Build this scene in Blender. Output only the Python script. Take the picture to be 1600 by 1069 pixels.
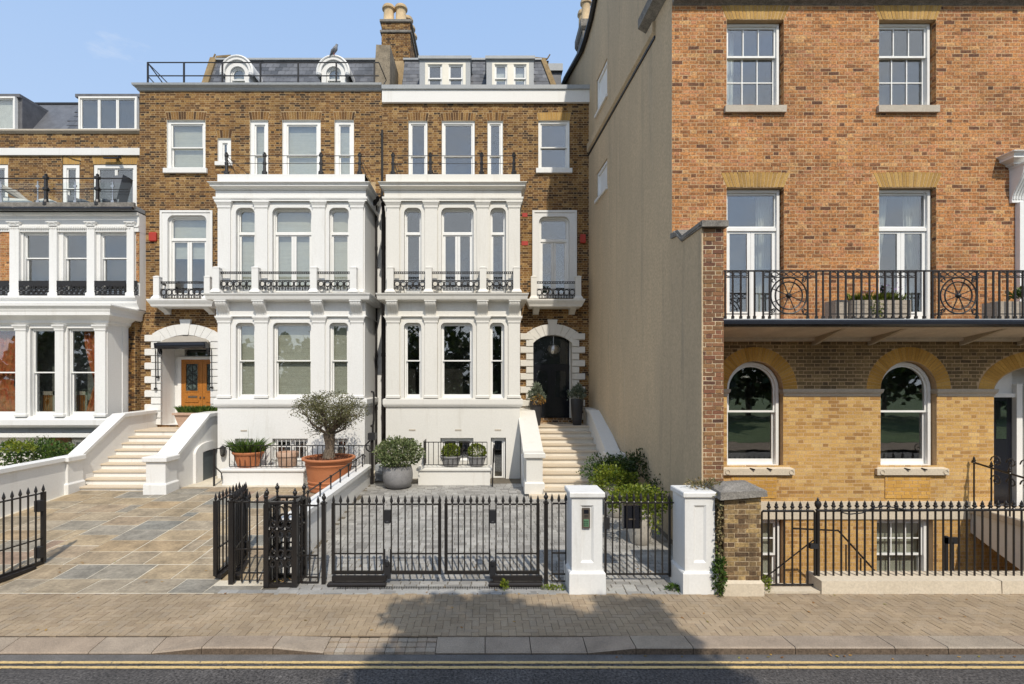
import bpy, math, random
from math import pi, sin, cos, tan, radians, sqrt, atan2
from mathutils import Vector, Matrix

for o in list(bpy.data.objects): bpy.data.objects.remove(o)
S = bpy.context.scene
C = S.collection

# ------------------------------------------------------------------ camera, sky, sun, exposure
F, CX, CY, CAMZ = 800.0, 760.0, 595.0, 3.39        # focal length in px of a 1600 px wide frame, principal point
cam = bpy.data.cameras.new('camera'); co = bpy.data.objects.new('camera', cam); C.objects.link(co)
cam.sensor_width = 36; cam.lens = F / 1600 * 36
cam.shift_x = (800 - CX) / 1600; cam.shift_y = (CY - 534.5) / 1600
cam.clip_end = 2000; cam.clip_start = .1
co.location = (0, 0, CAMZ); co.rotation_euler = (pi / 2, 0, 0)
S.camera = co
AZ, EL = radians(14.5), radians(49)
W = bpy.data.worlds.new('World'); S.world = W; W.use_nodes = True
wn = W.node_tree; wn.nodes.clear()
sky = wn.nodes.new('ShaderNodeTexSky'); sky.sky_type = 'NISHITA'; sky.sun_disc = False
sky.sun_elevation = EL; sky.sun_rotation = pi - AZ
sky.air_density = 1.0; sky.dust_density = 2.6; sky.ozone_density = 1.6; sky.altitude = 50
wc = wn.nodes.new('ShaderNodeTexCoord'); wm = wn.nodes.new('ShaderNodeMapping'); wm.inputs['Scale'].default_value = (1, 1, 2.6); wm.inputs['Location'].default_value = (3.1, 1.7, .4)
wno = wn.nodes.new('ShaderNodeTexNoise'); wno.inputs['Scale'].default_value = 2.3; wno.inputs['Detail'].default_value = 7; wno.inputs['Roughness'].default_value = .62
wsx = wn.nodes.new('ShaderNodeSeparateXYZ'); wad = wn.nodes.new('ShaderNodeMath'); wad.operation = 'MULTIPLY_ADD'; wad.inputs[1].default_value = -.17      # more cloud to the south, as the panes show
wr = wn.nodes.new('ShaderNodeValToRGB'); wr.color_ramp.elements[0].position = .55; wr.color_ramp.elements[1].position = .74
wr.color_ramp.elements[1].color = (.75, .75, .75, 1)
wx = wn.nodes.new('ShaderNodeMixRGB'); wx.inputs[2].default_value = (6.6, 6.75, 6.95, 1)
whz = wn.nodes.new('ShaderNodeMixRGB'); whz.inputs[0].default_value = .72; wz = wn.nodes.new('ShaderNodeMapRange'); wz.inputs[1].default_value = 0; wz.inputs[2].default_value = .62
whc = wn.nodes.new('ShaderNodeMixRGB'); whc.inputs[1].default_value = (5.3, 6.4, 7.9, 1); whc.inputs[2].default_value = (3.3, 5.0, 7.9, 1)      # thin summer haze over the clear sky
bg = wn.nodes.new('ShaderNodeBackground'); bg.inputs['Strength'].default_value = .138
wo = wn.nodes.new('ShaderNodeOutputWorld')
L = wn.links.new
L(wc.outputs['Generated'], wm.inputs[0]); L(wm.outputs[0], wno.inputs['Vector']); L(wc.outputs['Generated'], wsx.inputs[0]); L(wsx.outputs['Y'], wad.inputs[0]); L(wno.outputs[0], wad.inputs[2]); L(wad.outputs[0], wr.inputs[0])
L(wr.outputs[0], wx.inputs[0]); L(wsx.outputs['Z'], wz.inputs[0]); L(wz.outputs[0], whc.inputs[0]); L(whc.outputs[0], whz.inputs[2]); L(sky.outputs[0], whz.inputs[1]); L(whz.outputs[0], wx.inputs[1]); L(wx.outputs[0], bg.inputs[0]); L(bg.outputs[0], wo.inputs[0])
sl = bpy.data.lights.new('sun', 'SUN'); sl.energy = 3.9; sl.angle = radians(.55); sl.color = (1, .925, .80)
so = bpy.data.objects.new('sun', sl); C.objects.link(so); so.location = (8, -20, 30)
so.rotation_euler = Vector((-sin(AZ) * cos(EL), cos(AZ) * cos(EL), -sin(EL))).to_track_quat('-Z', 'Y').to_euler()
vs = S.view_settings; vs.view_transform = 'Standard'; vs.look = 'None'; vs.exposure = 0.0; vs.gamma = 1; vs.use_curve_mapping = False
S.cycles.use_denoising = True
S.cycles.max_bounces = 8; S.cycles.transparent_max_bounces = 16
S.cycles.caustics_reflective = False; S.cycles.caustics_refractive = False

R = random.Random(7)
def PX(px, Y): return (px - CX) * Y / F          # photo column -> metres at depth Y
def PZ(py, Y): return CAMZ - (py - CY) * Y / F   # photo row -> height at depth Y

# ------------------------------------------------------------------ materials
def mat(name, cols, rough=.7, grain=.12, gscale=40, dirt=.15, dscale=.8, bump=.0, bscale=60, metal=0, spec=.4, stretch=(1, 1, 1), dcol=None, trans=0, coat=0, patch=()):
    m = bpy.data.materials.new(name); m.use_nodes = True
    nt = m.node_tree; N = nt.nodes; K = nt.links.new
    p = N['Principled BSDF']; p.inputs['Roughness'].default_value = rough; p.inputs['Metallic'].default_value = metal
    p.inputs['Specular IOR Level'].default_value = spec
    if coat: p.inputs['Coat Weight'].default_value = coat
    g = N.new('ShaderNodeNewGeometry')
    if isinstance(cols[0], (int, float)): cols = [cols]
    if len(cols) > 1:
        at = N.new('ShaderNodeAttribute'); at.attribute_name = 'rnd'
        rp = N.new('ShaderNodeValToRGB'); e = rp.color_ramp.elements
        while len(e) < len(cols): e.new(.5)
        for i, c in enumerate(cols): e[i].position = i / (len(cols) - 1); e[i].color = (*c, 1)
        K(at.outputs['Fac'], rp.inputs[0]); col = rp.outputs[0]
    else:
        rg = N.new('ShaderNodeRGB'); rg.outputs[0].default_value = (*cols[0], 1); col = rg.outputs[0]
    def noise(sc, det=4, st=(1, 1, 1)):
        mp = N.new('ShaderNodeMapping'); mp.inputs['Scale'].default_value = st
        K(g.outputs['Position'], mp.inputs[0])
        n = N.new('ShaderNodeTexNoise'); n.inputs['Scale'].default_value = sc; n.inputs['Detail'].default_value = det; n.inputs['Roughness'].default_value = .65
        K(mp.outputs[0], n.inputs['Vector']); return n.outputs[0]
    def mul(c, n, amt, tint=None):
        r = N.new('ShaderNodeMapRange'); r.inputs[1].default_value = .3; r.inputs[2].default_value = .7
        r.inputs[3].default_value = 0 if tint else 1 - amt; r.inputs[4].default_value = amt if tint else 1 + amt * .7
        K(n, r.inputs[0])
        x = N.new('ShaderNodeMixRGB')
        if tint:
            x.blend_type = 'MIX'; K(r.outputs[0], x.inputs[0]); K(c, x.inputs[1]); x.inputs[2].default_value = (*tint, 1)
        else:
            x.blend_type = 'MULTIPLY'; x.inputs[0].default_value = 1; K(c, x.inputs[1]); K(r.outputs[0], x.inputs[2])
        return x.outputs[0]
    if grain: col = mul(col, noise(gscale, 3), grain)
    if dirt: col = mul(col, noise(dscale, 6, stretch), dirt, dcol)
    for tint, lo, hi, sc, amt, st in patch:      # wear with a shape of its own: blooms, soot, specks
        r = N.new('ShaderNodeMapRange'); r.inputs[1].default_value = lo; r.inputs[2].default_value = hi; r.inputs[3].default_value = 0; r.inputs[4].default_value = amt
        K(noise(sc, 8, st), r.inputs[0]); x = N.new('ShaderNodeMixRGB'); K(r.outputs[0], x.inputs[0]); K(col, x.inputs[1]); x.inputs[2].default_value = (*tint, 1); col = x.outputs[0]
    K(col, p.inputs['Base Color'])
    if bump:
        b = N.new('ShaderNodeBump'); b.inputs['Strength'].default_value = bump; b.inputs['Distance'].default_value = .01
        K(noise(bscale, 5, stretch), b.inputs['Height']); K(b.outputs[0], p.inputs['Normal'])
    if trans:
        tl = N.new('ShaderNodeBsdfTranslucent'); ms = N.new('ShaderNodeMixShader'); ms.inputs[0].default_value = trans
        K(col, tl.inputs[0]); K(p.outputs[0], ms.inputs[1]); K(tl.outputs[0], ms.inputs[2]); K(ms.outputs[0], N['Material Output'].inputs[0])
    return m

M = {}
M['stock'] = mat('stock_brick', [(.03, .018, .010), (.075, .038, .016), (.15, .07, .021), (.225, .112, .032), (.27, .15, .045), (.36, .22, .085)], .85, .6, 30, .34, .9, .5, 90, patch=[((.44, .33, .21), .62, .78, 3.0, .5, (1, 1, 1.6)), ((.05, .035, .022), .60, .80, .9, .45, (1, 1, 1))])
M['stock_mortar'] = mat('stock_mortar', (.44, .32, .18), .9, .35, 40, .4, 1.2)
M['orange'] = mat('orange_brick', [(.14, .060, .030), (.31, .130, .045), (.44, .185, .062), (.50, .23, .078), (.46, .195, .090), (.57, .315, .125)], .85, .6, 28, .36, .8, .5, 90, patch=[((.60, .47, .32), .64, .80, 2.6, .5, (1, 1, 1.6)), ((.17, .085, .045), .58, .80, .8, .5, (1, 1, 1))])
M['orange_mortar'] = mat('orange_mortar', (.56, .39, .225), .9, .25, 60, .2, 1.2)
M['gold'] = mat('gold_brick', [(.36, .19, .06), (.50, .285, .085), (.60, .365, .12), (.65, .43, .17)], .85, .4, 55, .16, .8, .4, 90)
M['gold_mortar'] = mat('gold_mortar', (.62, .44, .25), .9, .2, 60, .15, 1.2)
M['rubbed'] = mat('rubbed_brick', [(.36, .21, .06), (.46, .27, .075), (.52, .33, .11)], .85, .3, 50, .2, 1.5, .3, 90)
M['arch_brick'] = mat('arch_brick', [(.47, .25, .05), (.57, .31, .065), (.62, .36, .09)], .85, .25, 50, .2, 1.5, .3, 90)
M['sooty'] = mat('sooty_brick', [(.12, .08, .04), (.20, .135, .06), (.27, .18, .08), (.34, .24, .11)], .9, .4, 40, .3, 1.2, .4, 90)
M['pier_mortar'] = mat('pier_mortar', (.50, .39, .25), .9, .35, 40, .4, 2)
M['redbrick'] = mat('red_brick', [(.09, .045, .03), (.24, .10, .055), (.30, .165, .07), (.17, .085, .045), (.34, .16, .085)], .85, .35, 55, .2, 1.5, .5, 90)
M['pale_mortar'] = mat('pale_mortar', (.62, .50, .34), .9, .25, 60, .2, 1.5)
M['pier'] = mat('weathered_brick', [(.075, .048, .03), (.14, .085, .042), (.22, .145, .07), (.38, .26, .11), (.18, .12, .07)], .9, .45, 30, .35, 4, .6, 70)
M['white'] = mat('white_stucco', (.745, .74, .72), .5, .05, 25, .10, 1.1, .08, 14, dcol=(.60, .585, .54), stretch=(1, 1, .35), patch=[((.50, .47, .41), .57, .78, 2.2, .5, (1.6, 1.6, .16)), ((.42, .40, .36), .66, .80, 9, .30, (1, 1, .5))])
M['cream'] = mat('cream_stucco', (.71, .69, .64), .5, .05, 25, .10, 1.1, .08, 14, dcol=(.55, .52, .45), stretch=(1, 1, .35), patch=[((.48, .44, .37), .57, .78, 2.2, .5, (1.6, 1.6, .16)), ((.40, .37, .33), .66, .80, 9, .30, (1, 1, .5))])
M['joinery'] = mat('white_joinery', (.80, .795, .77), .35, .03, 20, .05, 3)
M['render'] = mat('grey_render', (.60, .455, .285), .9, .22, 20, .7, .7, .35, 22, stretch=(1, 1, .22), dcol=(.37, .295, .20), patch=[((.22, .19, .145), .56, .74, 1.3, .55, (2.2, 2.2, .12)), ((.66, .58, .44), .62, .74, 3.5, .4, (3, 3, .10))])
M['slate'] = mat('roof_slate', [(.055, .06, .07), (.10, .105, .12), (.15, .155, .17), (.085, .09, .105)], .5, .25, 40, .25, 3, .3, 60)
M['lead'] = mat('lead_sheet', (.30, .32, .34), .5, .15, 20, .3, 2, .1, 20, dcol=(.5, .5, .48))
M['stone'] = mat('pale_stone', (.50, .44, .36), .85, .2, 40, .35, 3, .3, 50, dcol=(.30, .26, .2))
M['greystone'] = mat('grey_stone', [(.20, .185, .165), (.26, .24, .21)], .9, .45, 45, .4, 6, .5, 50)
M['tile'] = mat('verge_tile', (.24, .17, .085), .9, .3, 30, .4, 4, .4, 40)
M['iron'] = mat('black_iron', (.013, .012, .012), .38, .3, 60, .3, 5, .15, 90, spec=.5, dcol=(.035, .025, .018))
M['blackpaint'] = mat('black_paint', (.01, .011, .016), .22, .1, 30, 0, spec=.5)
M['pipe'] = mat('pipe_iron', (.018, .015, .014), .45, .2, 40, .2, 3)
M['wood'] = mat('oiled_wood', (.43, .17, .03), .35, .25, 30, .4, 6, .05, 40, stretch=(6, 6, .5), dcol=(.25, .08, .015))
M['greywood'] = mat('weathered_wood', (.46, .40, .33), .8, .25, 30, .4, 6, .2, 40, stretch=(.5, 6, 6), dcol=(.16, .13, .1))
M['dark'] = mat('unlit_room', (.045, .042, .038), .9, .2, 3, .5, 1.5)  # near-black colour stands in for the shade of unlit rooms behind the glass
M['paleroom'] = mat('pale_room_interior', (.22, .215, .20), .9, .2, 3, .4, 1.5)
M['blind'] = mat('cloth_blind', (.62, .60, .50), .9, .06, 8, .12, 4, stretch=(.4, 1, 6))
M['curtainw'] = mat('pale_curtain', (.75, .75, .70), .9, .05, 8, .1, 4)
M['curtain'] = mat('red_curtain', [(.42, .05, .02), (.58, .10, .035), (.50, .15, .05)], .9, .5, 9, .5, 7, dcol=(.62, .34, .13))
M['flag'] = mat('sandstone_flag', [(.20, .20, .18), (.27, .235, .18), (.335, .26, .165), (.38, .29, .18), (.315, .26, .185), (.365, .26, .145), (.25, .235, .20), (.33, .275, .20), (.36, .28, .185), (.27, .18, .13)], .75, .25, 18, .4, 2.5, .25, 25)
M['pointing'] = mat('pale_pointing', (.60, .54, .43), .9, .15, 40, .2, 2)
M['sett'] = mat('grey_sett', [(.23, .22, .205), (.31, .30, .28), (.37, .355, .33), (.28, .27, .25), (.41, .40, .37)], .8, .25, 50, .2, 1.5, .3, 60)
M['joint'] = mat('dark_joint', (.14, .12, .09), .95, .3, 40, .3, 2)
M['paver'] = mat('clay_paver', [(.295, .22, .143), (.33, .25, .16), (.355, .27, .178), (.32, .25, .172)], .85, .25, 70, .22, 1.1, .3, 80)
M['pjoint'] = mat('paver_joint', (.20, .15, .105), .95, .3, 40, .2, 2)
M['kerb'] = mat('granite_kerb', [(.33, .255, .185), (.30, .245, .19), (.355, .28, .20), (.33, .285, .23)], .8, .35, 90, .25, 2, .3, 80)
M['kerbface'] = mat('dirty_kerb_face', (.15, .11, .078), .9, .5, 40, .5, 4, .4, 60, dcol=(.08, .055, .035))
M['asphalt'] = mat('asphalt', (.088, .08, .075), .85, .9, 34, .35, 1.3, .9, 60, patch=[((.34, .32, .29), .64, .70, 26, .75, (1, 1, 1)), ((.05, .045, .042), .52, .75, .9, .5, (.25, 1, 1))])
M['yellow'] = mat('yellow_paint', (.62, .44, .19), .7, .3, 60, .35, 9, dcol=(.36, .27, .14), patch=[((.12, .105, .09), .57, .66, 22, .8, (1, 1, 1))])
M['lime'] = mat('limestone_step', (.62, .53, .41), .7, .1, 30, .2, 2, .15, 30, dcol=(.45, .34, .22))
M['limeriser'] = mat('cream_riser', (.70, .66, .58), .7, .05, 30, .1, 2)
M['plinth'] = mat('plinth_stone', (.62, .54, .42), .85, .15, 30, .35, 3, .3, 30, dcol=(.42, .35, .25))
M['terra'] = mat('terracotta', (.42, .145, .055), .75, .1, 30, .25, 2.5, .15, 30, dcol=(.5, .24, .13))
M['oldterra'] = mat('old_terracotta', (.44, .27, .18), .85, .2, 30, .5, 4, .2, 30, dcol=(.56, .46, .38))
M['pot'] = mat('buff_chimney_pot', (.60, .45, .27), .8, .15, 30, .3, 3, .2, 30)
M['concrete'] = mat('grey_pot', (.23, .225, .225), .7, .12, 40, .3, 2.5, .1, 40)
M['paleconc'] = mat('pale_pot', (.52, .48, .42), .7, .1, 40, .25, 2.5, .1, 40)
M['darkpot'] = mat('charcoal_pot', (.035, .035, .038), .4, .1, 40, .2, 3)
M['soil'] = mat('bark_mulch', [(.06, .025, .014), (.16, .06, .03), (.10, .045, .025)], .95, .4, 40, .3, 9, .8, 40)
M['bark'] = mat('bark', (.17, .135, .10), .9, .6, 14, .6, 7, 1.0, 12, stretch=(3, 3, .8), dcol=(.08, .06, .04))
M['olive'] = mat('olive_leaf', [(.05, .055, .018), (.10, .10, .035), (.15, .145, .06), (.21, .20, .10)], .55, .1, 20, 0, trans=.2)
M['leaf'] = mat('green_leaf', [(.018, .045, .008), (.04, .085, .012), (.075, .13, .02), (.13, .19, .03)], .45, .1, 20, 0, trans=.25)
M['lime_leaf'] = mat('bright_leaf', [(.05, .09, .010), (.11, .16, .014), (.19, .23, .022), (.30, .30, .03)], .5, .1, 20, 0, trans=.25)
M['dark_leaf'] = mat('dark_leaf', [(.010, .024, .006), (.022, .045, .010), (.045, .075, .015), (.10, .13, .02)], .4, .1, 20, 0, trans=.2)
M['grey_leaf'] = mat('variegated_leaf', [(.05, .08, .02), (.10, .14, .045), (.18, .21, .09), (.34, .34, .20)], .5, .1, 20, 0, trans=.2)
M['silver_leaf'] = mat('silver_leaf', [(.08, .11, .07), (.16, .19, .13), (.28, .31, .24)], .6, .1, 20, 0, trans=.15)
M['dry_leaf'] = mat('dry_leaf', [(.25, .10, .02), (.40, .20, .05), (.50, .30, .08), (.16, .09, .03), (.3, .3, .06)], .8, .1, 20, 0, trans=.2)
M['drab_leaf'] = mat('drab_leaf', [(.16, .11, .05), (.28, .21, .11), (.12, .13, .045), (.34, .28, .16)], .8, .1, 20, 0, trans=.2)
M['flower'] = mat('mauve_flower', [(.30, .18, .38), (.42, .28, .48)], .7, 0, 20, 0)
M['grass'] = mat('park_grass', (.05, .09, .02), .9, .4, 20, .3, .4)
M['red'] = mat('red_alarm_box', (.42, .045, .03), .4, .05, 20, .1, 4)
M['steel'] = mat('stainless', (.55, .55, .55), .3, 0, 20, 0, metal=1)
M['bronze'] = mat('bronze_panel', (.17, .14, .11), .4, .1, 40, .1, 5, metal=.5)
M['green'] = mat('green_label', (.12, .26, .14), .5, .1, 40, 0)
M['cushion'] = mat('white_cushion', (.74, .73, .70), .9, .05, 20, .1, 3)
M['greycloth'] = mat('grey_cloth', (.16, .17, .19), .9, .1, 20, .1, 3)
M['canopy'] = mat('awning_cloth', (.32, .295, .26), .9, .08, 20, .1, 3)
M['bird'] = mat('grey_plumage', [(.16, .17, .19), (.27, .28, .30)], .8, .15, 30, .3, 12)
M['darklead'] = mat('dark_lead', (.13, .13, .14), .55, .15, 20, .3, 2, .1, 20)
M['rubber'] = mat('dark_metal', (.02, .02, .022), .5, .1, 30, 0)

def glassmat(name, tint, refl, base):
    m = bpy.data.materials.new(name); m.use_nodes = True; nt = m.node_tree; N = nt.nodes; K = nt.links.new
    N.remove(N['Principled BSDF'])
    t = N.new('ShaderNodeBsdfTransparent'); t.inputs[0].default_value = (*tint, 1)
    gl = N.new('ShaderNodeBsdfGlossy'); gl.inputs['Roughness'].default_value = .015
    lw = N.new('ShaderNodeLayerWeight'); lw.inputs[0].default_value = .5
    fr = N.new('ShaderNodeMath'); fr.operation = 'POWER'; fr.inputs[1].default_value = 4.0
    ma = N.new('ShaderNodeMath'); ma.operation = 'MULTIPLY_ADD'; ma.inputs[1].default_value = refl; ma.inputs[2].default_value = base; ma.use_clamp = True
    # old glass is never flat: a slow ripple in the normal
    g = N.new('ShaderNodeNewGeometry'); no = N.new('ShaderNodeTexNoise'); no.inputs['Scale'].default_value = 1.6; no.inputs['Detail'].default_value = 2
    b = N.new('ShaderNodeBump'); b.inputs['Strength'].default_value = .05; b.inputs['Distance'].default_value = .03
    K(g.outputs['Position'], no.inputs['Vector']); K(no.outputs[0], b.inputs['Height']); K(b.outputs[0], gl.inputs['Normal'])
    mx = N.new('ShaderNodeMixShader')
    K(lw.outputs['Facing'], fr.inputs[0]); K(fr.outputs[0], ma.inputs[0]); K(ma.outputs[0], mx.inputs[0]); K(t.outputs[0], mx.inputs[1]); K(gl.outputs[0], mx.inputs[2])
    K(mx.outputs[0], N['Material Output'].inputs[0]); return m
M['glass'] = glassmat('window_glass', (.95, .97, .96), .9, .19)
M['clear'] = glassmat('balustrade_glass', (.96, .98, .97), .8, .03)

# ------------------------------------------------------------------ mesh builder
class MB:
    def __init__(s): s.v = []; s.f = []; s.m = []; s.r = []
    def face(s, pts, m=0, r=.5):
        b = len(s.v); s.v += [tuple(p) for p in pts]; s.f.append(tuple(range(b, b + len(pts)))); s.m.append(m); s.r.append(r)
    def box(s, x0, x1, y0, y1, z0, z1, m=0, r=.5, skip=''):
        b = len(s.v)
        s.v += [(x0, y0, z0), (x1, y0, z0), (x1, y1, z0), (x0, y1, z0), (x0, y0, z1), (x1, y0, z1), (x1, y1, z1), (x0, y1, z1)]
        for k, q in (('f', (0, 1, 5, 4)), ('b', (2, 3, 7, 6)), ('l', (3, 0, 4, 7)), ('r', (1, 2, 6, 5)), ('t', (4, 5, 6, 7)), ('d', (3, 2, 1, 0))):
            if k not in skip: s.f.append(tuple(b + i for i in q)); s.m.append(m); s.r.append(r)
    def hexa(s, p, m=0, r=.5, skip=''):           # eight corners in the order of box()
        b = len(s.v); s.v += [tuple(q) for q in p]
        for k, q in (('f', (0, 1, 5, 4)), ('b', (2, 3, 7, 6)), ('l', (3, 0, 4, 7)), ('r', (1, 2, 6, 5)), ('t', (4, 5, 6, 7)), ('d', (3, 2, 1, 0))):
            if k not in skip: s.f.append(tuple(b + i for i in q)); s.m.append(m); s.r.append(r)
    def ext(s, poly, fn, a, b_, m=0, r=.5):       # poly of (u,w); fn(u,w,d)
        n = len(poly); k = len(s.v)
        s.v += [fn(u, w, a) for u, w in poly] + [fn(u, w, b_) for u, w in poly]
        s.f.append(tuple(range(k, k + n))); s.f.append(tuple(range(k + 2 * n - 1, k + n - 1, -1)))
        for i in range(n):
            j = (i + 1) % n; s.f.append((k + i, k + n + i, k + n + j, k + j))
        s.m += [m] * (n + 2); s.r += [r] * (n + 2)
    def xz(s, poly, y0, y1, m=0, r=.5): s.ext(poly, lambda u, w, d: (u, d, w), y0, y1, m, r)
    def yz(s, poly, x0, x1, m=0, r=.5): s.ext(poly, lambda u, w, d: (d, u, w), x0, x1, m, r)
    def xy(s, poly, z0, z1, m=0, r=.5): s.ext(poly, lambda u, w, d: (u, w, d), z0, z1, m, r)
    def band(s, x0, x1, yf, yb, prof, m=0, r=.5, cap=True, left=1, right=1):   # moulding round the front and two sides; prof of (projection, z), bottom up
        k = len(s.v)
        for p, z in prof:
            xl = x0 - p * left; xr = x1 + p * right
            s.v += [(xl, yb, z), (xl, yf - p, z), (xr, yf - p, z), (xr, yb, z)]
        for i in range(len(prof) - 1):
            for j in range(3):
                a = k + i * 4 + j; s.f.append((a, a + 1, a + 5, a + 4)); s.m.append(m); s.r.append(r)
        if cap:
            e = k + (len(prof) - 1) * 4
            s.f.append((e, e + 1, e + 2, e + 3)); s.f.append((k + 3, k + 2, k + 1, k)); s.m += [m, m]; s.r += [r, r]
    def tube(s, pts, rad, n=6, m=0, r=.5, closed=False):
        pts = [Vector(p) for p in pts]; k = len(s.v); N = len(pts)
        rads = rad if isinstance(rad, (list, tuple)) else [rad] * N
        up = None
        for i, p in enumerate(pts):
            if closed: t = (pts[(i + 1) % N] - pts[i - 1]).normalized()
            else: t = (pts[min(i + 1, N - 1)] - pts[max(i - 1, 0)]).normalized()
            if up is None: up = Vector((0, 0, 1)) if abs(t.z) < .9 else Vector((0, 1, 0))
            a = t.cross(up)
            if a.length < 1e-4: a = t.cross(Vector((1, .3, 0)))
            a.normalize(); b = a.cross(t).normalized(); up = b
            for j in range(n):
                q = 2 * pi * (j + .5) / n
                s.v.append(tuple(p + (a * cos(q) + b * sin(q)) * rads[i]))
        for i in range(N if closed else N - 1):
            for j in range(n):
                a0 = k + i * n; b0 = k + ((i + 1) % N) * n; j2 = (j + 1) % n
                s.f.append((a0 + j, a0 + j2, b0 + j2, b0 + j)); s.m.append(m); s.r.append(r)
        if not closed:
            s.f.append(tuple(k + j for j in range(n))[::-1]); s.f.append(tuple(k + (N - 1) * n + j for j in range(n))); s.m += [m, m]; s.r += [r, r]
    def lathe(s, cx, cy, prof, n=20, m=0, r=.5, sx=1, sy=1, cap=True):
        k = len(s.v)
        for rr, z in prof:
            for j in range(n):
                q = 2 * pi * j / n; s.v.append((cx + rr * cos(q) * sx, cy + rr * sin(q) * sy, z))
        for i in range(len(prof) - 1):
            for j in range(n):
                a = k + i * n; j2 = (j + 1) % n
                s.f.append((a + j, a + j2, a + n + j2, a + n + j)); s.m.append(m); s.r.append(r)
        if cap:
            s.f.append(tuple(k + j for j in range(n))[::-1]); s.f.append(tuple(k + (len(prof) - 1) * n + j for j in range(n))); s.m += [m, m]; s.r += [r, r]
    def leaf(s, p, d, w, l, rr, m=0, nrm=None):
        d = Vector(d).normalized(); a = d.cross(nrm if nrm is not None else Vector((R.gauss(0, 1), R.gauss(0, 1), R.gauss(0, 1))))
        if a.length < 1e-3: a = d.cross(Vector((.3, .2, 1)))
        a.normalize(); p = Vector(p); q = p + d * l
        s.face((p, p + d * l * .45 + a * w * .5, q, p + d * l * .45 - a * w * .5), m, rr)
    def ball(s, c, rad, n, size, shell=.55, asp=.5, bias=.25, lo=-1, lump=.25, seed=0):   # leaves through an uneven crown
        rg = random.Random(seed); ph = [rg.uniform(0, 6) for _ in range(6)]
        i = 0
        while i < n:
            v = Vector((rg.gauss(0, 1), rg.gauss(0, 1), rg.gauss(0, 1))).normalized()
            if v.z < lo: continue
            i += 1
            t = atan2(v.y, v.x)
            k = 1 + lump * (sin(3 * t + ph[0] + 2 * v.z) * .5 + sin(5 * t + ph[1]) * .3 + sin(4 * v.z * 2 + ph[2] + t) * .4)
            u = (shell + (1 - shell) * rg.random() ** .6) * k
            p = Vector((c[0] + v.x * rad[0] * u, c[1] + v.y * rad[1] * u, c[2] + v.z * rad[2] * u))
            d = Vector((v.x + rg.gauss(0, .6), v.y + rg.gauss(0, .6), v.z + bias + rg.gauss(0, .6)))
            l = size * rg.uniform(.6, 1.3)
            nr = Vector((rg.gauss(0, 1), rg.gauss(0, 1), rg.gauss(0, 1)))
            s.leaf(p, d, l * asp, l, min(1, max(0, rg.gauss(.5, .24))), 0, nr)
    def mesh(s, name, mats, smooth=False):
        me = bpy.data.meshes.new(name); me.from_pydata(s.v, [], s.f)
        for m in (mats if isinstance(mats, (list, tuple)) else [mats]): me.materials.append(M[m] if isinstance(m, str) else m)
        if any(s.m): me.polygons.foreach_set('material_index', s.m)
        at = me.attributes.new('rnd', 'FLOAT', 'FACE'); at.data.foreach_set('value', s.r)
        if smooth:
            me.polygons.foreach_set('use_smooth', [True] * len(s.f)); me.set_sharp_from_angle(angle=radians(38))
        me.update(); return me
    def build(s, name, mats, parent=None, smooth=False, local=False, kind=None, label=None):
        o = bpy.data.objects.new(name, s.mesh(name, mats, smooth)); C.objects.link(o)
        if parent is not None:
            o.parent = parent
            if not local and parent.type == 'EMPTY': o.location = -parent.location
        if kind: o['kind'] = kind
        if label: o['label'] = label
        return o

def thing(name, label, cat, loc=(0, 0, 0), group=None, rot=0):
    o = bpy.data.objects.new(name, None); C.objects.link(o); o.location = loc; o.rotation_euler = (0, 0, rot); o.empty_display_size = .3
    o['label'] = label; o['category'] = cat
    if group: o['group'] = group
    return o
def tag(o, label, cat, group=None):
    o['label'] = label; o['category'] = cat
    if group: o['group'] = group
    return o
def inst(name, me, parent, loc, rot=(0, 0, 0), label=None):      # another object on shared mesh data, in world coordinates
    o = bpy.data.objects.new(name, me); C.objects.link(o); o.parent = parent
    off = parent.location if parent is not None and parent.type == 'EMPTY' else Vector((0, 0, 0))
    o.location = Vector(loc) - off; o.rotation_euler = rot
    if label: o['label'] = label
    return o
def copy_tree(o, parent=None):
    c = o.copy(); C.objects.link(c)
    if parent is not None: c.parent = parent
    for ch in list(o.children): copy_tree(ch, c)
    return c
def structure(o): o['kind'] = 'structure'; return o

# ------------------------------------------------------------------ walls with openings
def curve(x0, x1, z1, top, n=14):      # top edge of an opening, left to right; top = None | ('round', r) | ('arch', rise)
    if not top: return [(x0, z1), (x1, z1)]
    if top[0] == 'round':
        r = max(.005, min(top[1], (x1 - x0) / 2)); k = n // 2
        return [(x0 + r - r * cos(pi / 2 * i / k), z1 - r + r * sin(pi / 2 * i / k)) for i in range(k + 1)] + [(x1 - r + r * sin(pi / 2 * i / k), z1 - r + r * cos(pi / 2 * i / k)) for i in range(k + 1)]
    rise = top[1]; c = (x0 + x1) / 2; h = (x1 - x0) / 2
    return [(c - h * cos(pi * i / n), z1 - rise + rise * sin(pi * i / n)) for i in range(n + 1)]
def outline(x0, x1, z0, z1, top, n=14): return [(x0, z0), (x1, z0)] + curve(x0, x1, z1, top, n)[::-1]
def inset_top(top, w):
    if not top: return None
    return (top[0], max(.004, top[1] - w))
class Op:
    def __init__(s, x0, x1, z0, z1, top=None): s.x0, s.x1, s.z0, s.z1, s.top = x0, x1, z0, z1, top
    def iv(s, z):
        if not (s.z0 < z < s.z1): return None
        if s.top and s.top[0] == 'arch':
            zs = s.z1 - s.top[1]
            if z > zs:
                h = (s.x1 - s.x0) / 2 * sqrt(max(0, 1 - ((z - zs) / s.top[1]) ** 2)); c = (s.x0 + s.x1) / 2
                return (c - h, c + h)
        return (s.x0, s.x1)
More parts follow.
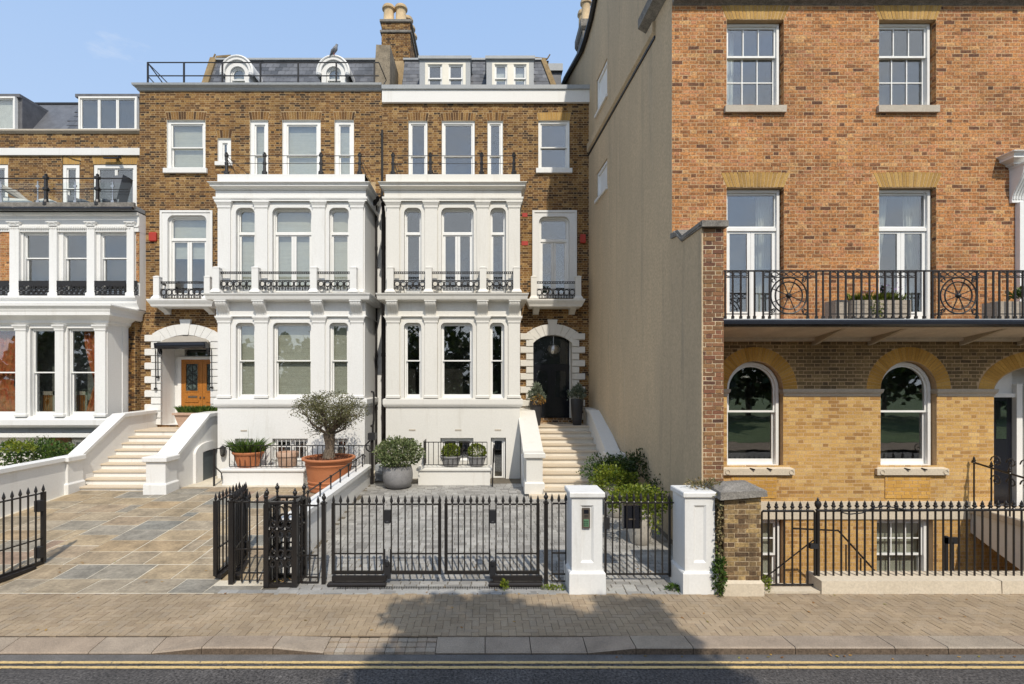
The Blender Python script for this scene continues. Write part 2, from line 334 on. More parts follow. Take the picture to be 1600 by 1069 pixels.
class Trap:      # zone of a splayed flat arch
    def __init__(s, x0, x1, z0, z1, sp): s.x0, s.x1, s.z0, s.z1, s.sp = x0, x1, z0, z1, sp
    def iv(s, z):
        if not (s.z0 < z < s.z1): return None
        k = s.sp * (z - s.z0) / (s.z1 - s.z0); return (s.x0 - k, s.x1 + k)
def holed(mb, x0, x1, z0, z1, Y, ops, m=0):
    xs = sorted({x0, x1, *[min(max(a, x0), x1) for o in ops for a in (o.x0, o.x1)]}); zs = sorted({z0, z1, *[min(max(a, z0), z1) for o in ops for a in (o.z0, o.z1)]})
    for i in range(len(xs) - 1):
        for j in range(len(zs) - 1):
            cx, cz = (xs[i] + xs[i + 1]) / 2, (zs[j] + zs[j + 1]) / 2
            if any(o.x0 < cx < o.x1 and o.z0 < cz < o.z1 for o in ops): continue
            mb.face([(xs[i], Y, zs[j]), (xs[i + 1], Y, zs[j]), (xs[i + 1], Y, zs[j + 1]), (xs[i], Y, zs[j + 1])], m)
    for o in ops:
        if o.top:
            c = curve(o.x0, o.x1, o.z1, o.top)
            for (a, za), (b, zb) in zip(c, c[1:]):
                if b - a > 1e-5 and (o.z1 - za > 1e-5 or o.z1 - zb > 1e-5): mb.face([(a, Y, za), (b, Y, zb), (b, Y, o.z1 + 1e-4), (a, Y, o.z1 + 1e-4)], m)
def reveal(mb, o, Y0, Y1, m=0):
    p = outline(o.x0, o.x1, o.z0, o.z1, o.top)
    for a, b in zip(p, p[1:] + p[:1]):
        mb.face([(a[0], Y0, a[1]), (b[0], Y0, b[1]), (b[0], Y1, b[1]), (a[0], Y1, a[1])], m)
def ring(mb, x0, x1, z0, z1, w, top, y0, y1, m=0):      # frame; w = (left, right, bottom, top)
    a = outline(x0, x1, z0, z1, top); b = outline(x0 + w[0], x1 - w[1], z0 + w[2], z1 - w[3], inset_top(top, w[3]))
    n = len(a)
    for i in range(n):
        j = (i + 1) % n
        mb.face([(a[i][0], y0, a[i][1]), (a[j][0], y0, a[j][1]), (b[j][0], y0, b[j][1]), (b[i][0], y0, b[i][1])], m)
        mb.face([(b[i][0], y0, b[i][1]), (b[j][0], y0, b[j][1]), (b[j][0], y1, b[j][1]), (b[i][0], y1, b[i][1])], m)
        mb.face([(a[i][0], y0, a[i][1]), (a[j][0], y0, a[j][1]), (a[j][0], y1, a[j][1]), (a[i][0], y1, a[i][1])], m)
    return (x0 + w[0], x1 - w[1], z0 + w[2], z1 - w[3], inset_top(top, w[3]))

BL, BH, BZ, J = .214, .1015, .0625, .0130
def rough(mb, u, v, y, za, zb, r, rg, Y, k=.0035):      # one brick with worn, unequal corners
    j = lambda: rg.uniform(-k, k)
    p = [(u + j(), za + j()), (v + j(), za + j()), (v + j(), zb + j()), (u + j(), zb + j())]
    b = len(mb.v); mb.v += [(a, y, c) for a, c in p] + [(a, Y + .01, c) for a, c in p]
    mb.f += [(b, b + 1, b + 2, b + 3)] + [(b + i, b + 4 + i, b + 4 + (i + 1) % 4, b + (i + 1) % 4) for i in range(4)]; mb.m += [0] * 5; mb.r += [r] * 5
def bricks(wall, matname, x0, x1, z0, z1, Y, zones, nparts, seed, proud=.0025, tone=(0, 1), darkz=None, mapf=None):
    """Flemish bond laid round the openings; the pieces that show largest become objects, the rest one mesh."""
    rg = random.Random(seed); mb = MB(); whole = []
    nz = int(round((z1 - z0) / (BZ + J))); pz = (z1 - z0) / nz
    for k in range(nz):
        za = z0 + k * pz + J / 2; zb = z0 + (k + 1) * pz - J / 2; zc = (za + zb) / 2
        cuts = sorted(c for c in (z.iv(zc) for z in zones) if c); free = []; p = x0
        for a, b in cuts:
            if a > p: free.append((p, min(a, x1)))
            p = max(p, b)
        if p < x1: free.append((p, x1))
        for a, b in free:
            per = BL + BH + 2 * J
            x = math.floor((a - x0) / per) * per + x0 - (per * .5 if k % 2 else 0); head = False
            bias = rg.gauss(0, .03)
            while x < b:
                w = BH if head else BL; u, v = max(x, a + J * .3), min(x + w, b - J * .3)
                if v - u > .02:
                    t = rg.random() ** .9; r = tone[0] + (tone[1] - tone[0]) * min(1, max(0, (t * .8 + .1) + rg.gauss(0, .12) + bias))
                    d = rg.uniform(0, proud); dz = rg.uniform(-.0015, .0015)
                    if v - u > w - .012: whole.append((u, v, za + dz, zb + dz, d, r))
                    else: rough(mb, u, v, Y - d, za + dz, zb + dz, r, rg, Y)
                x += w + J; head = not head
    def near(q): return ((q[0] + q[1]) / 2) ** 2 + ((q[2] + q[3]) / 2 - CAMZ) ** 2 - (9 if q[1] - q[0] > .15 else 0)
    def seen(q):
        c = (q[0] + q[1]) / 2
        return -16 < c < 12 and 0 < Y < 30 and -CX + 6 < c * F / Y < 840 and -474 < (q[2] - CAMZ) * F / Y < 590
    whole.sort(key=lambda q: (not seen(q), near(q)))
    lib = {}
    for i, q in enumerate(whole):
        if i < nparts and seen(q):
            key = (round(q[1] - q[0], 3), int(q[5] * 11.99), i % 3)
            if key not in lib:
                b = MB(); w = q[1] - q[0]; h = q[3] - q[2]
                rough(b, -w / 2, w / 2, -.004, -h / 2, h / 2, (key[1] + .5) / 12, rg, 0); lib[key] = b.mesh('brick', matname)
            inst('brick', lib[key], wall, ((q[0] + q[1]) / 2, Y + .004 - q[4], (q[2] + q[3]) / 2))
        else: rough(mb, q[0], q[1], Y - q[4], q[2], q[3], q[5], rg, Y)
    if mb.v: mb.build('brickwork', matname, wall, kind='stuff')

def flat_arch(par, x0, x1, z0, z1, sp, Y, m, n=None, parts=False, camber=0.0, proud=.004):
    n = n or max(5, int((x1 - x0) / .078)); host = None; mb = MB(); rg = random.Random(int(x0 * 97 + z0 * 31))
    ps = []
    for i in range(n):
        g = .007
        a0 = x0 + (x1 - x0) * i / n + g; a1 = x0 + (x1 - x0) * (i + 1) / n - g
        b0 = x0 - sp + (x1 - x0 + 2 * sp) * i / n + g; b1 = x0 - sp + (x1 - x0 + 2 * sp) * (i + 1) / n - g
        c = camber * (1 - ((i + .5) / n * 2 - 1) ** 2)
        ps.append([(a0, z0 + c * .5), (a1, z0 + c * .5), (b1, z1 + c), (b0, z1 + c)])
    if parts:
        host = MB(); host.xz([(x0, z0), (x1, z0), (x1 + sp, z1), (x0 - sp, z1)], Y + .004, Y + .012)
        h = host.build('flat_arch', 'gold_mortar', par)
        for p in ps:
            b = MB(); b.xz(p, Y - rg.uniform(.002, proud + .003), Y + .008, 0, rg.random()); b.build('brick', m, h)
    else:
        for p in ps: mb.xz(p, Y - rg.uniform(.001, proud), Y + .01, 0, .15 + .75 * rg.random())
        mb.build('flat_arch', m, par, kind='stuff')
def arch_ring(par, cx, zs, a, b, t, Y, m, n, name='brick', parts=True, proud=.006, hostname='brick_arch', hostmat='gold_mortar'):
    rg = random.Random(int(cx * 100))
    host = MB()
    for i in range(n):
        q0, q1 = pi * i / n, pi * (i + 1) / n
        host.face([(cx - a * cos(q0), Y + .003, zs + b * sin(q0)), (cx - a * cos(q1), Y + .003, zs + b * sin(q1)), (cx - (a + t) * cos(q1), Y + .003, zs + (b + t) * sin(q1)), (cx - (a + t) * cos(q0), Y + .003, zs + (b + t) * sin(q0))])
    h = host.build(hostname, hostmat, par)
    for i in range(n):
        q0, q1 = pi * i / n + .003 / a, pi * (i + 1) / n - .003 / a
        p = [(cx - a * cos(q0), zs + b * sin(q0)), (cx - a * cos(q1), zs + b * sin(q1)), (cx - (a + t) * cos(q1), zs + (b + t) * sin(q1)), (cx - (a + t) * cos(q0), zs + (b + t) * sin(q0))]
        mb = MB(); mb.xz(p, Y - rg.uniform(.003, proud), Y + .01, 0, rg.random()); mb.build(name, m, h)

def window(par, x0, x1, z0, z1, Y, style='sash', top=None, blind=None, sill=None, cols=1, rows=(1, 1), zm=None, jm='joinery', fw=.05, sw=.045, bottom=.07, name='window', blindmat='blind', wide=None):
    """Frame is the part; sashes, panes, blind and sill are its own children."""
    fr = MB(); ix = ring(fr, x0, x1, z0, z1, (fw, fw, .03, fw), top, Y, Y + .14)
    w = fr.build(name, jm, par)
    X0, X1, Z0, Z1, T = ix
    def pane(a, b, c, d, t, y):
        mb = MB(); mb.xz(outline(a, b, c, d, t), y, y + .006); mb.build('pane', 'glass', w)
    def sash_(a, b, c, d, t, y, nc, nr, bot=.05, st=None, nm='sash'):
        st = st or sw; mb = MB()
        q = ring(mb, a, b, c, d, (st, st, bot, sw), t, y, y + .045)
        ww = q[1] - q[0]; hh = q[3] - q[2]; gb = .011
        for i in range(1, nc): mb.box(q[0] + ww * i / nc - gb, q[0] + ww * i / nc + gb, y + .004, y + .04, q[2], q[3])
        for i in range(1, nr):
            for k in range(nc): mb.box(q[0] + ww * k / nc + (gb if k else 0), q[0] + ww * (k + 1) / nc - (gb if k < nc - 1 else 0), y + .006, y + .038, q[2] + hh * i / nr - gb, q[2] + hh * i / nr + gb)
        mb.build(nm, jm, w)
        if t or nc * nr == 1: pane(q[0], q[1], q[2], q[3], q[4], y + .02)
        else:
            for i in range(nc):
                for k in range(nr):
                    pane(q[0] + ww * i / nc + (gb if i else 0), q[0] + ww * (i + 1) / nc - (gb if i < nc - 1 else 0), q[2] + hh * k / nr + (gb if k else 0), q[2] + hh * (k + 1) / nr - (gb if k < nr - 1 else 0), None, y + .02)
    if style == 'sash':
        zm = zm if zm is not None else (Z0 + Z1) / 2
        sash_(X0, X1, zm - .02, Z1, T, Y + .035, cols, rows[0], .04)
        sash_(X0 + .002, X1 - .002, Z0, zm + .02, None, Y + .082, cols, rows[1], bottom)
    elif style == 'french':
        zm = zm if zm is not None else Z0 + (Z1 - Z0) * .74
        sash_(X0, X1, zm + .035, Z1, T, Y + .05, 1, 1, .03, .03)
        mb = MB(); mb.box(X0, X1, Y + .02, Y + .11, zm - .035, zm + .033); mb.build('transom', jm, w)
        c = (X0 + X1) / 2; st = min(.075, (X1 - X0) * .11)
        sash_(X0, c - .003, Z0, zm - .037, None, Y + .05, 1, 1, .16, st, 'door_leaf'); sash_(c + .003, X1, Z0, zm - .037, None, Y + .05, 1, 1, .16, st, 'door_leaf')
    elif style == 'light':      # one fixed pane over one lower pane
        zm = zm if zm is not None else Z0 + (Z1 - Z0) * .74
        sash_(X0, X1, zm + .03, Z1, T, Y + .05, 1, 1, .03, .03)
        mb = MB(); mb.box(X0, X1, Y + .02, Y + .11, zm - .03, zm + .028); mb.build('transom', jm, w)
        sash_(X0, X1, Z0, zm - .032, None, Y + .06, 1, 1, .12, .05)
    elif style == 'case':
        for i in range(cols):
            a = X0 + (X1 - X0) * i / cols; b = X0 + (X1 - X0) * (i + 1) / cols
            sash_(a + .004, b - .004, Z0, Z1, T if cols == 1 else None, Y + .04, 1, rows[0], .05, None, 'casement')
    if blind:
        mb = MB(); zb = Z0 + (Z1 - Z0) * (1 - blind)
        k = 18; hh = (Z1 - zb)
        for i in range(k):
            a, b = zb + hh * i / k, zb + hh * (i + 1) / k
            mb.face([(X0, Y + .17, a), (X1, Y + .17, a), (X1, Y + .172 - .002 * (i % 2), b), (X0, Y + .172 - .002 * (i % 2), b)])
        mb.build('blind', blindmat, w)
    if sill:
        mb = MB(); e, pr, h, sm = sill; yy = sill_y(Y)
        mb.hexa([(x0 - e, yy - pr, z0 - h), (x1 + e, yy - pr, z0 - h), (x1 + e, Y + .02, z0 - h), (x0 - e, Y + .02, z0 - h), (x0 - e, yy - pr, z0 - .012), (x1 + e, yy - pr, z0 - .012), (x1 + e, Y + .02, z0), (x0 - e, Y + .02, z0)])
        mb.build('sill', sm, w)
    return w
WALLY = None
def sill_y(Y): return WALLY if WALLY is not None else Y
# ================================================================== THE SETTING
YF = 8.55                                              # line of the railings
def gz(y): return .37 * min(1, max(0, (y - 8.75) / 5.25))
SLOPE = atan2(.37, 5.25)
def sheet(name, x0, x1, y0, y1, z, m, fn=None):
    mb = MB()
    if fn:
        ys = [y0, min(max(8.75, y0), y1), min(max(14.0, y0), y1), y1]; ys = sorted(set(ys))
        for a, b in zip(ys, ys[1:]): mb.face([(x0, a, fn(a) + z), (x1, a, fn(a) + z), (x1, b, fn(b) + z), (x0, b, fn(b) + z)])
    else: mb.face([(x0, y0, z), (x1, y0, z), (x1, y1, z), (x0, y1, z)])
    return structure(mb.build(name, m))
sheet('ground', -600, 600, -600, 600, -2.6, 'grass')
road = sheet('road', -60, 60, -3.2, 6.42, -.085, 'asphalt')
# the gutter strip of older, smoother asphalt and the double yellow line
sheet('gutter', -60, 60, 6.335, 6.49, -.081, mat('gutter_asphalt', (.135, .125, .115), .9, .4, 90, .3, 2, .3, 90))
for ya in (6.17, 6.28):
    mb = MB(); n = 240; rg = random.Random(int(ya * 100))
    for i in range(n):
        a, b = -18 + 36 * i / n, -18 + 36 * (i + 1) / n
        j = lambda: rg.uniform(-.004, .004)
        mb.face([(a, ya + j(), -.0775), (b, ya + j(), -.0775), (b, ya + .052 + j(), -.0775), (a, ya + .052 + j(), -.0775)])
    mb.build('yellow_line', 'yellow', road)
sheet('far_pavement', -60, 60, -6.2, -3.2, .02, 'pjoint')
sheet('park_grass', -120, 120, -120, -6.2, .03, 'grass')
# earth under the forecourts, open at the right hand lightwell
pav = sheet('pavement', -30, 20, 6.80, 8.16, -.007, 'pjoint')
sheet('house_ground', -60, 60, 24, 140, -.1, 'grass')
# herringbone pavers
def paver_lib():
    lib = {}
    for k in range(8):
        for hz in (0, 1):
            b = MB(); w, d = (.2, .1) if hz else (.1, .2); g = .0025
            x0, x1, y0, y1 = -w / 2 + g, w / 2 - g, -d / 2 + g, d / 2 - g; c = .004; r = (k + .5) / 8
            b.box(x0, x1, y0, y1, -.02, -c, 0, r, 'dt')
            b.hexa([(x0, y0, -c), (x1, y0, -c), (x1, y1, -c), (x0, y1, -c), (x0 + c, y0 + c, 0), (x1 - c, y0 + c, 0), (x1 - c, y1 - c, 0), (x0 + c, y1 - c, 0)], 0, r, 'd')
            lib[(k, hz)] = b.mesh('paver', 'paver')
    return lib
plib = paver_lib(); rg = random.Random(11); cells = []; U = .1003
for ix in range(-140, 135):
    for iy in range(-1, 17):
        c = (ix - iy) % 4
        if c == 0: cells.append(((ix + 1) * U, 6.81 + (iy + .5) * U / 1.15 * 1.0, 1))
        elif c == 3: cells.append(((ix + .5) * U, 6.81 + (iy + 1) * U / 1.15, 0))
SC = 1 / 1.15
cells = [c for c in cells if 6.76 < c[1] < 8.2]
seen = sorted([c for c in cells if 6.91 < c[1] < 8.05 and abs(c[0] - .3) < 6.4 * c[1] / 6.5], key=lambda c: c[1] + abs(c[0]) * .02)
part_ids = set(id(c) for c in seen[:300]); mb = MB()
for c in cells:
    k = rg.randrange(8); dz = rg.uniform(-.0025, .0025)
    full = c[1] - (.05 if c[2] else .1) * SC > 6.808 and c[1] + (.05 if c[2] else .1) * SC < 8.152
    if id(c) in part_ids and full:
        o = inst('paver', plib[(k, c[2])], pav, (c[0], c[1], dz), (0, rg.uniform(-.006, .006), 0)); o.scale = (1, SC, 1)
    else:
        w, d = (.2, .1 * SC) if c[2] else (.1, .2 * SC); g = .0028
        ya_, yb_ = max(6.806, c[1] - d / 2 + g), min(8.155, c[1] + d / 2 - g)
        if yb_ - ya_ > .01: mb.box(c[0] - w / 2 + g, c[0] + w / 2 - g, ya_, yb_, -.02, dz, 0, (k + .5) / 8, 'd')
mb.build('paving', 'paver', pav, kind='stuff')
# kerb: dropped for the gates, raised on a short stretch and again at the right
kerb = structure(MB().build('kerb', 'kerb')) if False else None
kb = MB(); kb.box(-30, 20, 6.55, 6.795, -.3, -.072, 0, .4, 'd'); kerb = structure(kb.build('kerb', 'kerbface'))
def kz(px):      # height of the kerb top along the street
    if px < 245: return -.055
    if px < 322: return -.055 + .065 * (px - 245) / 77
    if px < 432: return .01
    if px < 510: return .01 - .06 * (px - 432) / 78
    if px < 915: return -.05
    if px < 990: return -.05 + .06 * (px - 915) / 75
    return .01
cuts = [-900, -780, -660, -540, -420, -330, -230, -120, 10, 148, 245, 322, 432, 510, 681, 758, 829, 915, 990, 1078, 1235, 1388, 1470, 1590, 1720, 1850, 1980, 2110, 2240]
for a, b in zip(cuts, cuts[1:]):
    if a == 510:      # a run of small granite setts
        for i in range(11):
            for j in range(3):
                xa = PX(a + (b - a) * i / 11, 6.6); xb = PX(a + (b - a) * (i + 1) / 11, 6.6); m_ = MB(); ya = 6.49 + j * .107
                m_.box(xa + .003, xb - .003, ya + .003, ya + .105, -.2, -.05 + .012 * j + R.uniform(-.004, .004), 0, R.random(), 'd'); m_.build('sett', 'kerb', kerb)
        continue
    m_ = MB(); xa, xb = PX(a, 6.6) + .004, PX(b, 6.6) - .004; za, zb = kz(a), kz(b); r = R.random(); n = 4
    if a < 245 or 681 <= a < 915: pass
    yfr = 6.49
    m_.hexa([(xa, yfr, -.3), (xb, yfr, -.3), (xb, 6.80, -.3), (xa, 6.80, -.3), (xa, yfr, za - .015), (xb, yfr, zb - .015), (xb, 6.80, max(zb, -.02) if False else zb * .3), (xa, 6.80, za * .3)], 1, r, 'dt')
    m_.hexa([(xa, yfr, za - .015), (xb, yfr, zb - .015), (xb, 6.80, zb * .3), (xa, 6.80, za * .3), (xa + .004, yfr + .018, za), (xb - .004, yfr + .018, zb), (xb - .004, 6.798, zb * .3 + .002), (xa + .004, 6.798, za * .3 + .002)], 0, r, 'd')
    m_.build('kerb_stone', ['kerb', 'kerbface'], kerb)
# ---- left forecourt of sandstone flags
drive = sheet('forecourt', -24, -3.66, 8.16, 17.5, -.004, 'pointing', gz)
rg = random.Random(5); GX0, GY0, G = -11.2, 8.175, .29; NX, NY = 26, 22; occ = [[0] * NY for _ in range(NX)]
slib = {}
for j in range(NY):
    for i in range(NX):
        if occ[i][j]: continue
        opts = [(3, 2), (2, 2), (3, 1), (2, 1), (2, 1), (3, 1), (1, 1), (1, 2)]; rg.shuffle(opts)
        opts.sort(key=lambda o: -o[0] * o[1] + rg.uniform(-2.6, 2.6))
        for w, d in opts + [(1, 1)]:
            if i + w <= NX and j + d <= NY and not any(occ[i + a][j + b] for a in range(w) for b in range(d)):
                for a in range(w):
                    for b in range(d): occ[i + a][j + b] = 1
                break
        r = min(.99, max(0, rg.random())); k = (w, d, int(r * 16))
        if k not in slib:
            b = MB(); hx, hy = w * G / 2 - .011, d * G / 2 - .011; q = []
            for (u, v) in ((-hx, -hy), (hx, -hy), (hx, hy), (-hx, hy)): q.append((u + rg.uniform(-.006, .006), v + rg.uniform(-.006, .006)))
            b.hexa([(*p, -.03) for p in q] + [(p[0] * .994, p[1] * .994, 0) for p in q], 0, (k[2] + .5) / 16, 'd'); slib[k] = b.mesh('flagstone', 'flag')
        cx, cy = GX0 + (i + w / 2) * G, GY0 + (j + d / 2) * G
        inst('flagstone', slib[k], drive, (cx, cy, gz(cy) + rg.uniform(-.001, .002)), (SLOPE if 8.75 < cy < 14 else 0, 0, 0))
# ---- right forecourt of grey setts
yard = sheet('sett_yard', -3.66, 3.9, 8.10, 17.5, -.010, 'joint', gz)
rg = random.Random(9); rows = []; y = 8.12
while y < 14.9:
    d = rg.choice((.13, .14, .155)); x = -3.5 - rg.random() * .2
    while x < 3.68:
        w = rg.choice((.16, .2, .24, .2, .27)); rows.append((x, min(x + w, 3.72), y, y + d)); x += w
    y += d
def okset(q):
    x, yy = (q[0] + q[1]) / 2, (q[2] + q[3]) / 2
    if q[1] - q[0] < .06: return False
    if x < -3.36: return False
    return True
rows = [q for q in rows if okset(q)]
vis = sorted([q for q in rows if -3.2 < q[0]], key=lambda q: q[2] + abs(q[0]) * .03)
ids = set(id(q) for q in vis[:300]); mb = MB(); lib = {}
for q in rows:
    r = rg.random(); w, d = q[1] - q[0], q[3] - q[2]; cx, cy = (q[0] + q[1]) / 2, (q[2] + q[3]) / 2; dz = rg.uniform(-.003, .002)
    if id(q) in ids:
        k = (round(w, 2), round(d, 3), int(r * 8))
        if k not in lib:
            b = MB(); g = .004; c = .006; x0, x1, y0, y1 = -w / 2 + g, w / 2 - g, -d / 2 + g, d / 2 - g
            b.hexa([(x0, y0, -.02), (x1, y0, -.02), (x1, y1, -.02), (x0, y1, -.02), (x0 + c, y0 + c, 0), (x1 - c, y0 + c, 0), (x1 - c, y1 - c, 0), (x0 + c, y1 - c, 0)], 0, (k[2] + .5) / 8, 'd'); lib[k] = b.mesh('sett', 'sett')
        inst('sett', lib[k], yard, (cx, cy, gz(cy) + dz), (SLOPE if 8.75 < cy < 14 else 0, 0, 0))
    else:
        g = .005; x0, x1, y0, y1 = q[0] + g, q[1] - g, q[2] + g, q[3] - g
        mb.hexa([(x0, y0, gz(y0) - .02), (x1, y0, gz(y0) - .02), (x1, y1, gz(y1) - .02), (x0, y1, gz(y1) - .02), (x0, y0, gz(y0) + dz), (x1, y0, gz(y0) + dz), (x1, y1, gz(y1) + dz), (x0, y1, gz(y1) + dz)], 0, r, 'd')
mb.build('setts', 'sett', yard, kind='stuff')
# threshold strip of granite edging and the slotted drain behind it
ed = MB(); ed.box(-4.35, 1.3, 8.17, 8.30, -.1, -.004, 0, .5, 'd'); edge = structure(ed.build('edging', 'pjoint'))
x = -4.3; rg = random.Random(3)
while x < 1.25:
    w = rg.uniform(.25, .5); m_ = MB(); m_.box(x + .004, min(x + w, 1.3) - .004, 8.172, 8.298, -.05, rg.uniform(0, .003), 0, rg.random(), 'd'); m_.build('edging_stone', 'sett', edge); x += w
dr = thing('drain_channel', 'long slotted metal drain grating along the foot of the closed gates', 'drain', (-.6, 8.37, 0))
m_ = MB(); m_.box(-2.45, .95, 8.33, 8.345, -.02, .004); m_.box(-2.45, .95, 8.425, 8.44, -.02, .004); m_.build('frame', 'steel', dr)
m_ = MB(); [m_.box(-2.44 + i * .04, -2.418 + i * .04, 8.345, 8.425, -.02, .003) for i in range(84)]; m_.build('grating', 'rubber', dr, kind='stuff')
# the sunk area in front of the right hand house
ar = MB(); ar.box(3.9, 20, 8.4, 10.6, -2.0, -1.8, 0, .5); structure(ar.build('lightwell_floor', 'stone'))
ar = MB(); ar.box(4.35, 20, 8.16, 8.45, -1.8, -.02); structure(ar.build('lightwell_wall', 'stone'))

# ================================================================== SHARED HOUSE PARTS
def cornice(par, x0, x1, yf, yb, z0, z1, proj, m, name='cornice', left=1, right=1, base=.02):
    h = z1 - z0; mb = MB()
    prof = [(base, z0), (base + .015, z0 + .06 * h), (base + proj * .18, z0 + .10 * h), (base + proj * .2, z0 + .22 * h), (base + proj * .34, z0 + .30 * h), (base + proj * .62, z0 + .42 * h), (base + proj * .72, z0 + .46 * h),
            (base + proj * .72, z0 + .64 * h), (base + proj * .76, z0 + .68 * h), (base + proj * .80, z0 + .78 * h), (base + proj * .92, z0 + .88 * h), (base + proj, z0 + .92 * h), (base + proj, z0 + .985 * h), (base + proj * .2, z1)]
    mb.band(x0, x1, yf, yb, prof, left=left, right=right); return mb.build(name, m, par)
def console(par, xc, w, yf, z0, z1, d, m, name='console'):
    n = 12; prof = []
    for i in range(n + 1):
        t = i / n; prof.append((yf - .03 - d * (.10 + .90 * (.5 - .5 * cos(pi * min(1, max(0, (t - .08) / .8)))) ** .9), z0 + (z1 - z0) * t))
    mb = MB(); mb.yz(prof + [(yf + .01, z1), (yf + .01, z0)], xc - w / 2, xc + w / 2)
    for k in (-.36, -.12, .12, .36):
        mb.yz([(p[0] - .014, p[1]) for p in prof[1:-1]] + [(yf, prof[-2][1]), (yf, prof[1][1])], xc + k * w - w * .075, xc + k * w + w * .075)
    mb.box(xc - w / 2 - .015, xc + w / 2 + .015, yf - d - .06, yf, z1 - .035, z1 + .004)
    mb.build(name, m, par)
def pilaster(par, x0, x1, yf, z0, z1, cap, m, base=.09, proj=.06):
    mb = MB(); mb.box(x0, x1, yf - proj, yf + .004, z0 + base, z1, 0, .5)
    mb.band(x0, x1, yf - proj, yf + .004, [(.03, z0), (.03, z0 + base * .75), (.0, z0 + base)])
    mb.band(x0, x1, yf - proj, yf + .004, [(.004, z1), (.012, z1 + cap * .12), (.02, z1 + cap * .15), (.02, z1 + cap * .4), (.055, z1 + cap * .75), (.065, z1 + cap * .8), (.065, z1 + cap)])
    mb.build('pilaster', m, par)
def balcony_post(par, xc, yc, z0, z1, w, m):
    mb = MB(); h = w / 2
    mb.band(xc - h, xc + h, yc - h, yc + h, [(.055, z0), (.055, z0 + .03), (.02, z0 + .09), (0, z0 + .12), (0, z1 - .06), (.008, z1 - .058), (.008, z1 - .03), (-h * .45, z1)])
    mb.box(xc - h, xc + h, yc + h - .004, yc + h, z0, z1 - .05); mb.build('balcony_post', m, par)
def ornament_panel(par, x0, x1, y, ztop, z1, z0, name='balcony_railing'):
    """Cast iron: a beaded top rail, then a band of rings over short pendant bars."""
    t = MB(); w = x1 - x0
    t.box(x0, x1, y - .016, y + .016, ztop - .018, ztop); t.box(x0, x1, y - .012, y + .012, ztop - .075, ztop - .06)
    n = int(w / .055)
    for i in range(n): t.box(x0 + w * (i + .25) / n, x0 + w * (i + .75) / n, y - .010, y + .010, ztop - .062, ztop - .016)
    p = t.build(name, 'iron', par)
    t = MB(); t.box(x0, x1, y - .012, y + .012, z1 - .025, z1); t.box(x0, x1, y - .010, y + .010, z0 + .085, z0 + .102)
    n = max(2, int(w / .17)); s = w / n; zc = (z1 - .025 + z0 + .1) / 2; rr = (z1 - z0 - .125) / 2
    for i in range(n):
        cx = x0 + s * (i + .5)
        t.tube([(cx + rr * .92 * cos(2 * pi * k / 10), y, zc + rr * .92 * sin(2 * pi * k / 10)) for k in range(10)], .017, 4, closed=True)
        t.box(x0 + s * i - .012, x0 + s * i + .012, y - .009, y + .009, z0, z1)
        t.lathe(x0 + s * i, y, [(.005, z0 + .10), (.03, z0 + .13), (.034, zc), (.02, zc + .05), (.005, z1 - .03)], 6)
        t.tube([(cx - s * .32, y, z0 + .01), (cx - s * .32, y, z0 + .09)], .009, 4); t.tube([(cx + s * .32, y, z0 + .01), (cx + s * .32, y, z0 + .09)], .009, 4)
        t.lathe(cx, y, [(.004, z0 - .02), (.022, z0 + .015), (.012, z0 + .05), (.02, z0 + .08)], 6)
    t.box(x1 - .012, x1 + .012, y - .009, y + .009, z0, z1)
    t.build('ornament', 'iron', p)
def solid(par, x0, x1, y0, y1, z0, z1, m='dark', name='inner_wall'):
    mb = MB(); mb.box(x0, x1, y0, y1, z0, z1); return mb.build(name, m, par)

